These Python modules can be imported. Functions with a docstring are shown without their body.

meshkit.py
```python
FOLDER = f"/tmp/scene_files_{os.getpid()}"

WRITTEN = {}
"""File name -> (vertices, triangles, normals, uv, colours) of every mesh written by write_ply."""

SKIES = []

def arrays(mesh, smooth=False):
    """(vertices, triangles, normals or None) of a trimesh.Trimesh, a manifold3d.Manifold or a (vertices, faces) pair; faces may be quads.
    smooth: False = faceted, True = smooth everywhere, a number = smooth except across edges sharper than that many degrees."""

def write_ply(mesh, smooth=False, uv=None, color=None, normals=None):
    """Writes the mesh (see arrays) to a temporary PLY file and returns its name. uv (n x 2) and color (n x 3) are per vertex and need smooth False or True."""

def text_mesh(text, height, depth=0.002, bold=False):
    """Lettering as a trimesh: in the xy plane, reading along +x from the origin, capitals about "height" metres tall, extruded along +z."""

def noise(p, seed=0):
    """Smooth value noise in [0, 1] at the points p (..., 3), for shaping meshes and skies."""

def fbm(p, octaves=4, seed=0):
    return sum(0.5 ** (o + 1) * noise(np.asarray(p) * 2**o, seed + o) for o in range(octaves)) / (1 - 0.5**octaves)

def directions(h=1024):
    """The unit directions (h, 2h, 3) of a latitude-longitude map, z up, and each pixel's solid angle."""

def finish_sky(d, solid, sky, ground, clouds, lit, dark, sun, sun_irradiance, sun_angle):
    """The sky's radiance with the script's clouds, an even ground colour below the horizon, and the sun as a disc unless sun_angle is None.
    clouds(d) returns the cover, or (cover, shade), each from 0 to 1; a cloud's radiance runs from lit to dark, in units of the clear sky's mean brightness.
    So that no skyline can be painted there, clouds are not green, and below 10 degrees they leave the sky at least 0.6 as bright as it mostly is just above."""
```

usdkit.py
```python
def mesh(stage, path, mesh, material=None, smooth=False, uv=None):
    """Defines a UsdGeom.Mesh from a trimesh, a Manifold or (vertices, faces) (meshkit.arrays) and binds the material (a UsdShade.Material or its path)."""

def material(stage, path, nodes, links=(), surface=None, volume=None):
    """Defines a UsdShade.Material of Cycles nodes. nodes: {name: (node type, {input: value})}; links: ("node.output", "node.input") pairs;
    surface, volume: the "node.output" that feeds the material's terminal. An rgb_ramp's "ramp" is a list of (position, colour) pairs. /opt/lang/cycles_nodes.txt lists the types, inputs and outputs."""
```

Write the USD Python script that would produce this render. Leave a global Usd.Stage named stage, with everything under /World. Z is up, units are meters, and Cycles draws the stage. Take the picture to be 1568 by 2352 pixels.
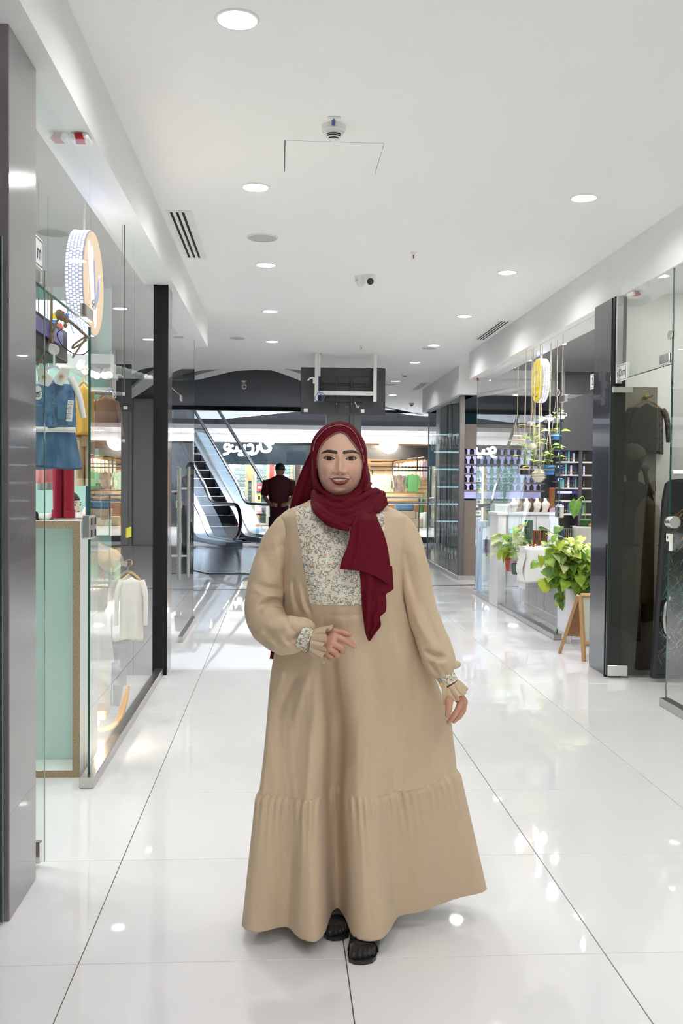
import math, random
import numpy as np, trimesh, manifold3d as m3, usdkit, meshkit
from scipy.spatial import cKDTree
from scipy.interpolate import PchipInterpolator, CubicSpline
from scipy.ndimage import gaussian_filter1d
from shapely.geometry import Polygon, LineString, Point, box as sbox
from shapely.ops import unary_union
from pxr import Usd, UsdGeom, Gf, Sdf, UsdShade, UsdLux, Vt

random.seed(7); RNG = np.random.default_rng(11)
stage = Usd.Stage.CreateInMemory()
UsdGeom.SetStageUpAxis(stage, UsdGeom.Tokens.z); UsdGeom.SetStageMetersPerUnit(stage, 1.0)
UsdGeom.Xform.Define(stage, '/World'); UsdGeom.Scope.Define(stage, '/World/Looks')

# ------------------------------------------------------------------ camera
FPX, PITCH, YAW, ROLL, CAMH = 2231.3, 0.02953, 0.06203, -0.00939, 1.441
EXPOSURE = 0.36
def _basis():
    cy, sy, cp, sp = math.cos(YAW), math.sin(YAW), math.cos(PITCH), math.sin(PITCH)
    fwd = np.array([sy*cp, cy*cp, -sp]); right = np.array([cy, -sy, 0.]); down = np.cross(fwd, right)
    return np.array([math.cos(ROLL)*right + math.sin(ROLL)*down, -math.sin(ROLL)*right + math.cos(ROLL)*down, fwd])
CB = _basis(); EYE = np.array([0, 0, CAMH])
cam = UsdGeom.Camera.Define(stage, '/World/camera')
r_, d_, f_ = CB
cam.AddTransformOp().Set(Gf.Matrix4d(*r_, 0, *(-d_), 0, *(-f_), 0, *EYE, 1))
cam.CreateHorizontalApertureAttr(24.6); cam.CreateVerticalApertureAttr(24.6*1.5)
cam.CreateFocalLengthAttr(24.6*FPX/1568); cam.CreateClippingRangeAttr(Gf.Vec2f(0.05, 200))
cam.CreateExposureAttr(EXPOSURE)
def P(x, y, X=None, Y=None, Z=None):
    """the point of the place that a measured picture position shows, given one of its coordinates"""
    d = np.array([(x-784)/FPX, (y-1176)/FPX, 1.]) @ CB
    t = X/d[0] if X is not None else Y/d[1] if Y is not None else (Z-CAMH)/d[2]
    return EYE + t*d

# lamp strengths (radiance of the lit faces)
L_DOWN, L_SHOP, L_FAR, L_SIGN = 240.0, 120.0, 60.0, 6.0

# ------------------------------------------------------------------ materials
MATS = {}
def raw(name, nodes, links, surface):
    MATS[name] = usdkit.material(stage, '/World/Looks/'+name, nodes, links, surface=surface); return MATS[name]
def pm(name, col, rough=.5, metal=0., bump=None, var=None, **kw):
    """principled; bump=(scale, strength[, stretch]) noise relief; var=(scale, colour2[, stretch]) noise colour variation"""
    n = {'p': ('principled_bsdf', dict(base_color=col, roughness=rough, metallic=metal, **kw)), 't': ('texture_coordinate', {})}; l = []
    if bump:
        st = bump[2] if len(bump) > 2 else (1, 1, 1)
        n['m'] = ('mapping', dict(scale=tuple(bump[0]*s for s in st))); n['n'] = ('noise_texture', dict(scale=1., detail=3.))
        n['b'] = ('bump', dict(strength=bump[1], distance=.004))
        l += [('t.object', 'm.vector'), ('m.vector', 'n.vector'), ('n.fac', 'b.height'), ('b.normal', 'p.normal')]
    if var:
        st = var[2] if len(var) > 2 else (1, 1, 1)
        n['m2'] = ('mapping', dict(scale=tuple(var[0]*s for s in st))); n['n2'] = ('noise_texture', dict(scale=1., detail=4.))
        n['r'] = ('rgb_ramp', dict(ramp=[(.3, col), (.7, var[1])]))
        l += [('t.object', 'm2.vector'), ('m2.vector', 'n2.vector'), ('n2.fac', 'r.fac'), ('r.color', 'p.base_color')]
    return raw(name, n, l, 'p.BSDF')
def em(name, col, s): return raw(name, {'e': ('emission', dict(color=col, strength=s))}, [], 'e.emission')
def glass(name, tint=(.965, .98, .972), ior=1.5, rcol=(1, 1, 1), gain=1.5):
    """a pane: clear, mirrored by its outer face as by both faces of a real pane"""
    return raw(name, {'t': ('transparent_bsdf', dict(color=tint)), 'g': ('glossy_bsdf', dict(color=rcol, roughness=0.)), 'f': ('fresnel', dict(IOR=ior)), 'x': ('mix_closure', {}),
                      'o': ('geometry', {}), 'i': ('math', dict(math_type='subtract', value1=gain)), 'k': ('math', dict(math_type='multiply', value2=gain)), 'm': ('math', dict(math_type='multiply', use_clamp=True))},
               [('o.backfacing', 'k.value1'), ('k.value', 'i.value2'), ('i.value', 'm.value1'), ('f.fac', 'm.value2'), ('m.value', 'x.fac'), ('t.BSDF', 'x.closure1'), ('g.BSDF', 'x.closure2')], 'x.closure')
def vcol(name, rough=.6, bump=None, attr='displayColor', **kw):
    n = {'a': ('attribute', dict(attribute=attr)), 'p': ('principled_bsdf', dict(roughness=rough, **kw))}; l = [('a.color', 'p.base_color')]
    if bump:
        n['t'] = ('texture_coordinate', {}); n['n'] = ('noise_texture', dict(scale=bump[0], detail=2.)); n['b'] = ('bump', dict(strength=bump[1], distance=.002))
        l += [('t.object', 'n.vector'), ('n.fac', 'b.height'), ('b.normal', 'p.normal')]
    return raw(name, n, l, 'p.BSDF')
WHITE = pm('white_paint', (.86, .85, .845), .55)
CEIL = pm('ceiling_paint', (.93, .915, .905), .6)
TILE = pm('polished_tile', (.82, .82, .83), .025)
TILE2 = pm('polished_tile_b', (.805, .805, .815), .03)
GROUT = pm('grout', (.10, .085, .075), .8)
STONED = pm('dark_stone', (.045, .045, .058), .12, coat_weight=.6, coat_roughness=.02)
STONE = pm('grey_stone', (.19, .175, .185), .12, var=(3., (.165, .152, .16)), coat_weight=.6, coat_roughness=.02)
BLACKST = pm('black_stone', (.012, .012, .016), .1, coat_weight=.3)
BLACK = pm('black_frame', (.010, .010, .012), .5, specular_ior_level=.2)
BLACKM = pm('black_plastic', (.03, .03, .033), .45)
CHROME = pm('chrome', (.78, .76, .74), .12, 1.)
STEEL = pm('brushed_steel', (.62, .60, .58), .28, 1.)
DARKST = pm('dark_steel', (.22, .20, .19), .35, 1.)
GLASS = glass('shop_glass'); DARKGLASS = glass('tinted_glass', (.52, .50, .45)); EDGE = pm('glass_edge', (.03, .10, .08), .15)
LAMP = em('lamp_lens', (1., .98, .97), L_DOWN)
SPOTL = em('warm_spot', (1., .86, .66), L_SHOP*3); SHOPL = em('shop_lamp', (1., .97, .93), L_SHOP); FARL = em('far_lamp', (.9, .96, 1.), L_FAR)
RED = pm('red_plastic', (.45, .012, .012), .3)
PLASTIC = pm('white_plastic', (.84, .83, .81), .4)
VOIDM = pm('void_black', (.006, .006, .008), .8)

# ------------------------------------------------------------------ mesh helpers
def T(m, loc=(0, 0, 0), rot=None, sc=None):
    v, f = arr(m); v = v.copy()
    if sc is not None: v = v*np.asarray(sc, float)
    if rot is not None: v = v @ euler(rot).T
    return v+np.asarray(loc, float), f
def euler(r):
    a, b, c = r
    rx = np.array([[1, 0, 0], [0, math.cos(a), -math.sin(a)], [0, math.sin(a), math.cos(a)]])
    ry = np.array([[math.cos(b), 0, math.sin(b)], [0, 1, 0], [-math.sin(b), 0, math.cos(b)]])
    rz = np.array([[math.cos(c), -math.sin(c), 0], [math.sin(c), math.cos(c), 0], [0, 0, 1]])
    return rz@ry@rx
def arr(m):
    v, f, _ = meshkit.arrays(m); return np.asarray(v, float), np.asarray(f, int)
def cat(*ms):
    V, F, k = [], [], 0
    for m in ms:
        v, f = arr(m); V.append(v); F.append(f+k); k += len(v)
    return np.vstack(V), np.vstack(F)
_CH = {}
def box(lo, hi, b=0.):
    """box from lo to hi with edges chamfered by b"""
    lo, hi = np.minimum(lo, hi).astype(float), np.maximum(lo, hi).astype(float)
    s, c = (hi-lo)/2, (hi+lo)/2
    if b <= 0:
        m = trimesh.creation.box(extents=2*s); return np.array(m.vertices)+c, np.array(m.faces)
    b = min(b, *(s*.9))
    if 'h' not in _CH:
        pts = np.array([[x*(1-.3*(k != 0)), y*(1-.3*(k != 1)), z*(1-.3*(k != 2))] for x in (-1, 1) for y in (-1, 1) for z in (-1, 1) for k in range(3)])
        h = trimesh.convex.convex_hull(pts); _CH['h'] = (np.array(h.vertices), np.array(h.faces))
    v, f = _CH['h']
    return np.sign(v)*np.where(np.abs(v) > .9, s, s-b)+c, f
def bx(c, size, b=0., rot=None, at=None):
    s = np.asarray(size, float)/2; m = box(-s, s, b)
    return T(m, c, rot)
def cyl(p0, p1, r, n=16, r2=None, caps=True):
    return tube([p0, p1], [r, r if r2 is None else r2], n, caps)
def frames(p):
    p = np.asarray(p, float); t = np.gradient(p, axis=0); t /= np.maximum(np.linalg.norm(t, axis=1, keepdims=True), 1e-9)
    u = np.cross(t[0], [0, 0, 1.]); u = np.cross(t[0], [1., 0, 0]) if np.linalg.norm(u) < .1 else u
    U = []
    for k in range(len(p)):
        u = u-t[k]*(u@t[k]); u /= np.linalg.norm(u); U.append(u)
    U = np.array(U); return t, U, np.cross(t, U)
def tube(p, r, n=8, caps=True, flat=1.):
    """round (or flattened) sweep along the points p with radii r"""
    p = np.asarray(p, float); k = len(p); r = np.broadcast_to(np.asarray(r, float), (k,))
    t, U, W = frames(p); a = np.arange(n)*2*math.pi/n
    v = p[:, None]+r[:, None, None]*(np.cos(a)[None, :, None]*U[:, None]+flat*np.sin(a)[None, :, None]*W[:, None])
    return rings(v, caps)
def rings(v, caps=True, closed=True):
    """a skin over rings v (k, n, 3)"""
    k, n, _ = v.shape; i = np.arange(k*n).reshape(k, n); F = []
    j = np.roll(i, -1, 1) if closed else None
    A, B, C, D = (i[:-1], i[1:], j[1:], j[:-1]) if closed else (i[:-1, :-1], i[1:, :-1], i[1:, 1:], i[:-1, 1:])
    F = [np.stack([A, D, C], -1).reshape(-1, 3), np.stack([A, C, B], -1).reshape(-1, 3)]
    V = v.reshape(-1, 3)
    if caps and closed:
        V = np.vstack([V, v[0].mean(0), v[-1].mean(0)]); o = k*n
        F += [np.stack([i[0], np.full(n, o), j[0]], -1), np.stack([i[-1], j[-1], np.full(n, o+1)], -1)]
    return V, np.vstack(F)
def lathe(prof, n=24, c=(0, 0, 0), axis='z', caps=True):
    """profile of (radius, height) turned about z"""
    a = np.arange(n)*2*math.pi/n; p = np.asarray(prof, float)
    v = np.stack([p[:, :1]*np.cos(a), p[:, :1]*np.sin(a), np.repeat(p[:, 1:], n, 1)], -1)
    m = rings(v, caps); m = (m[0], m[1][:, ::-1])
    if axis == 'y': m = T(m, rot=(math.pi/2, 0, 0))
    if axis == 'x': m = T(m, rot=(0, math.pi/2, 0))
    return m[0]+np.asarray(c, float), m[1]
def ball(c, r, n=2, sc=None):
    m = trimesh.creation.icosphere(subdivisions=n, radius=1.); return T((np.array(m.vertices), np.array(m.faces)), c, sc=np.asarray(r)*np.ones(3) if sc is None else np.asarray(sc)*r)
def ext(poly, d, plane='xz'):
    """extrude a shapely polygon by d; plane xz: drawn in x,z, thickness along +y"""
    gs = getattr(poly, 'geoms', [poly]); out = []
    for g in gs:
        if g.area < 1e-9: continue
        m = trimesh.creation.extrude_polygon(g, d, engine='earcut'); out.append((np.array(m.vertices), np.array(m.faces)))
    v, f = cat(*out)
    if plane == 'xz': v = np.stack([v[:, 0], v[:, 2], v[:, 1]], 1); f = f[:, ::-1]
    if plane == 'yz': v = np.stack([v[:, 2], v[:, 0], v[:, 1]], 1)
    return v, f
def sheet(v, th=.004, smooth=False):
    """closed thick sheet from a grid of points (k, n, 3), thickened along its normals"""
    v = np.asarray(v, float); du, dv = np.gradient(v, axis=0), np.gradient(v, axis=1)
    nn = np.cross(du, dv); nn /= np.maximum(np.linalg.norm(nn, axis=2, keepdims=True), 1e-9)
    k, n, _ = v.shape; a, b = v+nn*th/2, v-nn*th/2
    r = np.concatenate([a, b[:, ::-1]], 1)
    V, F = rings(r, False)
    i = np.arange(k*2*n).reshape(k, 2*n); E = []
    for row, fl in ((i[0], 0), (i[-1], 1)):
        top, bot = row[:n], row[n:][::-1]
        for q in range(n-1):
            t1, t2 = (top[q], top[q+1], bot[q+1]), (top[q], bot[q+1], bot[q])
            E += [t1, t2] if fl == 0 else [t1[::-1], t2[::-1]]
    return V, np.vstack([F, E])
def bez(pts, n=24):
    """smooth curve through points (Catmull-Rom)"""
    p = np.asarray(pts, float); p = np.vstack([2*p[0]-p[1], p, 2*p[-1]-p[-2]]); out = []
    seg = len(p)-3; per = max(2, n//seg)
    for s in range(seg):
        a, b, c, d = p[s:s+4]; t = np.linspace(0, 1, per, endpoint=False)[:, None]
        out.append(.5*(2*b+(c-a)*t+(2*a-5*b+4*c-d)*t*t+(3*b-a-3*c+d)*t**3))
    return np.vstack(out+[p[-2:-1]])
def interp(x, xs, ys): return np.interp(x, xs, ys)
def sm(x, a, b):
    t = np.clip((x-a)/(b-a), 0, 1); return t*t*(3-2*t)

# ------------------------------------------------------------------ scene helpers
USED = {}
def fresh(parent, name):
    k = (parent, name); n = USED.get(k, 0); USED[k] = n+1
    return parent+'/'+(name if n == 0 else '%s_%03d' % (name, n))
def pathof(p): return '/World' if p is None else p if isinstance(p, str) else str(p.GetPath())
def tagp(o, label=None, cat_=None, group=None, kind=None):
    for k, v in (('label', label), ('category', cat_), ('group', group), ('kind', kind)):
        if v: o.SetCustomDataByKey(k, v)
    return o
def obj(name, mesh, m, parent=None, label=None, cat_=None, group=None, kind=None, smooth=32, color=None):
    path = fresh(pathof(parent), name)
    v, f = arr(mesh)
    if color is not None: smooth = True
    g = usdkit.mesh(stage, path, (v, f), m, smooth=smooth)
    if color is not None:
        UsdGeom.PrimvarsAPI(g).CreatePrimvar('displayColor', Sdf.ValueTypeNames.Color3fArray, 'vertex').Set(Vt.Vec3fArray.FromNumpy(np.asarray(color, np.float32)))
    return tagp(g.GetPrim(), label, cat_, group, kind)
def thing(name, label, cat_, loc=(0, 0, 0), rotz=0., group=None, kind=None):
    x = UsdGeom.Xform.Define(stage, fresh('/World', name))
    x.AddTranslateOp().Set(Gf.Vec3d(*map(float, loc))); x.AddRotateZOp().Set(float(math.degrees(rotz)))
    return tagp(x.GetPrim(), label, cat_, group, kind)
def dup(root, loc, rotz=0., label=None, group=None, scale=None):
    was = root.GetCustomData(); nm = root.GetName(); nm = nm[:-4] if nm[-3:].isdigit() else nm
    r = thing(nm, label or was['label'], was['category'], loc, rotz, group or was.get('group'))
    if scale: UsdGeom.Xformable(r).AddScaleOp().Set(Gf.Vec3f(*([scale]*3 if np.ndim(scale) == 0 else scale)))
    r.GetReferences().AddInternalReference(root.GetPath()); r.SetInstanceable(True)
    return r
def struct(name, mesh, m, label, cat_, parent=None, smooth=False):
    return obj(name, mesh, m, parent, label if parent is None else None, cat_ if parent is None else None, kind='structure' if parent is None else None, smooth=smooth)
def flat_text(s, h, depth=.002, bold=False):
    m = meshkit.text_mesh(s, h, depth, bold); return np.array(m.vertices), np.array(m.faces)
# ================================================================== THE SETTING
XL, XR, ZC = -0.90, 2.58, 3.21           # left glass plane, right glass plane, ceiling
BL, BR = 2.89, 2.85                      # undersides of the two bulkheads
# floor: polished tiles over a grout bed
floor = thing('floor', 'glossy white tiled floor of the mall corridor', 'floor', kind='structure')
obj('grout_bed', box((-9, -7, -.25), (9, 40, -.004)), GROUT, floor, smooth=False)
X0, Y0, W = -0.594, 2.898, .8
def jt(y): return 12.97+(y+1.12)*(13.74-12.97)/(2.776+1.12)     # the dark expansion joint crosses at a slight angle
for j in range(-2, 20):
    for i in range(-3, 7):
        a, b = X0+i*W, Y0+j*W
        if j > 12 and not (-1 <= i <= 5): continue
        obj('tile', box((a+.0015, b+.0015, -.02), (a+W-.0015, b+W-.0015, 0), .0012), TILE if (i*7+j*3) % 5 else TILE2, floor, smooth=False)
obj('plain_paving', cat(box((-9, -7, -.02), (9, Y0-2*W-.002, 0)), box((-9, Y0-2*W, -.02), (X0-3*W-.002, 40, 0)), box((X0+7*W+.002, Y0-2*W, -.02), (9, 40, 0)),
    box((X0-3*W, Y0+20*W+.002, -.02), (X0+7*W, 40, 0)), box((X0-3*W, Y0+13*W+.002, -.02), (X0-W-.002, Y0+20*W, 0)), box((X0+6*W+.002, Y0+13*W+.002, -.02), (X0+7*W, Y0+20*W, 0))), TILE, floor, smooth=False)
jl = np.array([[-9, jt(-9)], [9, jt(9)]])
obj('expansion_joint', ext(LineString(jl).buffer(.028, cap_style=2), .004, 'xy'), DARKST, floor, smooth=False)
# ceiling slab with the opening of the access panel and the sweeping edge of the atrium
arc = bez([P(x, y, Z=ZC)[:2] for x, y in ((380, 872), (453, 853), (500, 848.5), (560, 846), (620, 847), (690, 851), (760, 874), (885, 933), (990, 956))], 60)
arc = np.vstack([[-9., arc[0][1]-.3], arc, [9., arc[-1][1]+3]])
cpoly = Polygon(np.vstack([[-9, -7], [9, -7], arc[::-1]])).buffer(0)
ap = [P(654, 322, Z=ZC), P(883, 330, Z=ZC)]
APX0, APX1, APY0, APY1 = .003, .521, 5.083, 5.593
LAMPS = None
rowL = [(-.181, 3.781), (-.167, 5.89), (-.14, 7.97), (-.13, 10.12), (-.13, 12.26)]
rowR = [(1.84, 5.92), (1.863, 8.04), (1.905, 10.17), (1.924, 12.34), (1.926, 14.09), (1.95, 16.7), (2.2, 19.3)]
rowB = [(x, y) for y in (3.8, 1.68, -.44, -1.5, -2.56, -3.6, -4.7, -5.8) for x in (-.18, .83, 1.84) if not (y > 3 and x < 1) and not (y > 1 and .5 < x < 1)]+[(3.6, 13.55), (4.9, 13.55)]
cp = cpoly.difference(sbox(APX0, APY0, APX1, APY1)).difference(unary_union([Point(*q).buffer(.074) for q in rowL+rowR+rowB]))
ceiling = thing('ceiling', 'white plaster ceiling of the corridor', 'ceiling', kind='structure')
v, f = ext(cp, .12, 'xy'); v[:, 2] += ZC; obj('plaster', (v, f), CEIL, ceiling, smooth=False)
v, f = ext(sbox(APX0+.004, APY0+.004, APX1-.003, APY1-.003), .02, 'xy'); v[:, 2] += ZC-.001; obj('access_panel', (v, f), CEIL, ceiling, smooth=False)
obj('panel_void', box((APX0-.05, APY0-.05, ZC+.122), (APX1+.05, APY1+.05, ZC+.14)), VOIDM, ceiling, smooth=False)
# the edge strips of the atrium: black reveal and white lip, then the dark ceiling beyond
def strip(off0, off1, z0, z1):
    a = LineString(arc); p0 = np.array(a.parallel_offset(off0, 'left').coords) if off0 else arc; p1 = np.array(a.parallel_offset(off1, 'left').coords)
    v, f = ext(Polygon(np.vstack([p0, p1[::-1]])).buffer(0), z1-z0, 'xy'); v[:, 2] += z0; return v, f
trim = thing('trim_1', 'curved black and white edge strips where the white ceiling meets the atrium', 'trim', kind='structure')
obj('black_reveal', strip(0.02, .36, ZC+.10, ZC+.22), VOIDM, trim, smooth=False)
obj('white_lip', strip(.36, .66, ZC+.05, ZC+.2), WHITE, trim, smooth=False)
# bulkheads over the shop fronts
bl = thing('trim_2', 'white plaster bulkhead above the shop fronts on the dress shop side', 'bulkhead', kind='structure')
obj('bulkhead_box', cat(box((-1.02, -7, BL), (-.80, 10.55, ZC+.05))), WHITE, bl, smooth=False)
br = thing('trim_3', 'white plaster bulkhead above the shop fronts beside the round yellow sign', 'bulkhead', kind='structure')
obj('bulkhead_box', cat(box((2.50, -7, BR), (2.80, 12.95, ZC+.05))), WHITE, br, smooth=False)
obj('cross_box', cat(box((2.62, 14.35, 2.78), (2.9, 18.1, ZC+.05)), box((2.9, 14.35, 2.78), (6.5, 14.6, ZC+.05)), box((2.8, 12.7, BR), (6.5, 12.95, ZC+.05))), WHITE, br, smooth=False)
# enclosing walls of the unseen parts
struct('wall_back', box((-9, -7.2, 0), (9, -7, 4)), WHITE, 'white wall closing the corridor behind the photographer', 'wall')
struct('wall_left', cat(box((-5.2, -7, 0), (-5, 11, 3.2)), box((-5, 9.98, 0), (-3.2, 10.06, 3.2))), WHITE, 'back wall of the children clothes shop', 'wall')
struct('wall_right', cat(box((6.3, -7, 0), (6.5, 13, 3.2))), pm('dim_wall', (.55, .53, .5), .7), 'back wall of the shops with number signs', 'wall')

# ceiling downlights: two rows, spaced evenly, running on behind the photographer
def downlight(x, y, label, group=None):
    t = thing('downlight', label, 'ceiling light', (x, y, ZC), 0, group)
    obj('trim_ring', lathe([(.073, .05), (.070, .028), (.070, -.004), (.076, -.007), (.083, -.005), (.085, -.0003)], 40, caps=False), PLASTIC, t)
    obj('lens', lathe([(.0705, .026), (.0705, .023), (.05, .021), (0.001, .020)], 40), LAMP, t)
    return t
d0 = None
names = {0: 'largest round downlight, at the top edge of the picture', 1: 'round downlight just nearer than the slotted air grille', 2: 'round downlight just beyond the grey round loudspeaker',
         3: 'small round downlight, fourth of the row over the dress shop', 4: 'small round downlight, farthest of the row over the dress shop'}
nameR = ['round downlight nearest the emergency call box over shop 110', 'round downlight second from the near end of the row by the yellow sign', 'round downlight beside the slotted grille near the yellow sign',
         'round downlight just above a flat round loudspeaker near the television', 'round downlight right of the television, first beyond the loudspeaker', 'small round downlight beside the upper edge of the television', 'tiny round downlight farthest of the row near the black arc']
for k, (x, y) in enumerate(rowL):
    if d0 is None: d0 = downlight(x, y, names[k], 'round downlights in the corridor ceiling')
    else: dup(d0, (x, y, ZC), 0, names[k])
for k, (x, y) in enumerate(rowR): dup(d0, (x, y, ZC), 0, nameR[k])
for k, (x, y) in enumerate(rowB):
    dup(d0, (x, y, ZC), 0, 'round downlight behind the photographer, out of the picture' if y < 3 else 'round downlight out of the picture above the tinted door' if y < 5 else 'round downlight in the cross aisle ceiling, %s' % ('nearer the corridor' if x < 4 else 'farther from the corridor'))
# ================================================================== SHOP FRONTS
XL = -0.90; GT = .010
def yl(x): return P(x, 1200, X=XL)[1]
def yr(x, X=XR): return P(x, 1200, X=X)[1]
def pane(name, lo, hi, m=GLASS, parent=None, e=True):
    return obj(name, box(lo, hi, .001), m, parent, smooth=False)
def pier(x0, x1, y0, y1, h, label, m=STONE):
    return struct('wall_pier', box((x0, y0, 0), (x1, y1, h), .003), m, label, 'pier')
pier(-1.25, -.875, 3.19, 3.535, BL, 'polished grey stone pier at the left edge of the picture')
struct('wall_partition', cat(box((-5, 3.25, 0), (-1.25, 3.45, BL)), box((-5.2, 7.45, 0), (-1.25, 7.55, BL))), pm('mint_wall', (.42, .66, .60), .6), 'mint green partition walls of the children clothes shop', 'partition wall')
Y7a, Y7b = yl(371), 7.57
pier(-1.25, -.845, 7.295, 7.57, BL, 'narrow grey stone pier between the two glass fronts of the dress shop')
fr = struct('trim_4', cat(box((-.94, Y7a-.13, 0), (-.875, Y7a-.085, BL), .002), box((-1.25, 7.262, 0), (-.842, 7.294, BL), .002)), BLACK, 'black upright frame beside the narrow grey pier', 'frame')
struct('trim_5', box((-.935, Y7a-.08, 0), (-.872, Y7a-.045, BL), .002), CHROME, 'chrome upright strip in the black frame beside the narrow pier', 'frame strip')
# shop ceilings and floors inside
struct('ceiling_shop', box((-5, -7, 2.95), (-1.0, 10.1, 3.0)), pm('ceiling_grey', (.20, .20, .205), .6), 'grey ceiling inside the children clothes shop', 'ceiling'); struct('ceiling_shop', cat(box((2.7, 7.5, 2.95), (6.4, 12.8, 3.0))), pm('ceiling_dark', (.035, .035, .04), .5), 'dark ceiling inside shop 109', 'ceiling'); struct('ceiling_shop', cat(box((2.7, -7, 2.95), (6.4, 7.5, 3.0))), WHITE, 'white ceiling inside shop 110', 'ceiling')

# ---- left front: fixed panes of the children clothes shop
yA, yB = yl(205), yl(305)
w1 = thing('window_1', 'tall frameless glass shop window with the round cream sign behind it', 'shop window', kind='structure')
pane('pane', (XL-GT/2, yA, .05), (XL+GT/2, yB-.002, BL), parent=w1); pane('pane', (XL-GT/2, yB+.002, .05), (XL+GT/2, Y7a-.13, BL), parent=w1)
pane('transom_pane', (XL-GT/2, 3.54, 2.165), (XL+GT/2, yA-.003, BL), parent=w1)
obj('polished_edge', cat(box((XL-GT/2-.0004, yA-.001, .05), (XL+GT/2+.0004, yA+.002, 2.16)), box((XL-.0055, 3.545, 2.162), (XL+.0055, yA, 2.166))), EDGE, w1, smooth=False)
obj('base_shoe', box((XL-.035, yA-.06, 0), (XL+.035, Y7a-.13, .052), .004), STEEL, w1, smooth=False)
# fittings on the pane edge
t = thing('glass_clamp', 'square steel clamp holding the transom glass beside the round cream sign', 'glass clamp', (XL, yA-.07, 2.21))
obj('clamp_plate', box((-.016, -.075, -.027), (.016, .075, .03), .004), STEEL, t); obj('joint_plate', box((-.012, -.10, -.02), (.012, -.078, .03), .003), DARKST, t)
t = thing('glass_button', 'round chrome button fixing on the pane joint by the cream sign', 'glass fixing', (XL+.008, yA+.03, 2.27))
obj('disc', lathe([(0.001, .014), (.02, .013), (.024, .006), (.024, 0)], 28, axis='x'), CHROME, t)
t = thing('door_lock_case', 'grey lock keeper box on the edge of the pane over the mint display case', 'lock case', (XL, yA-.01, 1.225))
obj('case', box((-.022, -.075, -.055), (.022, .07, .055), .008), STEEL, t)
obj('keeper_slot', cat(*[bx((.0225, y, z), (.003, .022, .032)) for y in (-.052, .045) for z in (-.027, .027)]), BLACK, t)
# ---- the open glass door of the children clothes shop
def leaf(name, label, w, h, tint, ang, loc, fit='chrome', edge=True):
    t = thing(name, label, 'glass door', loc, ang, kind='structure')
    obj('pane', box((-w, -.005, .008), (0, .005, h), .001), tint, t, smooth=False)
    obj('pane_edge', box((-.0012, -.0053, .008), (.0008, .0053, h)), EDGE, t, smooth=False)
    for z0, z1, n in ((.0, .085, 'bottom_fitting'), (h-.05, h+.0, 'top_fitting')):
        obj(n, box((-.165, -.014, z0+.004), (-.012, .014, z1), .003), CHROME, t)
    return t
leaf('door_1', 'clear glass door leaf standing open beside the grey stone pier', .95, 2.2, GLASS, 0, (-.872, 3.65, .01))
leaf('door_2', 'dark glass door leaf with steel patch fittings at the left edge of the picture', .95, 2.2, DARKGLASS, 0, (-.885, 3.15, .01))
struct('wall_dark_shop', cat(box((-4.9, 3.2, 0), (-.9, 3.245, BL))), BLACKST, 'black interior wall behind the dark glass door', 'wall')
# header rail behind the transom
t = thing('door_header', 'dark header rail with a violet face behind the transom glass', 'door header', (0, 0, 0))
obj('rail', box((-1.20, 3.56, 2.02), (-1.06, 4.9, 2.175), .004), BLACK, t); obj('violet_face', box((-1.062, 3.80, 2.085), (-1.050, 4.75, 2.15)), pm('violet_face', (.12, .10, .30), .4), t)
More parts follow.
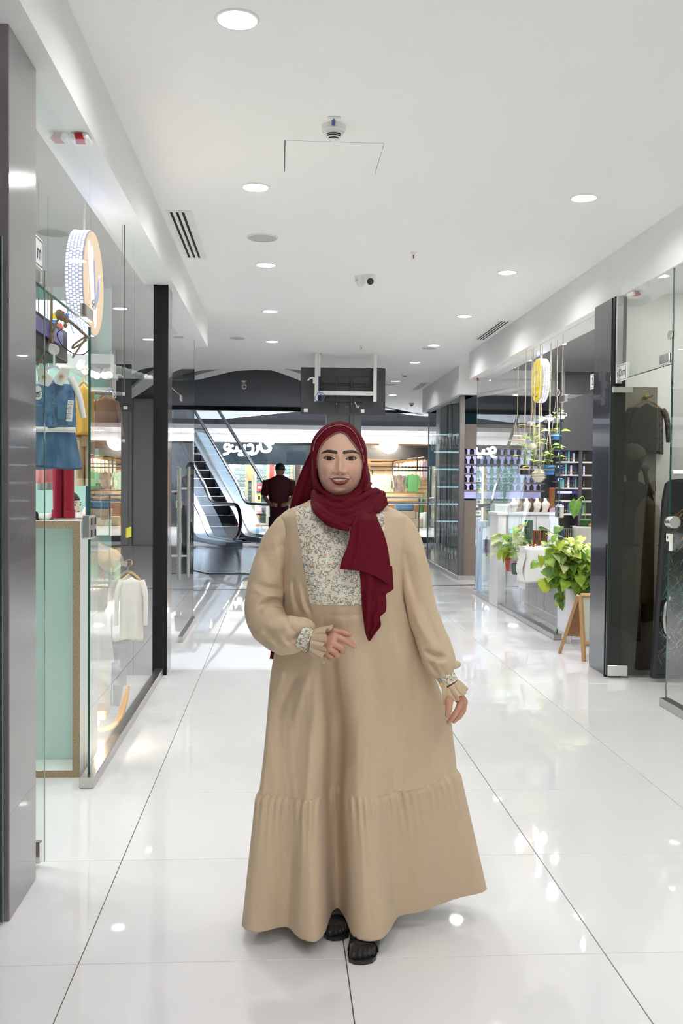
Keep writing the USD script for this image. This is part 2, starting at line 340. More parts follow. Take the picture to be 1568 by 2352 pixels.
# number plate 103
NUMW = pm('plate_white', (.85, .85, .86), .4); INK = pm('plate_ink', (.01, .01, .02), .5)
def plate(label, txt, loc, w, h, face, th):
    """face: +1 faces +X, -1 faces -X, seen from the corridor"""
    t = thing('number_plate', label, 'number sign', loc, math.pi/2 if face > 0 else -math.pi/2)
    obj('board', box((-w/2, -.002, -h/2), (w/2, .003, h/2), .001), NUMW, t)
    ln = unary_union([sbox(-w*.46, -h*.42, w*.46, h*.42).exterior.buffer(.0012)])
    v, f = ext(ln, .001); obj('border_line', (v+[0, -.0032, 0], f), INK, t)
    v, f = flat_text(txt, th, .001); v = np.stack([v[:, 0]-v[:, 0].max()/2, -v[:, 2]-.0023, v[:, 1]-th/2], 1); obj('lettering', (v, f[:, ::-1]), INK, t)
    return t
plate('number sign ending 3 m beside the grey stone pier', '103 m', (XL+.012, 3.545, 2.27), .26, .11, 1, .05)
# ---- beyond the narrow pier: the second glass front with tall tube handles
yC, yD, yE = yl(397), yl(418), yl(453)
w2 = thing('window_2', 'corner glass front with two tall tube handles near the escalator', 'shop window', kind='structure')
yH = 8.75
pane('pane', (XL-GT/2, 7.575, .02), (XL+GT/2, yH-.004, 2.2), parent=w2); pane('transom_pane', (XL-GT/2, 7.575, 2.206), (XL+GT/2, yH-.002, BL), parent=w2)
pane('pane', (XL-GT/2, yH+.002, .05), (XL+GT/2, 10.05, BL), parent=w2); pane('pane', (-3.2, 10.05-GT, .05), (XL-GT/2-.001, 10.05, BL), parent=w2)
obj('base_shoe', cat(box((XL-.03, yH, 0), (XL+.03, 10.08, .052), .004), box((-3.2, 10.0, 0), (XL-.03, 10.08, .052), .004)), STEEL, w2, smooth=False)
obj('clip', box((XL-.012, yH-.06, 2.16), (XL+.012, yH+.05, 2.21), .003), STEEL, w2); obj('pane_edge', box((XL-.0055, 10.049, .05), (XL+.0055, 10.052, BL)), EDGE, w2, smooth=False)
def bar_handle(label, x, y, z0, z1, side):
    t = thing('door_handle_bar', label, 'door handle', (x, y, 0))
    obj('bar', tube([(side*.05, 0, z0), (side*.05, 0, z1)], .016, 16), STEEL, t)
    for z in (z0+.2, z1-.2): obj('standoff', tube([(side*.005, 0, z), (side*.05, 0, z)], .009, 12), STEEL, t)
    return t
bar_handle('tall steel tube handle nearer the black frame on the corner glass front', XL, 8.2, .62, 1.56, 1)
bar_handle('tall steel tube handle nearer the escalator on the corner glass front', XL, 9.0, .56, 1.58, 1)
t = thing('door_lock', 'small chrome lock between the two tall tube handles', 'lock', (XL, 8.6, 1.3))
obj('body', box((-.02, -.06, -.03), (.02, .06, .03), .005), CHROME, t); obj('cylinder', cyl((.02, 0, -.09), (.02, 0, -.03), .014), CHROME, t)

# ---- round cream sign of the children clothes shop
def ring_lights(r, d, n, rows, sz):
    out = []
    for q in range(rows):
        for k in range(n):
            a = 2*math.pi*(k+.5*(q % 2))/n
            out.append(bx((-d*(q+.7)/(rows+.4), r*math.cos(a), r*math.sin(a)), (sz, sz, sz*.4), rot=(0, 0, 0)) if False else T(box((-sz/2, -sz/2, -.0008), (sz/2, sz/2, .0008)), (0, 0, 0)))
            v, f = out[-1]; ca, sa = math.cos(a), math.sin(a)
            v = np.stack([v[:, 0]-d*(q+.7)/(rows+.4), v[:, 1]*(-sa)+(r+v[:, 2])*ca, v[:, 1]*ca+(r+v[:, 2])*sa], 1); out[-1] = (v, f)
    return cat(*out)
LEDW = em('led_white', (.62, .66, 1.), 9.); CREAM = em('cream_face', (1., .66, .36), 1.15); SIGNW = em('sign_white', (.95, .96, 1.), 1.9); SIGNB = em('sign_blue', (.30, .36, .85), 1.0); YEL = em('yellow_face', (1., .74, .015), 1.05)
def disc_sign(name, label, loc, r, d, face, n, rows, sz):
    t = thing(name, label, 'illuminated sign', loc)
    obj('rim', lathe([(r*.97, -d), (r, -d), (r, 0), (r*.96, .004)], 72, axis='x'), pm(name+'_rim', (.25, .26, .34), .4), t)
    obj('rim_lights', ring_lights(r+.002, d, n, rows, sz), LEDW, t, smooth=False)
    obj('face', lathe([(r*.985, .001), (r*.985, .006), (.001, .007)], 72, axis='x'), face, t)
    return t
s1 = disc_sign('round_sign', 'round cream sign with white and blue figure and glittering lit rim', (-.985, 5.16, 2.465), .267, .09, CREAM, 84, 5, .011)
def stroke(pts, w, n=30):
    p = bez(pts, n); return LineString(p).buffer(w) if np.ndim(w) == 0 else unary_union([LineString(p[i:i+2]).buffer(w[min(i, len(w)-1)]) for i in range(len(p)-1)])
def onX(poly, x, d, face=1):
    """flat print on a face looking along +X: drawn in (y, z)"""
    v, f = ext(poly, d, 'yz'); v[:, 0] += x; return v, f
wf = unary_union([stroke([(-.16, .16), (-.12, .02), (-.07, -.08)], .028), stroke([(-.08, .15), (-.05, .0), (-.03, -.09)], .03), stroke([(.12, .06), (.10, -.02)], .012)])
bf = unary_union([stroke([(-.03, .10), (-.01, -.02), (.0, -.10)], .02), stroke([(0, -.09), (.06, -.06), (.1, .02)], .02), stroke([(.09, .03), (.12, .05)], .006)])
obj('white_figure', onX(wf.difference(bf), .0085, .002), SIGNW, s1, smooth=False); obj('blue_figure', onX(bf, .0085, .002), SIGNB, s1, smooth=False)
wl = unary_union([stroke([(-.10, -.13), (-.06, -.135)], .008), stroke([(-.07, -.12), (-.07, -.17), (-.05, -.19)], .009), stroke([(-.02, -.13), (-.02, -.18), (.0, -.2)], .009), stroke([(.03, -.14), (.03, -.19), (0., -.22)], .01), Point(.03, -.12).buffer(.008), Point(.05, -.12).buffer(.008)])
obj('script_letters', onX(wl, .0085, .002), SIGNW, s1, smooth=False)
obj('hanger_rod', tube([(-.045, 0, .267), (-.045, 0, .48)], .006), STEEL, s1)

# ---- right front: shop 109 behind glass from the corner to its door
ya, yb, yc = 12.75, 10.68, yr(1283)
w3 = thing('window_3', 'long frameless glass shop window with the round yellow sign behind it', 'shop window', kind='structure')
pane('pane', (XR-GT/2, yb+.002, .05), (XR+GT/2, ya, BR), parent=w3); pane('pane', (XR-GT/2, yc, .05), (XR+GT/2, yb-.002, BR), parent=w3)
pane('pane', (XR+GT, ya-GT, .05), (6.3, ya, BR), parent=w3); pane('transom_pane', (XR-GT/2, 7.585, 2.215), (XR+GT/2, yc-.003, BR), parent=w3)
obj('polished_edge', cat(box((XR-.0055, yc-.002, .05), (XR+.0055, yc+.001, 2.2)), box((XR-.0055, ya-.001, .05), (XR+.0055, ya+.001, BR))), EDGE, w3, smooth=False)
obj('base_shoe', cat(box((XR-.04, yc-.03, 0), (XR+.04, ya+.03, .055), .005), box((XR+.04, ya-.04, 0), (6.3, ya+.03, .055), .005)), STEEL, w3, smooth=False)
t = thing('glass_clamp', 'square steel clamp on the pane edge below the round button of shop 109', 'glass clamp', (XR, yc-.06, 2.235)); obj('clamp_plate', box((-.016, -.11, -.03), (.016, .06, .03), .004), STEEL, t)
t = thing('glass_button', 'round glassy button fixing on the pane joint of shop 109', 'glass fixing', (XR-.01, yc+.005, 2.30)); obj('disc', lathe([(.03, 0), (.03, .008), (.022, .016), (.001, .017)], 24, axis='x', c=(-.016, 0, 0)), CHROME, t)
t = thing('door_lock_case', 'grey lock keeper box on the pane edge beside the vines of shop 109', 'lock case', (XR, yc, 1.197))
obj('case', box((-.022, -.09, -.055), (.022, .06, .055), .008), STEEL, t); obj('keeper_slot', cat(*[bx((-.0225, y, z), (.003, .024, .03)) for y in (-.06, .03) for z in (-.027, .027)]), BLACK, t)
leaf('door_3', 'clear glass door leaf of shop 109 standing open, seen edge on beside the dark pier', .95, 2.2, GLASS, math.pi-.02, (2.475, 7.62, .01))
pier(2.462, 2.52, 7.19, 7.585, BR, 'polished dark stone pier between shops 109 and 110', STONED)
struct('wall_partition', box((2.52, 7.5, 0), (6.3, 7.58, 2.95)), pm('shop_wall_white', (.84, .84, .80), .55), 'white partition wall between shops 109 and 110', 'partition wall')
struct('trim_6', cat(box((2.47, 7.135, 0), (2.56, 7.188, BR), .002)), BLACK, 'black upright frame on the dark pier of shop 110', 'frame')
struct('trim_7', cat(box((2.475, 7.10, 2.2), (2.52, 7.133, BR), .002)), CHROME, 'chrome upright strip above the door of shop 110', 'frame strip')
plate('number sign reading 109 beside the dark pier', '109', (XR-.012, 7.88, 2.305), .24, .125, -1, .06)
plate('number sign reading 110 m above the tinted door', '110 m', (2.505, 7.10, 2.28), .26, .125, -1, .052)
# ---- shop 110
XQ = 2.52
w4 = thing('window_4', 'clear glass pane with a steel base shoe at the right edge of the picture', 'shop window', kind='structure')
yq = yr(1545, XQ)
pane('pane', (XQ-GT/2, 2.0, .05), (XQ+GT/2, 6.17, BR), parent=w4); pane('transom_pane', (XQ-GT/2, 6.176, 2.235), (XQ+GT/2, 7.10, BR), parent=w4)
obj('polished_edge', cat(box((XQ-.0055, 6.168, .05), (XQ+.0055, 6.172, BR)), box((XQ-.0055, 6.18, 2.232), (XQ+.0055, 7.1, 2.236))), EDGE, w4, smooth=False)
obj('base_shoe', box((XQ-.035, 2.0, 0), (XQ+.035, 6.20, .055), .005), STEEL, w4, smooth=False)
t = thing('glass_clamp', 'chrome clamp at the corner of the transom glass of shop 110', 'glass clamp', (XQ, 6.27, 2.275)); obj('clamp_plate', box((-.016, -.08, -.03), (.016, .085, .035), .004), CHROME, t)
obj('hinge_pin', cyl((-.0, .06, -.045), (0, .06, -.03), .01), CHROME, t)
t = thing('glass_button', 'round chrome button fixing on the pane joint of shop 110', 'glass fixing', (XQ-.008, 6.175, 2.42)); obj('disc', lathe([(.03, 0), (.03, .008), (.022, .016), (.001, .017)], 24, axis='x', c=(-.016, 0, 0)), CHROME, t)
t = thing('round_pull', 'fat round steel knob on the pane at the right edge', 'door knob', (XQ, 6.12, 1.21)); obj('knob', cat(T(lathe([(.001, -.045), (.036, -.044), (.04, -.036), (.04, -.006), (.037, 0), (.04, .006), (.04, .036), (.036, .044), (.001, .045)], 40, axis='y'))), STEEL, t)
t = thing('door_latch', 'white angled latch plate below the round steel knob', 'latch', (XQ-.012, 6.12, 1.09))
lp = unary_union([sbox(-.03, 0, .05, .04), sbox(-.03, -.06, .0, .04)]).buffer(.006).difference(Point(.03, .02).buffer(.009))
obj('plate', onX(lp, -.006, .008), PLASTIC, t); obj('bolt', cyl((-.008, .03, .02), (.004, .03, .02), .0085), DARKST, t)
dl = leaf('door_4', 'dark tinted glass door leaf with steel patch fittings of shop 110', .355, 2.17, DARKGLASS, math.pi, (2.44, 7.12, .01))
t = thing('curved_pull', 'short curved steel pull on the splinter panel beside the tinted door', 'pull', (2.83, 6.935, .48)); obj('grip', tube([(.02, 0, -.15), (-.02, -.02, -.1), (-.035, -.03, 0), (-.02, -.02, .1), (.02, 0, .15)], .010, 10), STEEL, t)
# ================================================================== CEILING FIXTURES
def at_ceiling(x, y, Z=ZC): return P(x, y, Z=Z)
# slotted air grilles
def grille(x0, x1, y0, y1, label):
    t = thing('air_grille', label, 'air grille', ((x0+x1)/2, (y0+y1)/2, ZC), 0, 'slotted air grilles')
    w, l = x1-x0, y1-y0
    fr = sbox(-w/2, -l/2, w/2, l/2); sl = [sbox(-w*.32+k*w*.235-.009, -l/2+.03, -w*.32+k*w*.235+.009, l/2-.03) for k in range(3)]
    v, f = ext(fr.difference(unary_union(sl)), .005, 'xy'); v[:, 2] -= .005; obj('frame', (v, f), PLASTIC, t, smooth=False)
    for q in sl:
        v, f = ext(q, .0012, 'xy'); v[:, 2] -= .0012; obj('slot', (v, f), VOIDM, t, smooth=False)
grille(-.765, -.60, 6.44, 7.80, 'slotted white air grille beside the dress shop bulkhead'); grille(2.34, 2.485, 10.4, 11.78, 'slotted white air grille above the round yellow sign'); grille(2.42, 2.58, 16.9, 18.2, 'small slotted air grille far off beside the second bulkhead')
# flat round loudspeakers
def speaker(x, y, r, label):
    t = thing('ceiling_speaker', label, 'loudspeaker', (x, y, ZC), 0, 'flat round loudspeakers'); gm = MATS.get('speaker_grey') or pm('speaker_grey', (.55, .54, .53), .7, bump=(900., .4))
    obj('rim', lathe([(r, 0), (r, -.006), (r*.94, -.008)], 40, caps=False), PLASTIC, t); obj('mesh_cover', lathe([(r*.95, -.001), (r*.94, -.0065), (.001, -.008)], 40), gm, t)
speaker(-.15, 7.09, .112, 'grey round loudspeaker between the second and third downlight of the row'); speaker(-.55, 12.0, .10, 'flat round loudspeaker near the end of the dress shop bulkhead'); speaker(1.91, 12.6, .10, 'flat round loudspeaker just below a downlight right of the television'); speaker(1.93, 17.3, .10, 'tiny flat loudspeaker nearest the upper right corner of the television')
# smoke detectors
def smoke(x, y, s, label, wires):
    t = thing('smoke_detector', label, 'smoke detector', (x, y, ZC), 0, 'smoke detectors')
    obj('base', lathe([(.052*s, 0), (.052*s, -.012*s), (.050*s, -.022*s), (.046*s, -.026*s), (.046*s, 0)], 36, caps=False), PLASTIC, t)
    obj('chamber', lathe([(.046*s, -.02*s), (.042*s, -.034*s), (.034*s, -.037*s), (.031*s, -.050*s), (.026*s, -.053*s), (.022*s, -.060*s), (.017*s, -.062*s), (.012*s, -.066*s), (.001, -.067*s)], 36), PLASTIC, t)
    sl = []
    for z, r in ((-.041, .0345), (-.0475, .0325), (-.0565, .0245)):
        a = np.linspace(-2.5, -.6, 14); sl.append(tube(np.stack([r*s*np.cos(a), r*s*np.sin(a), np.full(14, z*s)], 1), .0022*s, 6))
    for q in sl: obj('vent_slot', q, VOIDM, t)
    if wires:
        obj('mount_plate', box((-.034, -.125, -.005), (.028, -.075, 0), .002), PLASTIC, t)
        obj('wire_plug', cat(cyl((-.004, -.088, -.004), (-.004, -.068, -.02), .009), cyl((-.004, -.11, -.003), (-.004, -.09, -.008), .004)), pm('wire_blue', (.05, .09, .35), .4), t)
smoke(.244, 4.86, 1.15, 'white smoke detector with dark vents above the access panel', 1); smoke(1.95, 15.5, 1.1, 'small smoke detector between two downlights right of the television', 0); smoke(2.83, 21.2, 1.1, 'farthest tiny smoke detector near the black arc', 0)
# cameras
def turret(x, y, label, ang):
    t = thing('dome_camera', label, 'security camera', (x, y, ZC), ang, 'security cameras')
    obj('base', lathe([(.06, 0), (.058, -.012), (.040, -.045), (.034, -.055), (.001, -.056)], 32), PLASTIC, t)
    b = obj('eye_ball', ball((.0, -.022, -.055), .036, 3), PLASTIC, t)
    obj('lens_window', lathe([(.001, .037), (.022, .034), (.028, .024)], 28, axis='y', c=(0, 0, 0)) if False else T(lathe([(.029, .022), (.027, .029), (.001, .0385)], 28), (0, -.022, -.055), rot=(math.radians(105), 0, 0)), BLACKM, b)
turret(.735, 8.28, 'white turret camera with a black eye facing the viewer', .05)
t = thing('dome_camera', 'white camera turned away, seen from behind beside the black eyed one', 'security camera', (.665, 8.33, ZC), 2.6, 'security cameras')
obj('base', lathe([(.055, 0), (.052, -.02), (.042, -.05), (.034, -.075), (.022, -.092), (.001, -.097)], 32), PLASTIC, t)
obj('data_sticker', bx((.018, .046, -.035), (.028, .002, .03), rot=(.25, 0, -.35)), pm('sticker', (.5, .55, .7), .5), t)
# sprinklers
def sprinkler(x, y, label):
    t = thing('sprinkler', label, 'sprinkler', (x, y, ZC), 0, 'ceiling sprinklers')
    obj('rosette', lathe([(.028, 0), (.026, -.005), (.012, -.008), (.010, -.02), (.001, -.02)], 24), PLASTIC, t)
    a = np.linspace(0, math.pi, 10)
    obj('frame_arms', cat(tube([(-.011, 0, -.018), (-.014, 0, -.034), (-.003, 0, -.05)], .0026, 6), tube([(.011, 0, -.018), (.014, 0, -.034), (.003, 0, -.05)], .0026, 6)), PLASTIC, t)
    obj('glass_bulb', tube([(0, 0, -.02), (0, 0, -.045)], .004, 8), RED, t); obj('deflector', lathe([(.02, -.051), (.021, -.054), (.001, -.055)], 18), PLASTIC, t)
sprinkler(.994, 7.43, 'sprinkler head nearest the turret cameras'); sprinkler(1.01, 12.5, 'tiny sprinkler head above the television')
# emergency call boxes under the bulkheads
def callbox(x, y, z, label):
    t = thing('call_box', label, 'alarm device', (x, y, z), 0, 'red and white alarm boxes')
    obj('box', box((-.04, -.05, -.032), (.04, .05, 0), .008), PLASTIC, t)
    v = np.array([(-.018, -.052, -.004), (.016, -.052, -.004), (.026, -.06, -.034), (-.008, -.06, -.034), (-.018, -.0, -.034), (.02, 0, -.034)]); h = trimesh.convex.convex_hull(v)
    obj('red_lens', (np.array(h.vertices), np.array(h.faces)), RED, t)
callbox(-.853, 4.19, BL, 'red and white alarm box under the bulkhead above the cream sign'); callbox(2.545, 6.95, BR, 'red and white alarm box above the door of shop 110'); callbox(2.58, 12.8, BR, 'small red and white alarm box at the far end of the yellow sign bulkhead')

# ------------------------------------------------------------------ television hung from the ceiling, seen from behind
tvw, tvh = 1.165, .645
t = thing('television', 'black flat television hung back to front under the ceiling', 'television', (.838, 13.42, 2.385), -.02)
TVB = pm('tv_back', (.045, .045, .052), .5, bump=(300., .15))
obj('back_shell', box((-tvw/2, -.03, 0), (tvw/2, .02, tvh), .008), TVB, t); obj('screen', box((-tvw/2+.01, .02, .01), (tvw/2-.01, .023, tvh-.01)), BLACKST, t)
arcp = np.vstack([[(-tvw/2+.02, .0)], [(x, .10-.08*(x/.55)**4) for x in np.linspace(-.55, .55, 24)], [(tvw/2-.02, .0)]])
v, f = ext(Polygon(arcp), .03); obj('lower_housing', (v+[0, -.06, 0], f), TVB, t)
obj('recess_frame', cat(box((-.31, -.05, .41), (.31, -.028, .425), .004), box((-.31, -.05, .2), (-.295, -.028, .42), .004), box((.295, -.05, .2), (.31, -.028, .42), .004), box((-.30, -.045, .43), (.37, -.03, .52), .003)), TVB, t)
obj('service_panel', box((-.24, -.055, .17), (.27, -.03, .27), .005), BLACKM, t)
for x in (-.20, -.1, .115, .22): obj('vent', lathe([(.016, -.056), (.016, -.058), (.001, -.058)], 16, axis='y', c=(0, 0, 0)) if False else T(lathe([(.016, 0), (.014, .004), (.001, .004)], 16), (x, -.055, .245), rot=(math.pi/2, 0, 0)), VOIDM, t)
for x in (-.09, .115): obj('mount_rail', box((x-.014, -.075, .03), (x+.014, -.055, .5), .003), BLACKM, t); 
for x in (-.09, .115): obj('rail_screw', ball((x, -.078, .145), .01, 1), STEEL, t)
for x, w_, c in ((-.51, .055, NUMW), (.19, .08, BLACKM), (.27, .05, NUMW)): obj('sticker', box((x-w_/2, -.063, .03), (x+w_/2, -.06, .075)), c, t, smooth=False)
obj('port_row', cat(*[bx((.03+k*.012, -.062, .11), (.008, .004, .006)) for k in range(5)]), STEEL, t, smooth=False)
obj('cable_loop', tube(bez([(.16, -.06, .17), (.175, -.085, .14), (.20, -.085, .10), (.22, -.07, .11), (.22, -.06, .13)], 20), .006, 8), PLASTIC, t)
t = thing('television_bracket', 'white painted steel bracket carrying the television from the ceiling', 'bracket', (.838, 13.33, 0), -.02)
for x in (-.37, .43): obj('upright', box((x-.024, -.045, 2.56), (x+.024, .0, ZC), .003), PLASTIC, t)
obj('side_upright', box((-.345, -.01, 2.9), (-.315, .02, ZC), .003), PLASTIC, t)
obj('crossbar', box((-.345, -.045, 2.645), (.405, 0, 2.70), .003), PLASTIC, t); obj('ceiling_bolt', ball((-.315, -.04, ZC-.01), .006, 1), BLACK, t)
obj('cable_box', box((-.42, -.05, 2.80), (-.39, .0, 2.88), .004), PLASTIC, t); obj('cable_box_arm', tube([(-.41, -.02, 2.88), (-.46, -.03, 2.87), (-.49, -.03, 2.835)], .010, 8), PLASTIC, t)
t = thing('cable_coil', 'coiled blue network cable hanging on the bracket of the television', 'cable', (.515, 13.265, 2.61)); bc = pm('blue_cable', (.05, .13, .48), .4)
a = np.linspace(0, 4*math.pi, 90); obj('coil', tube(np.stack([.065*np.cos(a)+.008*np.sin(3*a), .004*a/3-.02, .062*np.sin(a)], 1), .0042, 6), bc, t)
obj('cable_drop', tube(bez([(-.02, 0, .28), (-.018, -.01, .18), (-.01, -.01, .08), (.03, -.01, .0), (.05, 0, -.04)], 24), .0042, 6), bc, t)
# ================================================================== THE ATRIUM AND THE FAR SHOPS
DCEIL = pm('dark_ceiling', (.018, .020, .026), .8, specular_ior_level=.1); DGREY = pm('dark_cladding', (.035, .037, .042), .7, specular_ior_level=.2); LGREY = pm('light_cladding', (.55, .57, .6), .5)
da = LineString(arc).parallel_offset(.62, 'left'); dar = np.array(da.coords)
dpoly = Polygon(np.vstack([dar, [[9, 24.], [-9, 24.]]])).buffer(0).intersection(sbox(-9, 12, 9, 24.0))
v, f = ext(dpoly, .1, 'xy'); v[:, 2] += 3.30
struct('ceiling_atrium', (v, f), DCEIL, 'dark painted ceiling of the atrium beyond the curved white edge', 'ceiling')
struct('trim_8', box((-9, 24.0, 3.20), (9, 24.15, 3.5)), VOIDM, 'black edge of the dark ceiling over the escalator', 'trim')
struct('wall_upper', box((-12, 33, 3.1), (14, 33.2, 8)), LGREY, 'pale cladding of the upper floor across the atrium', 'wall')
struct('ceiling_upper', box((-12, 24.2, 7.5), (14, 33, 7.7)), LGREY, 'pale ceiling high up in the atrium', 'ceiling')
# sloping dark underside on the far side, black band and white soffit under it
pts = [P(x, y, Y=29)[[0, 2]] for x, y in ((440, 976), (440, 972), (690, 947), (900, 930), (1010, 925), (1010, 968))]; pts[0][1] = pts[-1][1] = 3.28
pts = [(-6, 3.28), (-6, 3.3)]+pts[1:5]+[(9, pts[4][1]), (9, 3.28)]
struct('trim_9', ext(Polygon(pts).buffer(0), .3), DGREY, 'sloping dark cladding under the upper floor across the atrium', 'cladding') if False else None
v, f = ext(Polygon(pts).buffer(0), .3); v[:, 1] += 28.6; struct('trim_9', (v, f), DGREY, 'sloping dark cladding under the upper floor across the atrium', 'cladding')
struct('trim_10', box((-9, 28.45, 3.13), (12, 28.7, 3.28)), VOIDM, 'black band below the sloping dark cladding', 'band')
struct('ceiling_gallery', cat(box((-9, 28.5, 3.0), (12, 31.2, 3.13)), box((-9, 31.2, 2.73), (12, 31.35, 3.05))), WHITE, 'white soffit and fascia over the shops across the atrium', 'soffit')
struct('wall_far', cat(box((-9, 36, 0), (12, 36.2, 3.2)), box((-9, 31.3, 2.95), (12, 36, 3.0))), pm('far_dark', (.05, .06, .065), .6), 'dark back wall of the shops across the atrium', 'wall')
# row of lit strips on the upper edge, and lamps over the gallery
U = [P(x, y, Y=30.2) for x, y in ((533, 963), (539, 962), (553, 960), (556, 960), (570, 958), (580, 957), (590, 956), (597, 955.5), (602, 955), (618, 952.5), (622, 952))]
lb = thing('strip_light', 'slanting row of small lamps on the upper floor edge behind the escalator', 'strip light', (0, 0, 0))
obj('rail', tube([U[0]-[.3, 0, .03], U[-1]+[.3, 0, .03]], .04, 8), LGREY, lb)
for p in U: obj('lamp', bx(p+[0, -.05, 0], (.06, .03, .035), .01), FARL, lb)
fl0 = None
for k, x in enumerate((-4, -2.2, -.4, .8, 2.0, 3.8, 5.6)):
    lab = 'lamp in the white soffit across the atrium, %s' % ('behind the escalator', 'above the lit shop lettering', 'above the man in the dark red shirt', 'behind the head of the woman', 'beside the round white sign', 'above the glass balustrade', 'far off behind the yellow sign shop')[k]
    if fl0 is None:
        fl0 = thing('gallery_lamp', lab, 'ceiling light', (x, 30.2, 3.0), 0, 'lamps in the far white soffit')
        obj('ring', lathe([(.15, -.0005), (.16, -.01), (.17, 0)], 24, caps=False), PLASTIC, fl0); obj('lens', lathe([(.15, -.001), (.149, -.008), (.001, -.01)], 24), em('gallery_lens', (.95, .98, 1.), 200.), fl0)
    else: dup(fl0, (x, 30.2, 3.0), 0, lab)
up0 = None
for k, (x, y) in enumerate(((-5, 27), (0, 27), (5, 27))):
    lab = 'large lamp in the high atrium ceiling, ' + ('over the escalator', 'over the middle of the void', 'over the far balustrade')[k]
    if up0 is None:
        up0 = thing('atrium_lamp', lab, 'ceiling light', (x, y, 7.495), 0, 'lamps in the high atrium ceiling'); obj('housing', lathe([(.5, 0), (.52, -.05), (.5, -.06)], 32, caps=False), PLASTIC, up0); obj('lens', lathe([(.5, -.01), (.5, -.05), (.001, -.052)], 32), em('atrium_lens', (.88, .94, 1.), 260.), up0)
    else: dup(up0, (x, y, 7.495), 0, lab)
# bulb shaped camera on the dark ceiling
p = P(560, 874, Z=3.3)
t = thing('bulb_camera', 'small white bulb shaped camera under the dark atrium ceiling', 'security camera', (p[0], p[1], 3.3))
obj('stem', lathe([(.05, 0), (.05, -.015), (.022, -.03), (.022, -.06), (.001, -.06)], 20), PLASTIC, t); obj('globe', ball((0, -.01, -.105), .05, 3, (1, 1, 1.2)), PLASTIC, t); obj('lens', ball((.012, -.052, -.12), .02, 2), BLACKM, t)
# faceted column behind the woman
cx0, cx1 = P(750, 965, Y=22)[0], P(830, 965, Y=22)[0]
struct('column', cat(box((cx0, 22, 0), (cx0+.52, 22.6, 3.3), .02), box((cx0+.53, 21.98, 0), (cx0+.60, 22.6, 3.3), .005), box((cx0+.61, 22.05, 0), (cx1, 22.6, 3.3), .02)), pm('column_grey', (.66, .66, .66), .3), 'grey clad column rising behind the head of the woman', 'column')

# ------------------------------------------------------------------ escalator
ESC = pm('escalator_metal', (.32, .35, .40), .28, .8); STEP = pm('escalator_step', (.035, .038, .046), .45, .3); RUB = pm('handrail_rubber', (.010, .010, .012), .3); DECKB = pm('deck_bluegrey', (.30, .37, .46), .3, .5); COMB = pm('landing_plate', (.025, .03, .042), .16, .4)
EA = math.radians(22.6); ED = np.array([-math.sin(EA), math.cos(EA), 0]); EN = np.array([math.cos(EA), math.sin(EA), 0]); TI = math.tan(math.radians(30))
L0 = P(527, 1250, Z=0); L0[2] = 0
def ep(s, n, z): return L0+ED*s+EN*n+np.array([0, 0, z])
def slope(s): return TI*np.maximum(0, s-1.1)*sm(s, .8, 2.0) if np.ndim(s) else TI*max(0., s-1.1)*float(sm(s, .8, 2.0))
esc = thing('escalator', 'dark escalator with glass sides and black handrails rising behind the woman', 'escalator', (0, 0, 0))
S = np.linspace(-.6, 7.5, 46); WID = .78
def handrail(n):
    top = [ep(s, n, .93+slope(s)) for s in S[2:]]
    loop = [ep(-.30, n, .14), ep(-.48, n, .20), ep(-.66, n, .36), ep(-.72, n, .55), ep(-.66, n, .76), ep(-.50, n, .90), ep(-.30, n, .935)]
    return bez(np.array(loop+top), 160)
def balustrade(n):
    obj('handrail', tube(handrail(n), .042, 10), RUB, esc)
    h = handrail(n)[10:]; lo = np.array([ep(max(-.55, (q-L0)@ED), n, .1+slope(max(-.55, (q-L0)@ED))) for q in h])
    hi = h-[0, 0, .03]
    w = EN*.006; m = rings(np.stack([hi-w, hi+w, lo+w, lo-w], 1)); obj('glass_side', m, GLASS, esc, smooth=False)
def along(n0, n1, z0, z1, s0=-.75, s1=7.5):
    ss = np.linspace(s0, s1, 40); return rings(np.array([[ep(s, n0, z0+slope(s)), ep(s, n0, z1+slope(s)), ep(s, n1, z1+slope(s)), ep(s, n1, z0+slope(s))] for s in ss]))
for n in (0, WID+.1): balustrade(n)
obj('skirt_deck', along(-.10, .05, -.3, .12), ESC, esc); obj('skirt_deck', along(WID+.05, WID+.2, -.3, .12), ESC, esc)
obj('outer_cladding', along(WID+.21, WID+.62, -.3, .16, -.9), DECKB, esc); obj('cladding_trim', along(WID+.2, WID+.235, .1, .19, -.9), STEEL, esc); obj('outer_cladding', along(-.4, -.11, -.3, .10, -.9), DECKB, esc)
obj('handrail', tube(handrail(WID+.85)[14:], .045, 10), RUB, esc)
for k in range(15):
    s = .35+k*.40; z = max(.0, slope(s+.2)); r0 = ep(s, .06, z); c = [ep(s, .06, -.2), ep(s, WID+.04, -.2), ep(s+.42, WID+.04, -.2), ep(s+.42, .06, -.2)]
    v = np.array([[*q[:2], z-.3] for q in c]+[[*q[:2], z] for q in c]); h = trimesh.convex.convex_hull(v); obj('step', (np.array(h.vertices), np.array(h.faces)), STEP, esc, smooth=False)
    obj('step_edge', tube([ep(s+.01, .06, z-.004), ep(s+.01, WID+.04, z-.004)], .012, 4), ESC, esc, smooth=False)
for n in (.18, .62):
    b = obj('guard_post', tube([ep(-.2, n, 0), ep(-.2, n, .42)], .035, 12), glass('post_glass', (.75, .8, .85)) if 'post_glass' not in MATS else MATS['post_glass'], esc)
    obj('red_light', bx(ep(-.2, n, .44), (.10, .05, .05), .015), em('red_led', (1., .05, .02), 6.) if 'red_led' not in MATS else MATS['red_led'], esc)
m0, m1 = P(430, 1312, Z=0), P(478, 1319, Z=0)
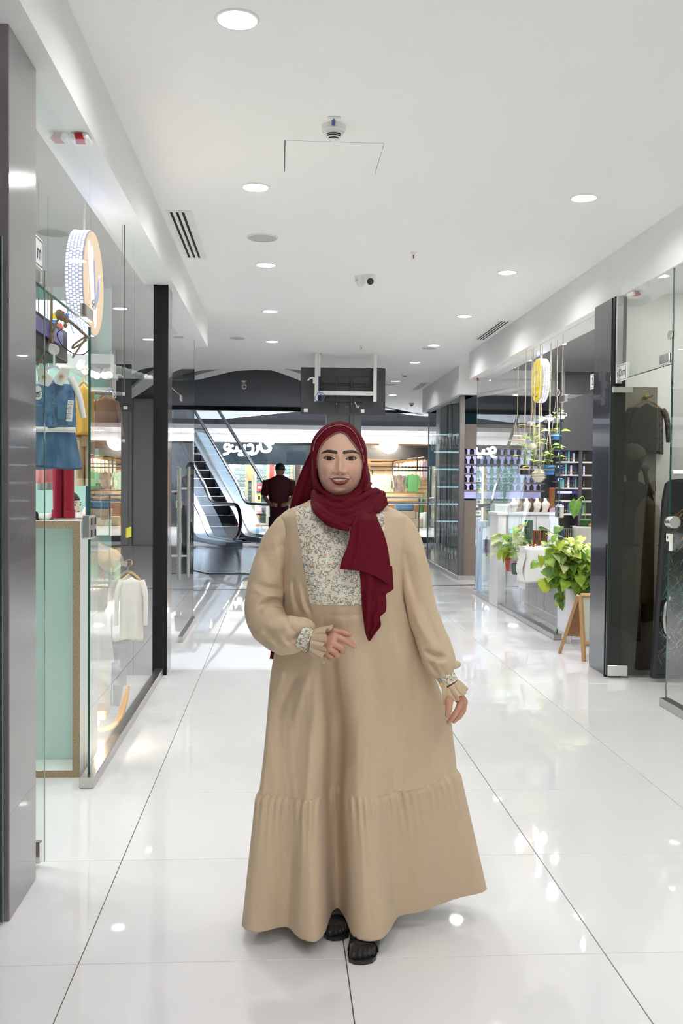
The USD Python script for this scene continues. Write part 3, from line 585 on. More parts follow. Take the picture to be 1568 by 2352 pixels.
mp = Polygon([P(x, y, Z=0)[:2] for x, y in ((432, 1308), (478, 1319), (640, 1319), (660, 1262), (585, 1259), (432, 1262))]); v, f = ext(mp, .012, 'xy'); tagp(obj('landing_plate', (v, f), COMB, None, smooth=False), 'dark glossy landing plate on the floor before the escalator', 'floor plate')
# ------------------------------------------------------------------ glass balustrade
t = thing('balustrade', 'glass balustrade with a steel handrail beside the shoulder of the woman', 'balustrade', (0, 23.6, 0))
for k, (a, b) in enumerate(((1.0, 2.3), (2.32, 3.35), (3.37, 5.2))): obj('glass_panel', box((a, -.006, .14), (b, .006, 1.09), .001), GLASS, t, smooth=False)
obj('top_rail', tube([(1.0, 0, 1.10), (5.2, 0, 1.10)], .024, 10), STEEL, t); obj('hand_rail', tube([(1.0, -.09, .965), (5.2, -.09, .985)], .034, 12), STEEL, t)
for x in (1.02, 2.31, 3.36): obj('post', box((x-.015, -.03, .1), (x+.015, .03, 1.09), .004), STEEL, t)
obj('kerb', box((1.0, -.05, 0), (5.2, .1, .14), .01), pm('kerb_dark', (.05, .05, .055), .3), t)

# ------------------------------------------------------------------ far shop with lit lettering
SY = 31.3
OLIVE = pm('olive_wood', (.30, .27, .19), .5, bump=(40., .3)); TEALB = raw('teal_brick', {'t': ('texture_coordinate', {}), 'm': ('mapping', dict(rotation=(math.pi/2, 0, 0))), 'b': ('brick_texture', dict(color1=(.03, .10, .115), color2=(.045, .13, .14), mortar=(.5, .52, .5), scale=5., mortar_size=.022, brick_width=.62, row_height=.24)), 'p': ('principled_bsdf', dict(roughness=.5))}, [('t.object', 'm.vector'), ('m.vector', 'b.vector'), ('b.color', 'p.base_color')], 'p.BSDF')
struct('wall_brick', box((-3.2, 33.2, 0), (1.9, 33.4, 2.95)), TEALB, 'teal brick wall inside the shop with lit lettering', 'wall')
struct('wall_partition', cat(box((1.05, 31.4, 0), (1.9, 33.3, 2.95))), pm('far_panel', (.02, .024, .03), .4), 'black partition between the two shops across the atrium', 'partition wall')
struct('trim_11', box((-3.2, 31.5, 2.02), (1.0, 31.6, 2.74)), pm('sign_board', (.012, .022, .034), .35), 'dark board behind the lit lettering', 'sign board')
w5 = thing('window_5', 'glass front of the shop with lit lettering across the atrium', 'shop window', kind='structure')
for a, b in ((-3.2, -.93), (-.92, 1.02)): pane('pane', (a, SY, .05), (b, SY+.01, 2.73), parent=w5)
obj('upright', cat(box((1.0, SY-.02, 0), (1.04, SY+.03, 2.73))), STEEL, w5)
t = thing('lit_lettering', 'white glowing shop name in script letters above the man', 'illuminated sign', (0, 31.48, 0)); LETT = em('letter_white', (.93, .95, 1.), 5.)
lp = lambda *ps: [tuple(P(500+x/7.84, 1000+y/7.84, Y=31.48)[[0, 2]]) for x, y in ps]
K = 31.48/FPX/7.84
GLY = [('letter_gaf', [stroke(lp((865, 140), (985, 140), (900, 160), (945, 230), (905, 285), (850, 290)), 30*K), stroke(lp((765, 120), (770, 210), (800, 275), (860, 292)), 26*K)]),
       ('letter_re', [stroke(lp((715, 195), (720, 265), (680, 320), (610, 340)), 24*K)]), ('letter_dal', [stroke(lp((545, 180), (590, 170), (630, 200), (628, 270), (580, 315), (515, 318)), 24*K)]),
       ('letter_noon_ye', [stroke(lp((480, 180), (470, 255), (410, 285), (360, 270), (340, 215), (335, 270), (280, 285), (230, 270)), 24*K)]), ('letter_vav', [stroke(lp((225, 230), (200, 170), (150, 165), (120, 210), (150, 255), (205, 240), (215, 275), (170, 325), (115, 340)), 24*K)]),
       ('letter_dot', [Point(*lp((385, 345))[0]).buffer(27*K)]), ('letter_dot', [Point(*lp((433, 345))[0]).buffer(27*K)]), ('letter_dot', [Point(*lp((263, 188))[0]).buffer(25*K)])]
for n, g in GLY:
    v, f = ext(unary_union(g).intersection(sbox(-9, 0, 9, 2.735)), .04); obj(n, (v, f), LETT, t, smooth=False)
# display cabinets
def cabinet(label, x0, x1, y0, y1, Y):
    a, b = P(x0, y0, Y=Y), P(x1, y1, Y=Y); w, h, z0 = b[0]-a[0], a[2]-b[2], max(b[2], 0.)
    t = thing('display_cabinet', label, 'display cabinet', (a[0], Y, z0), 0, 'olive wood display cabinets'); c = .11
    for lo, hi in (((0, 0, 0), (c, .35, h)), ((w-c, 0, 0), (w, .35, h)), ((c, 0, h-c*.8), (w-c, .35, h)), ((c, 0, 0), (w-c, .35, c*.6))): obj('frame_board', box(lo, hi, .01), OLIVE, t)
    obj('light_strip', box((c+.005, .05, c), (c+.05, .08, h-c)), em('cabinet_light', (1., .95, .8), 7.) if 'cabinet_light' not in MATS else MATS['cabinet_light'], t)
    for k in range(1, 6): obj('shelf', box((c, .04, k*h/6), (w-c, .33, k*h/6+.012)), GLASS, t, smooth=False)
    return a[0]+c, b[0]-c, z0, h
PCOL = dict(rose=(.70, .50, .52), cream=(.78, .72, .60), beige=(.62, .52, .40), white=(.85, .85, .85), orange=(.60, .22, .08), yellow=(.65, .60, .12), black=(.02, .02, .025), pink=(.65, .35, .42), teal=(.12, .35, .37), lilac=(.6, .6, .85), red=(.7, .03, .03))
PM = {k: pm('box_'+k, c, .4) for k, c in PCOL.items()}
rr = random.Random(5); NTH = 'first second third fourth fifth sixth seventh eighth'.split()
nm = ('the cabinet by the escalator', 'the middle cabinet', 'the cabinet behind the man')
for ci, (x0, x1) in enumerate(((526, 569), (578, 618), (631, 673))):
    xa, xb, z0, h = cabinet('olive framed display cabinet, ' + ('nearest the escalator', 'in the middle of the three', 'behind the man in the dark red shirt')[ci], x0, x1, 1050, 1207, 32.2)
    for sh_ in range(6):
        x = xa+.06; nb_ = -1
        while x < xb-.16:
            nb_ += 1; w_, h_ = rr.uniform(.08, .22), rr.uniform(.12, .30); c = rr.choice(['white', 'white', 'white', 'orange', 'yellow', 'black', 'pink', 'teal', 'lilac', 'red'])
            t = thing('product_box', '%s product box, %s shelf up, %s along, in %s' % (c, NTH[sh_], NTH[nb_], nm[ci]), 'box', (x, 32.32, z0+sh_*h/6+(.014 if sh_ else .068)), 0, 'product boxes in the far display cabinets')
            obj('carton', box((0, 0, 0), (w_, .12, h_), .006), PM[c], t, smooth=False); obj('print_panel', box((w_*.2, -.003, h_*.3), (w_*.8, 0, h_*.7)), PM[rr.choice(['black', 'teal', 'white', 'red'])], t, smooth=False)
            x += w_+rr.uniform(.03, .1)
# orange poster column pieces between cabinets
for k, (x0, x1, y0, y1, c, lb) in enumerate(((569, 577, 1070, 1104, 'orange', 'orange poster between the first two far cabinets'), (618, 629, 1058, 1105, 'red', 'reddish poster left of the head of the man'))):
    a, b = P(x0, y0, Y=33.1), P(x1, y1, Y=33.1); tagp(obj('poster', box((a[0], 33.13, b[2]), (b[0], 33.17, a[2])), PM[c]), lb, 'poster')
struct('trim_12', box((P(677, 1100, Y=32.4)[0], 32.4, 0), (P(690, 1100, Y=32.4)[0], 32.6, 2.1)), pm('brown_post', (.16, .11, .08), .5), 'brown upright post at the end of the far cabinets', 'post')
# shop lamps of that shop
for k, x in enumerate((-2.0, -.2)):
    t = thing('shop_ceiling_lamp', 'panel lamp inside the shop with lit lettering, number %s from the escalator' % ('one', 'two')[k], 'ceiling light', (x, 32.0, 2.93)); obj('frame', box((-.5, -.3, -.01), (.5, .3, .015)), PLASTIC, t); obj('diffuser', box((-.47, -.27, -.016), (.47, .27, -.011)), SHOPL, t, smooth=False)

# ------------------------------------------------------------------ far clothes shop
CY = 31.8
PEACH = pm('peach_wall', (.75, .42, .25), .6); SLAT = pm('shop_slat', (.36, .26, .17), .6)
struct('wall_clothes_shop', box((1.95, 34.2, 0), (8, 34.4, 2.9)), PEACH, 'peach wall of the clothes shop across the atrium', 'wall')
struct('trim_13', box((1.95, 33.0, 2.28), (8, 33.1, 2.74)), pm('black_board', (.02, .02, .026), .4), 'black board above the clothes rails across the atrium', 'board')
w6 = thing('window_6', 'glass front of the clothes shop across the atrium', 'shop window', kind='structure')
for a, b in ((1.95, 3.34), (3.35, 8)): pane('pane', (a, SY, .05), (b, SY+.01, 2.73), parent=w6)
pc = P(893, 1020, Y=31.6)
t = thing('round_sign', 'glowing white round sign with a green plant mark across the atrium', 'illuminated sign', (pc[0], 31.6, pc[2])); R_ = .315
obj('disc', lathe([(R_, .04), (R_, 0), (.001, -.001)], 48, axis='y') if False else T(lathe([(R_, -.05), (R_, 0), (R_*.98, .006), (.001, .007)], 48), rot=(math.pi/2, 0, 0)), em('disc_white', (1., 1., .96), 3.2), t)
gm = pm('mark_green', (.03, .20, .05), .5)
for n, g in (('plant_mark', [stroke([(.0, .3), (.02, .1)], .02), stroke([(.05, .3), (.05, .1)], .016)]), ('plant_mark', [stroke([(.12, .06), (.03, .02), (-.03, -.05), (0, -.11)], .007)])):
    v, f = ext(unary_union(g).intersection(Point(0, 0).buffer(R_*.96)), .004); obj(n, (v-[0, .012, 0], f), gm, t, smooth=False)
obj('hanging_wire', tube([(0, 0, R_), (0, 0, 2.95-pc[2])], .008), STEEL, t)
IRON = pm('black_iron', (.015, .014, .014), .4)
def rackline(*ps): return cat(*[tube([P(a, b, Y=CY), P(c, d, Y=CY)], .022, 6) for a, b, c, d in ps])
t = thing('clothes_rack', 'black iron clothes rack across the atrium carrying four tops', 'clothes rack', (0, 0, 0))
for l in ((850, 1072, 984, 1073), (850, 1080, 984, 1081), (958, 1050, 958, 1080), (983, 1050, 983, 1143), (902, 1060, 902, 1100), (850, 1060, 905, 1060)): obj('bar', rackline(l), IRON, t)
for x in (855, 983): obj('leg', tube([P(x, 1080, Y=CY), [P(x, 1080, Y=CY)[0], CY, 0]], .025, 6), IRON, t)
def top_on_hanger(label, cx, cy, w, h, m, sleeve=True, group=None, Y=CY-.1, hang=True, wob=0., name='hanging_blouse', bulge=.07, neck=.2, sl=.25):
    """a top on a hanger: w, h metres, cx, cy picture position of its neck"""
    c = P(cx, cy, Y=Y); t = thing(name, label, 'clothes', (c[0], Y, c[2]), 0, group)
    garment(t, w, h, m, sleeve, wob, bulge, neck, sl); hanger(t, w); return t
def hanger(t, w):
    obj('hanger', cat(tube(bez([(-w*.40, 0, -.055), (-w*.2, 0, -.01), (0, 0, .015), (w*.2, 0, -.01), (w*.40, 0, -.055)], 20), .008, 6), tube(bez([(0, 0, .015), (0, 0, .04), (.025, 0, .06), (.015, 0, .085), (-.015, 0, .08)], 16), .0035, 6)), MATS.get('hanger_wood') or pm('hanger_wood', (.62, .42, .2), .4), t)
def garment(t, w, h, m, sleeve=True, wob=0., bulge=.07, neck=.2, sl=.25, flare=1.0, name='garment'):
    n, k = 44, 22; vs = []
    for q in range(k):
        s = q/(k-1); z = -s*h
        hw = w*.5*np.interp(s, [0, .06, .16, .3, 1], [neck*1.1, .62, .80, .80, .84*flare])
        d = bulge*np.interp(s, [0, .1, .4, 1], [.35, .8, 1, 1.05])
        a = np.arange(n)*2*math.pi/n; fold = 1+(.10+.08*wob)*s*np.cos(a*9+1.3*s+wob)+.06*s*np.sin(a*5+2.)
        drop = .02*h*np.cos(a*3+wob)*s**4
        zz = z-(np.abs(np.cos(a))*.10*w if s < .08 else 0)*1.-drop*(1 if s > .5 else 0)
        vs.append(np.stack([hw*np.cos(a), d*fold*np.sin(a), zz], 1))
    obj(name, rings(np.array(vs)), m, t, smooth=True)
    if sleeve:
        for s_ in (-1, 1):
            p = bez([(s_*w*.36, 0, -.09*w-.02), (s_*w*.47, -.01, -.30*h), (s_*w*(.47+sl*.35), -.02, -.78*h)], 12)
            obj('sleeve', tube(p, np.interp(np.linspace(0, 1, len(p)), [0, .3, 1], [.11*w, .10*w, .075*w]), 12, flat=.7), m, t, smooth=True)
FLOR = pm('green_floral', (.80, .82, .72), .7, var=(26., (.30, .52, .2))); DARKF = pm('dark_floral', (.05, .05, .08), .7, var=(14., (.42, .24, .14), (1, 1, .4))); GREENC = pm('green_cloth', (.10, .26, .09), .8); CREAMC = pm('cream_cloth', (.78, .74, .62), .8, bump=(60., .3))
top_on_hanger('cream sleeveless top hanging leftmost on the far clothes rack', 862, 1088, .42, .58, CREAMC, False, 'tops on the far clothes rack')
top_on_hanger('white blouse with a green leaf print on the far clothes rack', 885, 1087, .50, .62, FLOR, True, 'tops on the far clothes rack')
top_on_hanger('dark blouse with a rust floral print on the far clothes rack', 917, 1089, .46, .58, DARKF, True, 'tops on the far clothes rack')
top_on_hanger('plain green shirt hanging rightmost on the far clothes rack', 947, 1088, .46, .60, GREENC, True, 'tops on the far clothes rack')
cols = ['white', 'rose', 'cream', 'white', 'cream', 'white', 'beige', 'white', 'rose']
t = thing('clothes_rail', 'rear rail of shirts above the green shirt across the atrium', 'clothes rail', (0, 0, 0)); obj('bar', tube([P(905, 1058, Y=33.6), P(975, 1050, Y=32.2)], .02, 6), IRON, t)
for k in range(9):
    q = k/8; c = P(910+66*q, 1063-7*q, Y=33.55-1.3*q)
    x = thing('rail_shirt', '%s shirt on the rear rail across the atrium, %s from the dark end' % (cols[k], ('first', 'second', 'third', 'fourth', 'fifth', 'sixth', 'seventh', 'eighth', 'ninth')[k]), 'clothes', c, .9, 'shirts on the rear rail of the far shop'); garment(x, .45, .6, PM[cols[k]], True, k*.7, .05); hanger(x, .45)
obj_ = thing('snake_plant', 'spiky green plant at the foot of the green shirt across the atrium', 'plant', (P(968, 1150, Y=32)[0], 32., 0)); LEAFD = pm('leaf_dark', (.05, .14, .04), .4)
obj('pot', lathe([(.18, 0), (.22, .5), (.2, .5), (.18, .45), (.001, .45)], 20), PM['white'], obj_)
for k in range(14):
    a = k*2.4; l = rr.uniform(.5, .85); p = bez([(.05*math.cos(a), .05*math.sin(a), .45), (.12*math.cos(a), .1*math.sin(a), .45+l*.6), (.3*math.cos(a)*l, .2*math.sin(a), .45+l)], 8); obj('leaf', tube(p, np.interp(np.linspace(0, 1, len(p)), [0, .4, 1], [.03, .035, .003]), 6, flat=.25), LEAFD, obj_)
struct('trim_14', cat(*[box((3.3, 33.6, 1.0+k*.13), (5.2, 33.66, 1.1+k*.13), .01) for k in range(8)]), SLAT, 'wooden slats on the wall behind the green shirt', 'slat wall') if False else None
sw = thing('slat_wall', 'brown wooden slat wall behind the green shirt across the atrium', 'slat wall', (0, 0, 0), kind='structure')
for k in range(10): obj('slat', box((2.6, 33.5, .7+k*.145), (5.2, 33.58, .82+k*.145), .01), SLAT, sw, smooth=False)
for k, x in enumerate((2.4, 3.6)):
    t = thing('shop_ceiling_lamp', 'panel lamp inside the clothes shop across the atrium, %s' % ('nearer the round sign', 'farther from the round sign')[k], 'ceiling light', (x, 32.6, 2.86)); obj('frame', box((-.4, -.5, -.01), (.4, .5, .015)), PLASTIC, t); obj('diffuser', box((-.37, -.47, -.016), (.37, .47, -.011)), em('clothes_lamp', (1., .85, .62), 90.) if 'clothes_lamp' not in MATS else MATS['clothes_lamp'], t, smooth=False)
t = thing('denim_display', 'folded denim and crates on the low shelf below the far clothes rack', 'folded clothes', (P(930, 1180, Y=31.7)[0], 31.75, 0)); 
obj('crate', box((-.6, 0, 0), (.6, .5, .3), .02), SLAT, t); obj('crate', box((-.35, .0, .3), (.35, .45, .55), .02), SLAT, t); obj('jeans', box((-.3, .02, .55), (.3, .4, .8), .04), pm('denim_far', (.06, .12, .22), .8), t)
# ================================================================== CHILDREN CLOTHES SHOP (behind the glass on the left)
MINT = pm('mint_board', (.64, .76, .71), .45); CHIP = pm('chipboard', (.30, .20, .12), .8, var=(160., (.50, .37, .25))); WB = pm('white_board', (.80, .82, .80), .4)
DEN = pm('denim', (.045, .115, .23), .85, bump=(500., .3), var=(24., (.16, .28, .42))); DENS = pm('denim_skirt', (.045, .11, .20), .85, bump=(500., .3), var=(14., (.12, .22, .34), (2, 2, .5))); WCOT = pm('white_cotton', (.82, .80, .76), .85, bump=(120., .3))
MUST = pm('mustard_cloth', (.70, .42, .08), .85, bump=(150., .2)); BROWNC = pm('brown_cloth', (.36, .18, .09), .85, bump=(150., .2)); KHA = pm('khaki_cloth', (.46, .36, .22), .85, bump=(150., .3)); OLIV = pm('olive_cloth', (.38, .37, .20), .85); REDC = pm('crimson_cloth', (.33, .012, .035), .85, bump=(150., .3)); PINKC = pm('pink_cloth', (.72, .26, .27), .85); JEAN = pm('dark_jean', (.035, .075, .15), .85)
ROPE = pm('rope', (.30, .21, .12), .9, bump=(400., .6)); STICK = pm('driftwood', (.26, .20, .14), .8, bump=(90., .5)); CREAMD = pm('cream_dress', (.75, .70, .60), .85, bump=(90., .3)); TAGW = pm('tag_white', (.85, .85, .82), .6); MANN = pm('mannequin_skin', (.80, .70, .58), .45); HAIRB = pm('black_hair', (.012, .010, .010), .35)
# lamps of the shop
for k, (x, y) in enumerate(((-2.2, 4.4), (-2.2, 6.2), (-3.8, 5.3), (-2.0, 8.6))):
    t = thing('shop_ceiling_lamp', 'panel lamp in the ceiling of the children clothes shop, %s' % ('nearest its door', 'nearest the narrow pier', 'deep inside', 'beyond the narrow pier')[k], 'ceiling light', (x, y, 2.945)); obj('frame', box((-.3, -.3, -.015), (.3, .3, .004)), PLASTIC, t); obj('diffuser', box((-.28, -.28, -.018), (.28, .28, -.0155)), em('kids_lamp', (1., .98, .94), 22.) if 'kids_lamp' not in MATS else MATS['kids_lamp'], t, smooth=False)
# open display case
c1 = P(183, 1786, Z=0); ztop = P(183, 1197, Y=c1[1])[2]; cx, cy = c1[0], c1[1]
t = thing('display_case', 'mint green open fronted display case with raw chipboard edges', 'display case', (cx, cy, 0)); cw = .80; dp = .46
for n, lo, hi in (('side_board', (-.035, .004, 0), (0, dp, ztop)), ('side_board', (-cw, .004, 0), (-cw+.035, dp, ztop)), ('top_board', (-cw+.035, .004, ztop-.035), (-.035, dp, ztop)), ('bottom_board', (-cw+.035, .004, 0), (-.035, dp, .035)), ('back_panel', (-cw+.035, .20, .035), (-.035, .215, ztop-.035))): obj(n, box(lo, hi, .001), WB if n != 'back_panel' else MINT, t, smooth=False)
for n, lo, hi in (((0), (-.035, 0, 0), (0, .004, ztop)), (0, (-cw, 0, 0), (-cw+.035, .004, ztop)), (0, (-cw+.035, 0, ztop-.035), (-.035, .004, ztop)), (0, (-cw+.035, 0, 0), (-.035, .004, .035))): obj('chipboard_edge', box(lo, hi), CHIP, t, smooth=False)
# denim outfit on a hanger
Yd = 4.45; S_ = FPX/Yd
nk = P(124, 872, Y=Yd); t = thing('denim_outfit', 'child denim waistcoat and skirt over a white collared shirt, hanging in the doorway', 'clothes', nk)
garment(t, 118/S_, 112/S_, DEN, False, .5, .05, .25, name='waistcoat')
def put(x, y, dy=-.05): return P(x, y, Y=Yd+dy)-nk
sk = [];
for q in range(16):
    s = q/15; z = put(124, 985)[2]-s*(88/S_); hw = (46+16*s)/S_; a = np.arange(48)*2*math.pi/48; sk.append(np.stack([hw*np.cos(a)*(1+.03*s*np.cos(a*8)), (.042+.02*s)*np.sin(a)*(1+.16*s*np.cos(a*10+.5)), np.full(48, z)+.006*np.sin(a*2)*s], 1))
obj('skirt', rings(np.array(sk)), DENS, t, smooth=True)
obj('shirt_hem', tube(np.stack([np.linspace(put(80, 985)[0], put(172, 985)[0], 8), np.full(8, -.045), np.full(8, put(80, 986)[2])], 1), .012, 8), WCOT, t)
for k, pg in enumerate((((88, 850), (97, 845), (118, 868), (122, 872), (112, 886), (95, 882)), ((126, 872), (145, 848), (160, 850), (155, 868), (142, 884), (130, 880)))):
    pl = Polygon([put(x, y)[[0, 2]] for x, y in pg]).buffer(.004); v, f = ext(pl, .012); obj('collar', (v+[0, -.065, 0], f), WCOT, t)
    c = pl.centroid; 
    for m in range(6): obj('collar_flower', ball((c.x+.008*math.cos(m*1.047), -.068, c.y+.008*math.sin(m*1.047)), .005, 1), pm('petal', (.75, .55, .35), .6) if 'petal' not in MATS else MATS['petal'], t)
    obj('flower_heart', ball((c.x, -.071, c.y), .006, 1), CHIP, t)
for s_, (a, b, c) in enumerate((((162, 868), (180, 905), (192, 960)),)): obj('shirt_sleeve', tube(bez([put(*a, .0), put(*b, -.01), put(*c, -.01)], 12), [.016, .015, .015, .015, .015, .014, .014, .014, .014, .014, .014, .013, .013][:len(bez([put(*a, .0), put(*b, -.01), put(*c, -.01)], 12))], 10), WCOT, t)
obj('button_placket', box(put(116, 975, -.058), put(126, 890, -.052), .002), pm('denim_light', (.10, .19, .30), .85), t)
for x in (84, 142): obj('pocket', box(put(x-12, 962, -.060), put(x+12, 930, -.050), .003), MATS['denim_light'], t)
for k in range(6): obj('button', ball(put(121, 900+k*14, -.060), .0045, 1), DARKST, t)
tg = unary_union([Point(put(88, 895)[[0, 2]]).buffer(.014), sbox(*(np.r_[put(81, 914)[[0, 2]], put(95, 898)[[0, 2]]])), Point(put(88, 908)[[0, 2]]).buffer(.018)]).buffer(.002); v, f = ext(tg, .003); obj('hang_tag', (v+[0, -.062, 0], f), TAGW, t)
def small_text(s, h, at, par, m=INK, ry=0.):
    v, f = flat_text(s, h, .0008); v = v-[v[:, 0].mean(), 0, 0]; c_, s__ = math.cos(ry), math.sin(ry); v = np.stack([v[:, 0]*c_+v[:, 1]*s__, -v[:, 2], -v[:, 0]*s__+v[:, 1]*c_], 1); return obj('lettering', (v+at, f[:, ::-1]), m, par, smooth=False)
small_text('NINI', .0075, put(88, 908)+[0, -.0135, 0], t); small_text('MAX', .0065, put(88, 912.5)+[0, -.0135, 0], t); obj('tag_print', T(ext(stroke([(-.010, .0), (0, -.004), (.010, .001)], .0022), .001), put(88, 901)+[0, -.0135, 0]), INK, t)
sp0, sp1 = put(157, 966, -.062), put(164, 921, -.062); obj('size_strip', bx((sp0+sp1)/2, (.026, .002, .094), .0008, rot=(0, .09, 0)), TAGW, t, smooth=False)
for k, s in enumerate(('50', 'NINI', '50', 'MAX', '50', 'NINI', '50', 'MAX')): small_text(s, .0068, sp1+(sp0-sp1)*(.08+.118*k)+[0, -.0125, -.002], t)
obj('hanger', cat(tube(bez([put(95, 858, .0), put(124, 840, .0), put(150, 858, .0)], 16), .006, 6), T(lathe([(.024, -.003), (.024, .003), (.001, .003)], 24), put(124, 803, .0), rot=(math.pi/2, 0, 0)), tube(bez([put(122, 800, 0), put(120, 812, 0), put(114, 800, 0), put(116, 790, 0), put(130, 797, 0)], 20), .004, 6), tube([put(124, 810, 0), put(124, 842, 0)], .005, 6)), PLASTIC, t)
# sticks and rope
Ys = 4.5; B_ = lambda x, y, d=0.: P(x, y, Y=Ys+d)
t = thing('stick_hanger', 'driftwood sticks lashed with brown rope, hung behind the transom', 'hanging stick frame', (0, 0, 0))
obj('stick', tube(bez([B_(84, 838), B_(100, 808), B_(118, 770), B_(138, 722)], 16), .006, 7), STICK, t); obj('stick', tube(bez([B_(140, 722), B_(172, 748), B_(205, 778)], 14), .007, 7), STICK, t); obj('stick', tube([B_(166, 822), B_(198, 775)], .0045, 7), STICK, t)
obj('rope', tube(bez([B_(118, 660), B_(118, 720), B_(117, 780)], 12), .006, 7), ROPE, t); obj('rope', tube(bez([B_(84, 832), B_(96, 828), B_(104, 838)], 10), .007, 7), ROPE, t); obj('rope_loop', tube(bez([B_(198, 772), B_(172, 790), B_(166, 800), B_(178, 795), B_(200, 780)], 20), .0045, 6), ROPE, t); obj('thin_wire', tube(bez([B_(142, 755), B_(131, 768), B_(142, 792), B_(168, 812), B_(190, 814), B_(205, 804)], 30), .0022, 5), BLACK, t)
for x, y, r in ((136, 722, .018), (143, 728, .016), (152, 735, .012), (118, 772, .013), (118, 782, .011), (97, 800, .010), (150, 748, .009)): obj('knot', ball(B_(x, y), r, 2, (1, .8, 1.3)), ROPE, t)
# lit poster on the partition wall
def wallrect(x0, y0, x1, y1, Y): a, b = P(x0, y0, Y=Y), P(x1, y1, Y=Y); return a[0], b[0], b[2], a[2]
x0, x1, z0, z1 = wallrect(70, 690, 206, 832, 7.42); t = thing('light_box', 'lit white poster box with a many coloured ball, high on the shop wall', 'light box', (0, 7.42, 0))
obj('case', box((x0, -.06, z0), (x1, 0, min(z1, 2.88)), .005), PLASTIC, t); obj('lit_face', box((x0+.01, -.064, z0+.01), (x1-.01, -.061, min(z1, 2.88)-.01)), em('poster_white', (.80, 1., .98), 1.6), t, smooth=False)
bc_ = P(138, 735, Y=7.35); bcols = [(.05, .2, .7), (.75, .05, .05), (.9, .65, .02), (.05, .3, .75), (.8, .1, .06), (.85, .85, .85)]
for k in range(6):
    a = np.linspace(k*1.047, k*1.047+.9, 8); pl = Polygon(np.vstack([.07*np.stack([np.cos(a), np.sin(a)], 1), .025*np.stack([np.cos(a[::-1]), np.sin(a[::-1])], 1)])); v, f = ext(pl, .002); v = v+[bc_[0], -.0665, bc_[2]]; obj('ball_print', (v, f), pm('ball_%s' % 'abcdef'[k], bcols[k], .5), t, smooth=False)
# slatted canopy with spot lamps
t = thing('slatted_canopy', 'white slatted canopy with bright spot lamps above the clothes rail', 'canopy', (0, 0, 0)); Yc = 5.9; a, b = P(130, 845, Y=Yc), P(282, 838, Y=Yc)
for k in range(9): obj('slat', box((a[0], Yc+k*.085, a[2]+.02), (b[0]-.08+.02*k, Yc+k*.085+.07, a[2]+.04), .004), WB, t, smooth=False)
obj('front_board', box((a[0], Yc-.02, a[2]-.0), (b[0]-.05, Yc, a[2]+.085), .006), WB, t)
for x, y in ((184, 832), (196, 842), (214, 850), (222, 853), (240, 852), (250, 851)):
    p = P(x, y+10, Y=Yc-.1); s = obj('spot_lamp', cyl(p+[0, .05, .03], p, .022), PLASTIC, t); obj('spot_face', ball(p, .017, 2), SPOTL, s)
# clothes on the rail
t = thing('clothes_rail', 'steel clothes rail under the slatted canopy', 'clothes rail', (0, 0, 0)); ra, rb = P(110, 895, Y=5.3), P(285, 905, Y=5.6); obj('bar', tube([ra, rb], .012, 8), STEEL, t); obj('drop', tube([rb, [rb[0], rb[1], 2.95]], .0025, 6), DARKST, t); obj('drop', tube([ra, [ra[0], ra[1], 2.95]], .0025, 6), DARKST, t)
def cloth_item(label, cx, cy, wpx, hpx, Y, m, sleeve, wob, sl=.25, hang=True):
    s = FPX/Y; c = P(cx, cy, Y=Y); t = thing('hanging_shirt', label, 'clothes', c); garment(t, wpx/s, hpx/s, m, sleeve, wob, .05, .22, sl); 
    if hang: hanger(t, wpx/s)
    return t
cloth_item('mustard yellow child top on the rail behind the glass edge', 192, 884, 58, 112, 5.3, MUST, False, .3); cloth_item('brown child sweatshirt on the rail behind the glass', 244, 908, 62, 118, 5.6, BROWNC, True, .9, .35)
def trousers(label, cx, cy, wpx, hpx, Y, m, cuff=None, gap=.5, wob=0.):
    s = FPX/Y; w, h = wpx/s, hpx/s; t = thing('hanging_trousers', label, 'clothes', P(cx, cy, Y=Y)); n = 28; a = np.arange(n)*2*math.pi/n
    for s_ in (-1, 1):
        v = []
        for q in range(14):
            u = q/13; cxx = s_*w*(.20+.06*u*gap*2); rx = w*(.27-.05*u); v.append(np.stack([cxx+rx*np.cos(a), .045*np.sin(a)*(1+.1*np.cos(a*5+wob+u*3)), np.full(n, -u*h)], 1))
        lg = obj('trouser_leg', rings(np.array(v)), m, t, smooth=True)
        if cuff: obj('turned_cuff', tube([(s_*w*.26, 0, -h+.03), (s_*w*.26, 0, -h-.005)], w*.24, 20, flat=.45) if False else rings(np.array([np.stack([s_*w*.26+w*.245*np.cos(a), .052*np.sin(a), np.full(n, -h+z)], 1) for z in (.035, .034, -.004, -.005)])), cuff, lg)
    obj('waistband', rings(np.array([np.stack([w*.47*np.cos(a), .05*np.sin(a), np.full(n, z)], 1) for z in (.0, .005, -.05, -.055)])), m, t); return t
trousers('crimson child trousers hanging below the denim skirt', 146, 1000, 50, 184, 4.9, REDC, REDC, .3); trousers('khaki child trousers with turned up cuffs behind the glass edge', 196, 1002, 44, 110, 5.35, KHA, pm('pale_cuff', (.70, .60, .42), .85), .4); trousers('olive child shorts below the brown sweatshirt', 247, 1024, 42, 90, 5.65, OLIV, MATS['pale_cuff'], .3); trousers('dark blue child jeans lowest behind the glass edge', 214, 1112, 34, 76, 5.45, JEAN, None, .5); trousers('dark blue child jeans below the olive shorts', 250, 1114, 34, 78, 5.7, JEAN, None, .6)
cloth_item('salmon pink child tee behind the denim skirt', 108, 1040, 58, 68, 5.15, PINKC, False, .2, hang=False); cloth_item('grey child tee partly hidden behind the crimson trousers', 112, 1062, 60, 62, 5.3, pm('grey_cloth', (.25, .30, .30), .85), False, .5, hang=False)
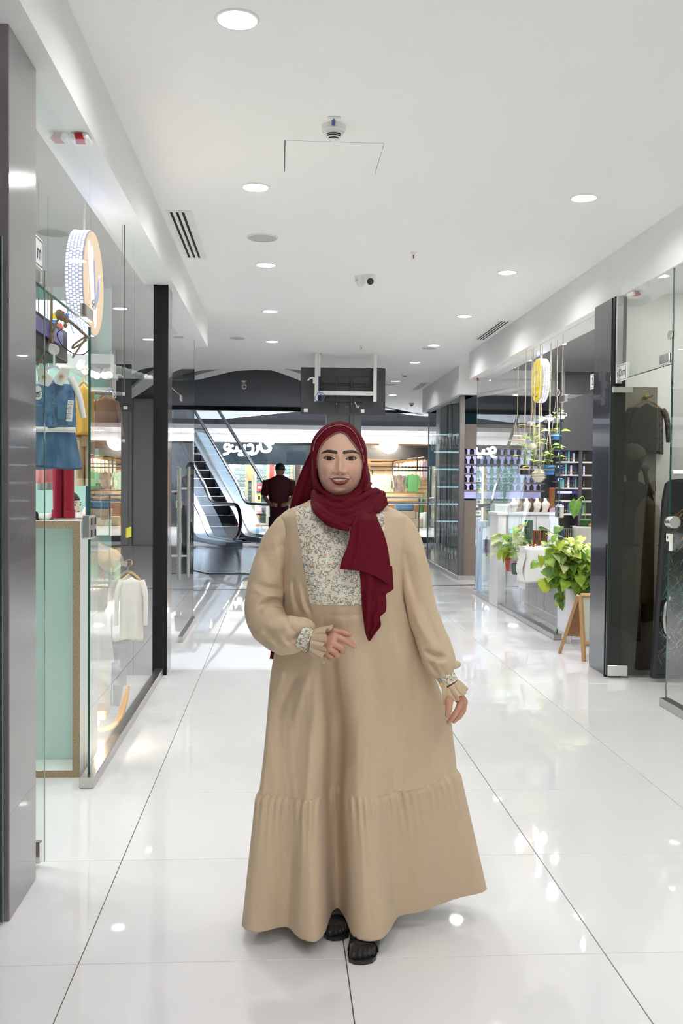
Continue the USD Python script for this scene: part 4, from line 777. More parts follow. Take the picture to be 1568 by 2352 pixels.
t = thing('low_rail', 'low steel rail carrying the crimson trousers and pink tee', 'clothes rail', (0, 0, 0)); obj('bar', tube([P(84, 1000, Y=5.05), P(285, 1012, Y=5.6)], .010, 8), STEEL, t); obj('hang_wire', tube([P(280, 1012, Y=5.6), [P(280, 1012, Y=5.6)[0], 5.6, 2.95]], .002, 6), DARKST, t); obj('hang_wire', tube([P(88, 1000, Y=5.05), [P(88, 1000, Y=5.05)[0], 5.05, 2.95]], .002, 6), DARKST, t)
# mannequin heads on the display case
def bust(label, px, py, Y, s, yaw_, hair):
    c = P(px, py, Y=Y); t = thing('mannequin_head', label, 'mannequin', (c[0], c[1], ztop+.002), yaw_); h0 = c[2]-ztop
    m = trimesh.creation.icosphere(subdivisions=4, radius=1.); v = np.array(m.vertices); x, y, z = v.T
    r = 1-.10*np.clip(-z, 0, 1)*np.abs(x); d = np.zeros(len(v)); fr = np.clip(-y, 0, 1)
    d += .16*np.exp(-(x/.14)**2-((z+.10)/.16)**2)*fr-.07*(np.exp(-((np.abs(x)-.36)/.18)**2-((z-.10)/.10)**2))*fr+.06*np.exp(-(x/.2)**2-((z+.42)/.07)**2)*fr+.06*np.exp(-(x/.25)**2-((z+.72)/.15)**2)*fr+.05*np.exp(-((np.abs(x)-.5)/.2)**2-((z+.2)/.2)**2)*fr
    v2 = np.stack([x*.80*r, y*.92-d, z*1.08], 1)*s; 
    obj('face', (v2+[0, 0, h0], np.array(m.faces)), MANN, t, smooth=True)
    hm = trimesh.creation.icosphere(subdivisions=4, radius=1.); hv = np.array(hm.vertices); hx, hy, hz = hv.T; lift = np.where((hy < -.25) & (hz < .38), .82, 1.07); hv = np.stack([hx*.85*np.where(hz < -.3, 1.08, 1), hy*.96+.05, hz*1.10+.03], 1)*lift[:, None]*s
    obj('hair', (hv+[0, 0, h0], np.array(hm.faces)), hair, t, smooth=True)
    for s_ in (-1, 1): obj('painted_eye', ball((s_*.33*s, -.83*s, h0+.08*s), .085*s, 2, (1, .4, .7)), HAIRB, t); obj('eyebrow', tube(bez([(s_*.18*s, -.90*s, h0+.26*s), (s_*.36*s, -.86*s, h0+.32*s), (s_*.52*s, -.76*s, h0+.25*s)], 8), .018*s, 6), HAIRB, t)
    obj('lips', ball((0, -.93*s, h0-.42*s), .10*s, 2, (1, .5, .45)), pm('doll_lips', (.6, .16, .16), .4) if 'doll_lips' not in MATS else MATS['doll_lips'], t)
    obj('neck', tube([(0, .1*s, h0-.8*s), (0, .12*s, .02)], .32*s, 20), MANN, t)
    obj('shoulders', ball((0, .15*s, .0), s, 3, (1.5, .8, .45)) if False else lathe([(1.4*s, .0), (1.35*s, .15*s), (1.0*s, .42*s), (.45*s, .62*s), (.001, .62*s)], 32), WCOT, t, smooth=True); return t
bust('child mannequin head with a black bob looking aside, on the mint display case', 158, 1163, 5.10, .066, 1.15, HAIRB)
t = thing('black_cap', 'small black rounded object on the left end of the mint display case', 'ornament', P(76, 1197, Y=4.86)[[0, 1]].tolist()+[ztop]); obj('dome', lathe([(.03, 0), (.03, .02), (.02, .04), (.001, .045)], 20), BLACK, t)
t = thing('white_folder', 'flat white folded cloth on top of the mint display case', 'cloth', (P(105, 1190, Y=5.0)[0], 4.9, ztop)); obj('fold', box((-.14, -.05, 0), (.06, .07, .03), .012), WCOT, t)
# cream mannequin holding a hanger with a white blouse, dark trousers below
Ym = 6.0; M_ = lambda x, y, d=0.: P(x, y, Y=Ym+d); g0 = M_(222, 1560); g0[2] = 0
t = thing('child_mannequin', 'cream dressed child mannequin reaching out behind the glass', 'mannequin', (g0[0], g0[1], 0)); o = np.array([g0[0], g0[1], 0])
rs = []
for y, l, r, d in ((1235, 208, 222, .05), (1260, 200, 236, .06), (1300, 203, 238, .07), (1380, 204, 246, .08), (1460, 204, 255, .10), (1520, 204, 262, .11)):
    a_, b_ = M_(l, y)-o, M_(r, y)-o; a = np.arange(40)*2*math.pi/40; rs.append(np.stack([(a_[0]+b_[0])/2+(b_[0]-a_[0])/2*np.cos(a), d*np.sin(a)*(1+.06*np.cos(a*9)), np.full(40, a_[2])], 1))
obj('tunic', rings(PchipInterpolator(np.arange(6), np.array(rs), axis=0)(np.linspace(0, 5, 24))), CREAMD, t, smooth=True)
obj('sleeve', tube(bez([M_(222, 1258, -.02)-o, M_(245, 1280, -.06)-o, M_(272, 1298, -.08)-o], 12), [.035, .04, .046, .052, .058, .062, .066, .07, .072, .07, .066, .06, .05][:len(bez([M_(222, 1258, -.02)-o, M_(245, 1280, -.06)-o, M_(272, 1298, -.08)-o], 12))], 16), CREAMD, t, smooth=True)
obj('hand', tube(bez([M_(268, 1290, -.08)-o, M_(282, 1294, -.09)-o, M_(292, 1296, -.09)-o], 8), .016, 10), MANN, t); obj('neck', tube([M_(215, 1238)-o, M_(214, 1212)-o], .025, 14), MANN, t); hd = M_(214, 1190)-o; obj('head', ball(hd, .085, 3, (.85, .95, 1.1)), MANN, t)
for x in (214, 238): obj('leg', tube([M_(x, 1515)-o, np.r_[(M_(x, 1515)-o)[:2], .0]], [.05, .038], 14), MANN, t)
bl_ = cloth_item('white blouse on a hanger held by the child mannequin', 294, 1318, 84, 150, 5.9, WCOT, True, 1.4, .05)
trousers('dark trousers with a paper tag standing below the white blouse', 258, 1478, 66, 170, 6.3, pm('dark_grey_cloth', (.05, .055, .07), .85), None, .8)
t = thing('rocking_runner', 'warm lit curved wooden runner at the foot of the shop window', 'rocking toy', (0, 0, 0)); WL = pm('warm_wood', (.62, .36, .15), .4)
obj('runner', tube(bez([M_(290, 1578, -.2), M_(282, 1625, -.4), M_(266, 1660, -.55), M_(240, 1676, -.62), M_(212, 1670, -.62)], 24), .02, 10, flat=.6), WL, t); obj('seat_block', bx(M_(215, 1655, -.6)+[0, 0, .05], (.16, .16, .06), .01), WL, t); obj('glow_lamp', ball(M_(222, 1660, -.72), .016, 2), SPOTL, t)
tagp(obj('yellow_label', box(P(291, 1236, X=XL+.008), P(301, 1210, X=XL+.0065), .0003), pm('label_yellow', (.80, .70, .05), .5)), 'small yellow label stuck on the glass beside the white blouse', 'label')
tagp(obj('pink_label', box(P(202, 1318, Y=5.5)-[0, .002, 0], P(214, 1294, Y=5.5), .0003), pm('label_pink', (.75, .05, .45), .5)), 'bright pink paper label low behind the glass edge', 'label'); tagp(obj('pink_label', box(P(202, 1068, Y=5.25)-[0, .002, 0], P(214, 1042, Y=5.25), .0003), MATS['label_pink']), 'bright pink paper label beside the khaki trousers', 'label')
# blue swirl lettering on the far corner glass
t = thing('blue_swirl_sign', 'glowing blue swirl lettering inside the corner glass front by the escalator', 'illuminated sign', (0, 0, 0)); SWB = em('swirl_blue', (.25, .32, .95), 1.2)
for k, (y0, z0, s) in enumerate(((8.3, 2.45, 1.), (8.9, 2.3, 1.1), (9.4, 2.4, 1.), (8.6, 1.95, .9), (9.2, 1.9, 1.0))):
    v, f = ext(stroke([(y0, z0), (y0+.08*s, z0-.16*s), (y0+.22*s, z0-.2*s), (y0+.33*s, z0-.08*s)], [.01, .02, .03, .035, .035, .03, .02]*6), .01, 'yz'); v[:, 0] += -1.12; obj('swirl', (v, f), SWB, t, smooth=False)
# ================================================================== SHOPS ON THE RIGHT
rg = random.Random(21); ORD = 'first second third fourth fifth sixth seventh eighth ninth tenth eleventh twelfth thirteenth fourteenth fifteenth'.split()
def leafmat(name, c, c2, sc=30.):
    return raw(name, {'t': ('texture_coordinate', {}), 'n': ('noise_texture', dict(scale=sc, detail=2.)), 'r': ('rgb_ramp', dict(ramp=[(.35, c), (.7, c2)])), 'p': ('principled_bsdf', dict(roughness=.35)), 'l': ('translucent_bsdf', {}), 'x': ('mix_closure', dict(fac=.3))},
               [('t.object', 'n.vector'), ('n.fac', 'r.fac'), ('r.color', 'p.base_color'), ('r.color', 'l.color'), ('p.BSDF', 'x.closure1'), ('l.BSDF', 'x.closure2')], 'x.closure')
LG = [leafmat('leaf_lime', (.42, .55, .05), (.60, .66, .10)), leafmat('leaf_green', (.20, .38, .04), (.38, .52, .08)), leafmat('leaf_deep', (.07, .18, .03), (.16, .30, .06)), leafmat('leaf_pale', (.50, .58, .25), (.70, .72, .42))]
def leaf_mesh(l, w, droop=.35, heart=True):
    k = 9; s = np.linspace(0, 1, k); hw = w*np.interp(s, [0, .08, .3, .6, .85, 1], [.22 if heart else .02, .42, .5, .36, .14, 0]); y = s*l-(.10*l*heart)*0; z = -droop*l*s**2
    V, F = [], []
    for q in range(k):
        back = -.12*l if (heart and q == 0) else 0
        V += [(-hw[q], y[q]+back, z[q]+hw[q]*.25), (0, y[q], z[q]), (hw[q], y[q]+back, z[q]+hw[q]*.25)]
    for q in range(k-1):
        a = q*3
        for i in (0, 1): F += [(a+i, a+i+1, a+i+4), (a+i, a+i+4, a+i+3)]
    return np.array(V), np.array(F)
def put_leaf(par, p, d, l, w, m, droop=.35, heart=True, name='leaf'):
    d = np.asarray(d, float); d /= np.linalg.norm(d); x = np.cross(d, [0, 0, 1.]); x = x/max(np.linalg.norm(x), 1e-6) if np.linalg.norm(x) > .05 else np.array([1., 0, 0]); n = np.cross(x, d); tw = rg.uniform(-.5, .5); x, n = x*math.cos(tw)+n*math.sin(tw), n*math.cos(tw)-x*math.sin(tw)
    v, f = leaf_mesh(l, w, droop, heart); return obj(name, (v[:, :1]*x+v[:, 1:2]*d+v[:, 2:]*n+np.asarray(p), f), m, par, smooth=True)
CERW = pm('white_ceramic', (.82, .82, .80), .25); TERRA = pm('red_pot', (.45, .05, .03), .4); SLATE = pm('slate_pot', (.08, .11, .10), .6); GLASSV = glass('vase_glass', (.88, .93, .88)); LACQ = pm('white_lacquer', (.80, .79, .82), .2); CLOTH = pm('white_cloth', (.86, .85, .83), .8, bump=(40., .4)); GOLD = pm('gold', (.80, .55, .18), .25, 1.)
# shop lamps
for k, (x, y) in enumerate(((2.95, 9.0), (2.95, 10.2), (2.95, 11.6), (3.9, 9.4), (3.9, 11.2), (5.2, 10.4))):
    t = thing('shop_spot', 'small round spot lamp in the dark ceiling of shop 109, ' + ('over the vine', 'over the cloth stand', 'over the poster', 'behind the vine', 'behind the busts', 'deep inside')[k], 'ceiling light', (x, y, 2.9495)); obj('ring', lathe([(.05, -.0005), (.055, -.01), (.062, 0)], 24, caps=False), PLASTIC, t); obj('lens', lathe([(.05, -.001), (.049, -.008), (.001, -.009)], 24), em('shop109_lamp', (.98, .97, 1.), 900.) if 'shop109_lamp' not in MATS else MATS['shop109_lamp'], t)
# yellow round sign
s2 = disc_sign('round_sign', 'round yellow sign with a glittering lit rim in the window of shop 109', (2.72, 10.28, 2.56), .232, -.085, YEL, 70, 3, .011) if False else None
t = thing('round_sign', 'round yellow sign with a glittering lit rim in the window of shop 109', 'illuminated sign', (2.72, 10.28, 2.56)); r = .232
obj('rim', lathe([(r*.97, .085), (r, .085), (r, 0), (r*.97, -.004)], 72, axis='x'), pm('yellow_sign_rim', (.55, .50, .40), .4), t); v, f = ring_lights(r+.002, .085, 64, 3, .013); v[:, 0] += .085; obj('rim_lights', (v, f), LEDW, t, smooth=False); obj('face', lathe([(r*.985, -.001), (r*.985, -.006), (.001, -.007)], 72, axis='x'), YEL, t)
pale = em('sign_pale', (1., .86, .30), 1.1); mk = unary_union([stroke([(-.10, .02), (-.02, .06), (.06, .02)], .018), stroke([(-.06, -.02), (.02, -.04), (.08, .0)], .016), stroke([(.02, .10), (.04, -.08)], .010), stroke([(-.10, -.12), (0, -.13), (.08, -.11)], .010)]); obj('pale_script', onX(mk, -.0095, .002), pale, t, smooth=False)
dk = unary_union([Polygon([(.12, -.155), (.10, -.135), (.09, -.16)]), stroke([(.06, -.165), (.04, -.168)], .005), stroke([(.02, -.17), (-.01, -.172)], .005), stroke([(-.12, .04), (-.15, .055)], .006), Polygon([(-.01, .06), (0, .10), (.01, .06)])]); obj('dark_marks', onX(dk.buffer(.002), -.0095, .002), INK, t, smooth=False); obj('hanger_rod', tube([(.04, 0, .232), (.04, 0, .385)], .006), STEEL, t)
# low glass fronted cabinet along the window
t = thing('low_cabinet', 'low white cabinet with glass doors along the window of shop 109', 'cabinet', (2.75, 9.0, 0)); hz = P(1297, 1348, X=2.75)[2]
obj('carcass', box((.03, .0, .10), (.34, 2.08, hz-.02), .004), LACQ, t); obj('top', box((-.01, -.02, hz-.02), (.36, 2.10, hz), .004), LACQ, t); obj('plinth', box((.06, .04, 0), (.32, 2.05, .09), .003), STEEL, t)
for k in range(2): d = obj('glass_door', box((.018, .02+k*1.03, .12), (.026, 1.02+k*1.03, hz-.03), .001), GLASS, t, smooth=False)
for k in range(1, 2): obj('door_gap', box((.014, .003+k*1.03, .12), (.029, .017+k*1.03, hz-.03)), DARKST, t, smooth=False)
# white cabinet end with black feet
a, b = P(1301, 1348, Y=8.95), P(1362, 1470, Y=8.95)
t = thing('white_cabinet', 'white cabinet on steel feet under the trailing vine', 'cabinet', (a[0]+.0, 8.62, 0)); wz = P(1301, 1352, Y=8.62)[2]; xa, xb = P(1299, 1400, Y=8.62)[0], 3.35
obj('carcass', box((xa-a[0], 0, .10), (xb-a[0], .30, wz), .004), pm('lilac_white', (.80, .80, .88), .35), t)
for x in (xa+.05, xb-.06): obj('foot', cat(cyl((x-a[0], .06, 0), (x-a[0], .06, .1), .025), cyl((x-a[0], .06, 0), (x-a[0], .06, .02), .03)), STEEL, t)
# trailing vine
pz = P(1318, 1330, Y=8.78); t = thing('trailing_vine', 'bright lime green trailing vine in a white pot on the white cabinet', 'plant', (pz[0], 8.80, wz))
obj('pot', lathe([(.075, 0), (.085, .02), (.10, .16), (.112, .165), (.112, .18), (.095, .18), (.085, .14), (.001, .14)], 28), CERW, t)
ctrp = np.array([pz[0], 8.80, wz]); 
def vp(x, y, Y): return P(x, y, Y=Y)-ctrp
spots = []
for k in range(300):
    u, v_ = rg.gauss(1308, 34), rg.gauss(1290, 26)
    if not (1228 < u < 1366): continue
    spots.append((u, v_, 8.80+rg.uniform(-.22, .10)-(.02 if u < 1300 else 0)))
for k in range(46): spots.append((rg.uniform(1322, 1366), rg.uniform(1300, 1385), 8.58+rg.uniform(-.05, .04)))
for k in range(14): spots.append((rg.uniform(1268, 1300), rg.uniform(1325, 1395), 8.74+rg.uniform(-.04, .04)))
for u, v_, Y in spots:
    p = vp(u, v_, Y); l = rg.uniform(.07, .125); d = np.array([rg.uniform(-.8, .8), rg.uniform(-1., -.1), rg.uniform(-.9, .35)]); m = rg.choices(LG, [.44, .34, .10, .12])[0] if v_ < 1300 else rg.choices(LG, [.25, .5, .2, .05])[0]
    put_leaf(t, p, d, l, l*.85, m)
for k in range(12):
    q = rg.choice(spots); p = vp(*q); obj('stem', tube(bez([(0, 0, .16), (p[0]*.5, p[1]*.6-.02, max(p[2], .2)+.03), p], 12), .0028, 5), LG[1], t, smooth=True)
st = [vp(1290, 1300, 8.68), vp(1292, 1330, 8.66), vp(1282, 1355, 8.66), vp(1287, 1380, 8.66), vp(1290, 1398, 8.66)]; obj('stem', tube(bez(st, 24), .003, 5), LG[2], t, smooth=True)
for k in range(10): p = bez(st, 24)[4+k*2]; put_leaf(t, p, (rg.uniform(-.9, .9), -.4, -.5), rg.uniform(.05, .07), .05, LG[2])
for x, y in ((1355, 1258), (1340, 1240), (1365, 1250)): put_leaf(t, vp(1345, 1285, 8.85), vp(x, y-15, 8.85)-vp(1345, 1285, 8.85), .20, .075, LG[1], .1, False)
# cloth covered stand with trinkets
a = P(1198, 1252, Y=9.75); t = thing('cloth_stand', 'white cloth draped stand with small jewellery under a spot lamp', 'display stand', (P(1240, 1300, Y=9.7)[0], 9.7, hz)); zt_ = P(1240, 1258, Y=9.6)[2]-hz
ds = []
for q in range(14):
    s = q/13; rr3 = (.17+.05*s); a_ = np.arange(44)*2*math.pi/44; sq = 1/np.maximum(np.abs(np.cos(a_)), np.abs(np.sin(a_)))**.7; ds.append(np.stack([rr3*sq*np.cos(a_)*(1+.06*s*np.cos(a_*7)), rr3*.8*sq*np.sin(a_)*(1+.08*s*np.cos(a_*6+1)), np.full(44, zt_*(1-s)+.004)], 1))
obj('draped_cloth', rings(np.array(ds)), CLOTH, t, smooth=True)
obj('cloth_fold', sheet(np.array([[(-.20+.02*math.sin(q*1.1), -.14+.05*k+.01*math.sin(3*q), zt_+.012-.06*q*.9) for k in range(6)] for q in range(9)]), .004), CLOTH, t, smooth=True)
for k in range(9): obj('trinket', ball((rg.uniform(-.14, .14), rg.uniform(-.1, .1), zt_+.012), rg.uniform(.010, .018), 1), rg.choice([GOLD, CERW, TERRA]), t)
obj('tray', box((.02, -.12, zt_+.005), (.16, -.02, zt_+.03), .004), SLATE, t)
# small stands behind: framed chains, busts
def card(label, px0, py0, px1, py1, Y, m, frame=None, zb=None, name='jewellery_card'):
    a, b = P(px0, py0, Y=Y), P(px1, py1, Y=Y); z = b[2] if zb is None else zb; t = thing(name, label, 'jewellery display', (a[0], Y, z)); w, h = b[0]-a[0], a[2]-z
    if frame: obj('frame', box((0, 0, 0), (w, .03, h), .004), frame, t); obj('panel', box((w*.12, -.004, h*.05), (w*.88, 0, h*.95), .001), m, t)
    else: obj('panel', box((0, 0, 0), (w, .03, h), .004), m, t)
    for k in range(3): x = w*(.3+.2*k); obj('chain', tube(bez([(x-.012, -.008, h*.95), (x, -.008, h*.25), (x+.012, -.008, h*.95)], 10), .0025, 5), GOLD, t)
    return t
hzc = P(1280, 1262, Y=10.2)[2]
t = thing('jewellery_shelf', 'white shelf behind the cloth stand carrying the framed chains', 'shelf', (P(1225, 1262, Y=10.2)[0], 10.1, hz)); obj('riser', box((0, 0, 0), (.42, .3, hzc-hz), .004), LACQ, t)
card('red framed black card with gold chains behind the cloth stand', 1225, 1218, 1241, 1245, 10.18, INK, TERRA, hzc); card('dark brown card with a chain beside the red frame', 1242, 1218, 1257, 1244, 10.2, pm('brown_card', (.05, .03, .025), .5), None, hzc); card('navy card with gold chains left of the tall brown leaf', 1292, 1213, 1313, 1256, 9.2, pm('navy_card', (.03, .05, .13), .5), None, None)
def neck_bust(label, px, py, Y, hpx, m, zb=None, pend=True, rz=0., name='necklace_bust'):
    s = FPX/Y; h = hpx/s; c = P(px, py, Y=Y); t = thing(name, label, 'display bust', (c[0], Y, c[2] if zb is None else zb), rz); w = h*.42
    prof_ = [(0, .34, .30), (.12, .30, .26), (.32, .36, .24), (.52, .46, .22), (.64, .44, .2), (.74, .26, .17), (.82, .17, .15), (.95, .16, .15), (1.0, .12, .11)]; a_ = np.arange(28)*2*math.pi/28
    v = PchipInterpolator(np.arange(9), np.array([np.stack([w*x/.46*.9*np.cos(a_), w*y*1.3*np.sin(a_)-.12*h*math.sin(z*3), np.full(28, z*h)], 1) for z, x, y in prof_]), axis=0)(np.linspace(0, 8, 28)); obj('torso', rings(v), m, t, smooth=True)
    if pend: obj('necklace', tube(bez([(-w*.34, -.10*h-w*.22, h*.76), (0, -.12*h-w*.36, h*.5), (w*.34, -.10*h-w*.22, h*.76)], 14), .0035, 5), GOLD, t); obj('pendant', ball((0, -.12*h-w*.36, h*.48), .010, 1), CERW, t)
    return t
neck_bust('dark necklace bust with a pearl pendant beside the pane edge', 1272, 1250, 9.5, 36, pm('charcoal_bust', (.03, .03, .035), .4), hz) if False else None
# tall white cabinet with busts on top
Yb = 11.2; a, b = P(1183, 1177, Y=Yb), P(1283, 1240, Y=Yb); t = thing('display_counter', 'long white display counter carrying a row of necklace busts', 'counter', (a[0], Yb, 0)); zc = a[2]; wc = b[0]-a[0]
obj('body', box((-.2, 0, 0), (wc, .45, zc-.03), .004), LACQ, t); obj('top', box((-.22, -.02, zc-.03), (wc+.02, .47, zc), .004), LACQ, t)
for k in range(3): obj('panel_gap', box((wc*k/3-.1, -.004, .05), (wc*k/3-.092, .001, zc-.04)), STEEL, t, smooth=False)
WBU = pm('bust_white', (.75, .70, .62), .5); BBU = pm('bust_brown', (.10, .06, .05), .5); GBU = pm('bust_gold', (.45, .34, .20), .5)
for k, (x, m, lb) in enumerate(((1178, WBU, 'cream necklace bust farthest left on the counter'), (1187, GBU, 'golden brown necklace bust second on the counter'), (1207, WBU, 'cream necklace bust beside the tall fern fronds'), (1218, BBU, 'dark necklace bust between two cream busts'), (1231, WBU, 'cream necklace bust fourth of the pale ones on the counter'), (1239, BBU, 'dark brown necklace bust behind the taller cream one'), (1250, WBU, 'cream necklace bust farthest right on the counter'), (1259, BBU, 'dark brown necklace bust beside the red framed jewellery card'))): neck_bust(lb, x, 1177, Yb+(.18 if m is WBU else .30), 33, m, zc, False, .5)
card('tall red framed card with chains at the end of the counter', 1262, 1120, 1273, 1176, Yb+.2, pm('carved_brown', (.20, .08, .04), .5), TERRA, zc)
# planter with fronds, beside the counter
t = thing('frond_plant', 'dark green feathery plant in a white planter left of the busts', 'plant', (P(1158, 1160, Y=11.9)[0], 11.9, 0)); z2 = P(1158, 1175, Y=11.9)[2]; obj('pedestal', box((-.17, -.17, 0), (.17, .17, z2), .006), LACQ, t); obj('planter', box((-.15, -.13, z2), (.15, .13, z2+.10), .006), CERW, t)
for k in range(11):
    az = rg.uniform(0, 6.28); l = rg.uniform(.28, .55); p = bez([(0, 0, z2+.1), (.05*math.cos(az), .05*math.sin(az), z2+.1+l*.6), ((.15+.2*rg.random())*math.cos(az), .12*math.sin(az), z2+.1+l)], 12); fr_ = obj('frond', tube(p, .004, 5), LEAFD, t, smooth=True)
    for q in range(3, 12, 1):
        for s_ in (-1, 1): put_leaf(fr_, p[q], (s_*.8, rg.uniform(-.5, .2), .45), .055, .018, LEAFD, .1, False)
# poster banner of a perfume bottle
a, b = P(1096, 1197, Y=12.45), P(1136, 1388, Y=12.45); t = thing('poster_banner', 'pale blue standing poster showing a slender dark and red bottle', 'poster', (a[0], 12.45, 0)); w, zt2 = b[0]-a[0], a[2]
obj('panel', box((0, 0, .02), (w, .015, zt2), .003), raw('poster_blue', {'t': ('texture_coordinate', {}), 'm': ('mapping', dict(scale=(22, 22, 1.2))), 'n': ('noise_texture', dict(scale=1., detail=3.)), 'r': ('rgb_ramp', dict(ramp=[(.3, (.22, .36, .62)), (.55, (.50, .64, .80)), (.75, (.78, .84, .9))])), 'p': ('principled_bsdf', dict(roughness=.35))}, [('t.object', 'm.vector'), ('m.vector', 'n.vector'), ('n.fac', 'r.fac'), ('r.color', 'p.base_color')], 'p.BSDF'), t)
bt_ = lambda x, y: tuple((P(x, y, Y=12.45)-[a[0], 0, 0])[[0, 2]]); kk = 12.45/FPX
obj('bottle_print', T(ext(Polygon([bt_(*q) for q in ((1118, 1232), (1123, 1240), (1124, 1258), (1121, 1290), (1119, 1325), (1117, 1290), (1113, 1258), (1114, 1240))]).buffer(.004), .003), (0, -.004, 0)), pm('print_dark', (.06, .05, .08), .4), t); obj('bottle_red', T(ext(Polygon([bt_(*q) for q in ((1116, 1250), (1121, 1250), (1120, 1275), (1117, 1275))]), .003), (0, -.006, 0)), TERRA, t); obj('bottle_glow', T(ext(Polygon([bt_(*q) for q in ((1116, 1278), (1121, 1278), (1119.5, 1320), (1118, 1320))]), .003), (0, -.006, 0)), CERW, t)
obj('red_script', T(ext(unary_union([stroke([bt_(1103, 1210), bt_(1101, 1218), bt_(1105, 1222)], kk*.7), stroke([bt_(1105, 1214), bt_(1109, 1216)], kk*.6)]), .002), (0, -.003, 0)), TERRA, t)
# counter end with black mirror left of the planter
t = thing('pale_counter', 'pale counter behind the poster with a round black mirror on it', 'counter', (P(1098, 1195, Y=12.55)[0], 12.55, 0)); z3 = P(1098, 1195, Y=12.55)[2]; obj('body', box((.0, 0, 0), (.55, .12, z3), .005), LACQ, t)
t2 = thing('round_mirror', 'round black table mirror beside a dark bottle on the pale counter', 'mirror', (P(1125, 1190, Y=12.6)[0], 12.6, z3)); obj('foot', lathe([(.05, 0), (.05, .01), (.008, .02), (.008, .09), (.001, .09)], 20), BLACK, t2); obj('glass_disc', T(lathe([(.07, -.008), (.07, .008), (.001, .008)], 28), (0, 0, .15), rot=(math.pi/2, 0, 0)), BLACKST, t2); obj('ring', T((lambda a_: tube(np.stack([.072*np.cos(a_), .072*np.sin(a_), 0*a_], 1), .006, 6))(np.linspace(0, 2*math.pi, 40)), (0, 0, .15), rot=(math.pi/2, 0, 0)), GOLD, t2)
t2 = thing('dark_bottle', 'squat dark bottle with a gold band on the pale counter', 'bottle', (P(1138, 1190, Y=12.6)[0], 12.6, z3)); obj('body', lathe([(.045, 0), (.045, .12), (.02, .15), (.02, .19), (.001, .19)], 20), BLACKST, t2); obj('band', lathe([(.0455, .04), (.0465, .045), (.0465, .065), (.0455, .07)], 20, caps=False), GOLD, t2)
# red pot plant and mossy pole plant on the low cabinet
def bushy(label, px, py, Y, zb, pot, pr, ph, n, spread, mats, ls, pole=False):
    c = P(px, py, Y=Y); t = thing('potted_plant', label, 'plant', (c[0], Y, zb)); obj('pot', lathe([(pr*.75, 0), (pr*.8, .01), (pr, ph*.9), (pr*1.06, ph*.92), (pr*1.06, ph), (pr*.9, ph), (pr*.85, ph*.85), (.001, ph*.85)], 26), pot, t)
    if pole: obj('moss_pole', tube([(0, .02, ph*.8), (0, .02, ph+.42)], .045, 16), SLATE, t); obj('pole_cap', lathe([(.05, ph+.42), (.05, ph+.435), (.001, ph+.435)], 18, c=(0, .02, 0)), pm('green_cap', (.03, .25, .16), .4), t); obj('pole_mesh', cat(*[tube(np.stack([.047*np.cos(b_), .02+.047*np.sin(b_), np.full(18, ph+.06+k*.05)], 1), .002, 4) for k in range(8) for b_ in [np.linspace(0, 2*math.pi, 18)]]), MATS['green_cap'], t)
    for k in range(n):
        az = rg.uniform(0, 6.28); el = rg.uniform(.1, 1.); r_2 = spread*rg.uniform(.3, 1.); p = np.array([r_2*math.cos(az), r_2*.7*math.sin(az), ph+el*spread*1.6]); obj('stem', tube(bez([(0, 0, ph*.85), (p[0]*.4, p[1]*.4, p[2]*.9), p], 8), .003, 5), LG[1], t, smooth=True); put_leaf(t, p, (p[0]+rg.uniform(-.05, .05), p[1]-.12, rg.uniform(-.12, .06)), ls*rg.uniform(.8, 1.2), ls*.55, rg.choice(mats))
    return t
bushy('variegated pale leaved plant in a red pot on the low cabinet', 1174, 1292, 10.9, hz, TERRA, .075, .15, 30, .17, [LG[3], LG[1], LG[0]], .15); bushy('climbing plant on a mossy pole behind the cloth stand', 1214, 1262, 10.6, hz, SLATE, .085, .16, 20, .26, [LG[1], LG[3], LG[2]], .17, True)
t = thing('slate_pot', 'empty slate grey pot beside the red potted plant', 'pot', (P(1186, 1292, Y=10.55)[0], 10.55, hz)); obj('bowl', lathe([(.05, 0), (.06, .12), (.055, .12), (.05, .02), (.001, .02)], 22), SLATE, t)
t = thing('green_lamp', 'tiny glowing green lamp among the variegated leaves', 'indicator lamp', P(1175, 1221, Y=10.75)); obj('bulb', ball((0, 0, 0), .016, 2), em('green_glow', (.05, 1., .35), 6.), t); obj('stalk', tube([(0, 0, -.014), (0, .01, -.16)], .003, 5), DARKST, t)
# brown rubber plant leaf, big philodendron leaf, glass vase
t = thing('brown_leaf_plant', 'plant with one tall brownish leaf between the navy card and the vine', 'plant', (P(1313, 1262, Y=9.15)[0], 9.15, hz)); obj('stem', tube(bez([(0, 0, 0), (.01, 0, .12), (.04, 0, .2)], 8), .008, 6), STICK, t); put_leaf(t, (.03, 0, .18), (.12, 0, .26), .22, .07, leafmat('leaf_brown', (.12, .12, .06), (.22, .18, .09)), -.1, False)
t = thing('glass_vase', 'tall clear glass vase with a large drooping heart leaf beside the dark pier', 'vase', (P(1346, 1200, Y=9.12)[0], 9.12, 0)); zv = P(1346, 1208, Y=9.12)[2]; obj('stand', box((-.18, -.06, .0), (.25, .12, zv-.01), .004), pm('pale_oak', (.55, .53, .50), .6, bump=(30., .3)), t) if False else obj('stand', box((-.10, -.06, hz+.001), (.18, .12, zv-.01), .004), pm('pale_oak', (.55, .53, .50), .6, bump=(30., .3)), t)
obj('shelf', box((-.10, -.07, zv-.01), (.25, .12, zv), .002), GLASS, t, smooth=False); obj('glass_body', lathe([(.05, .0), (.062, .06), (.065, .12), (.055, .18), (.05, .24)], 28, c=(0, .03, zv), caps=False), GLASSV, t); obj('soil', lathe([(.05, .002), (.058, .06), (.001, .065)], 20, c=(0, .03, zv)), LEAFD, t)
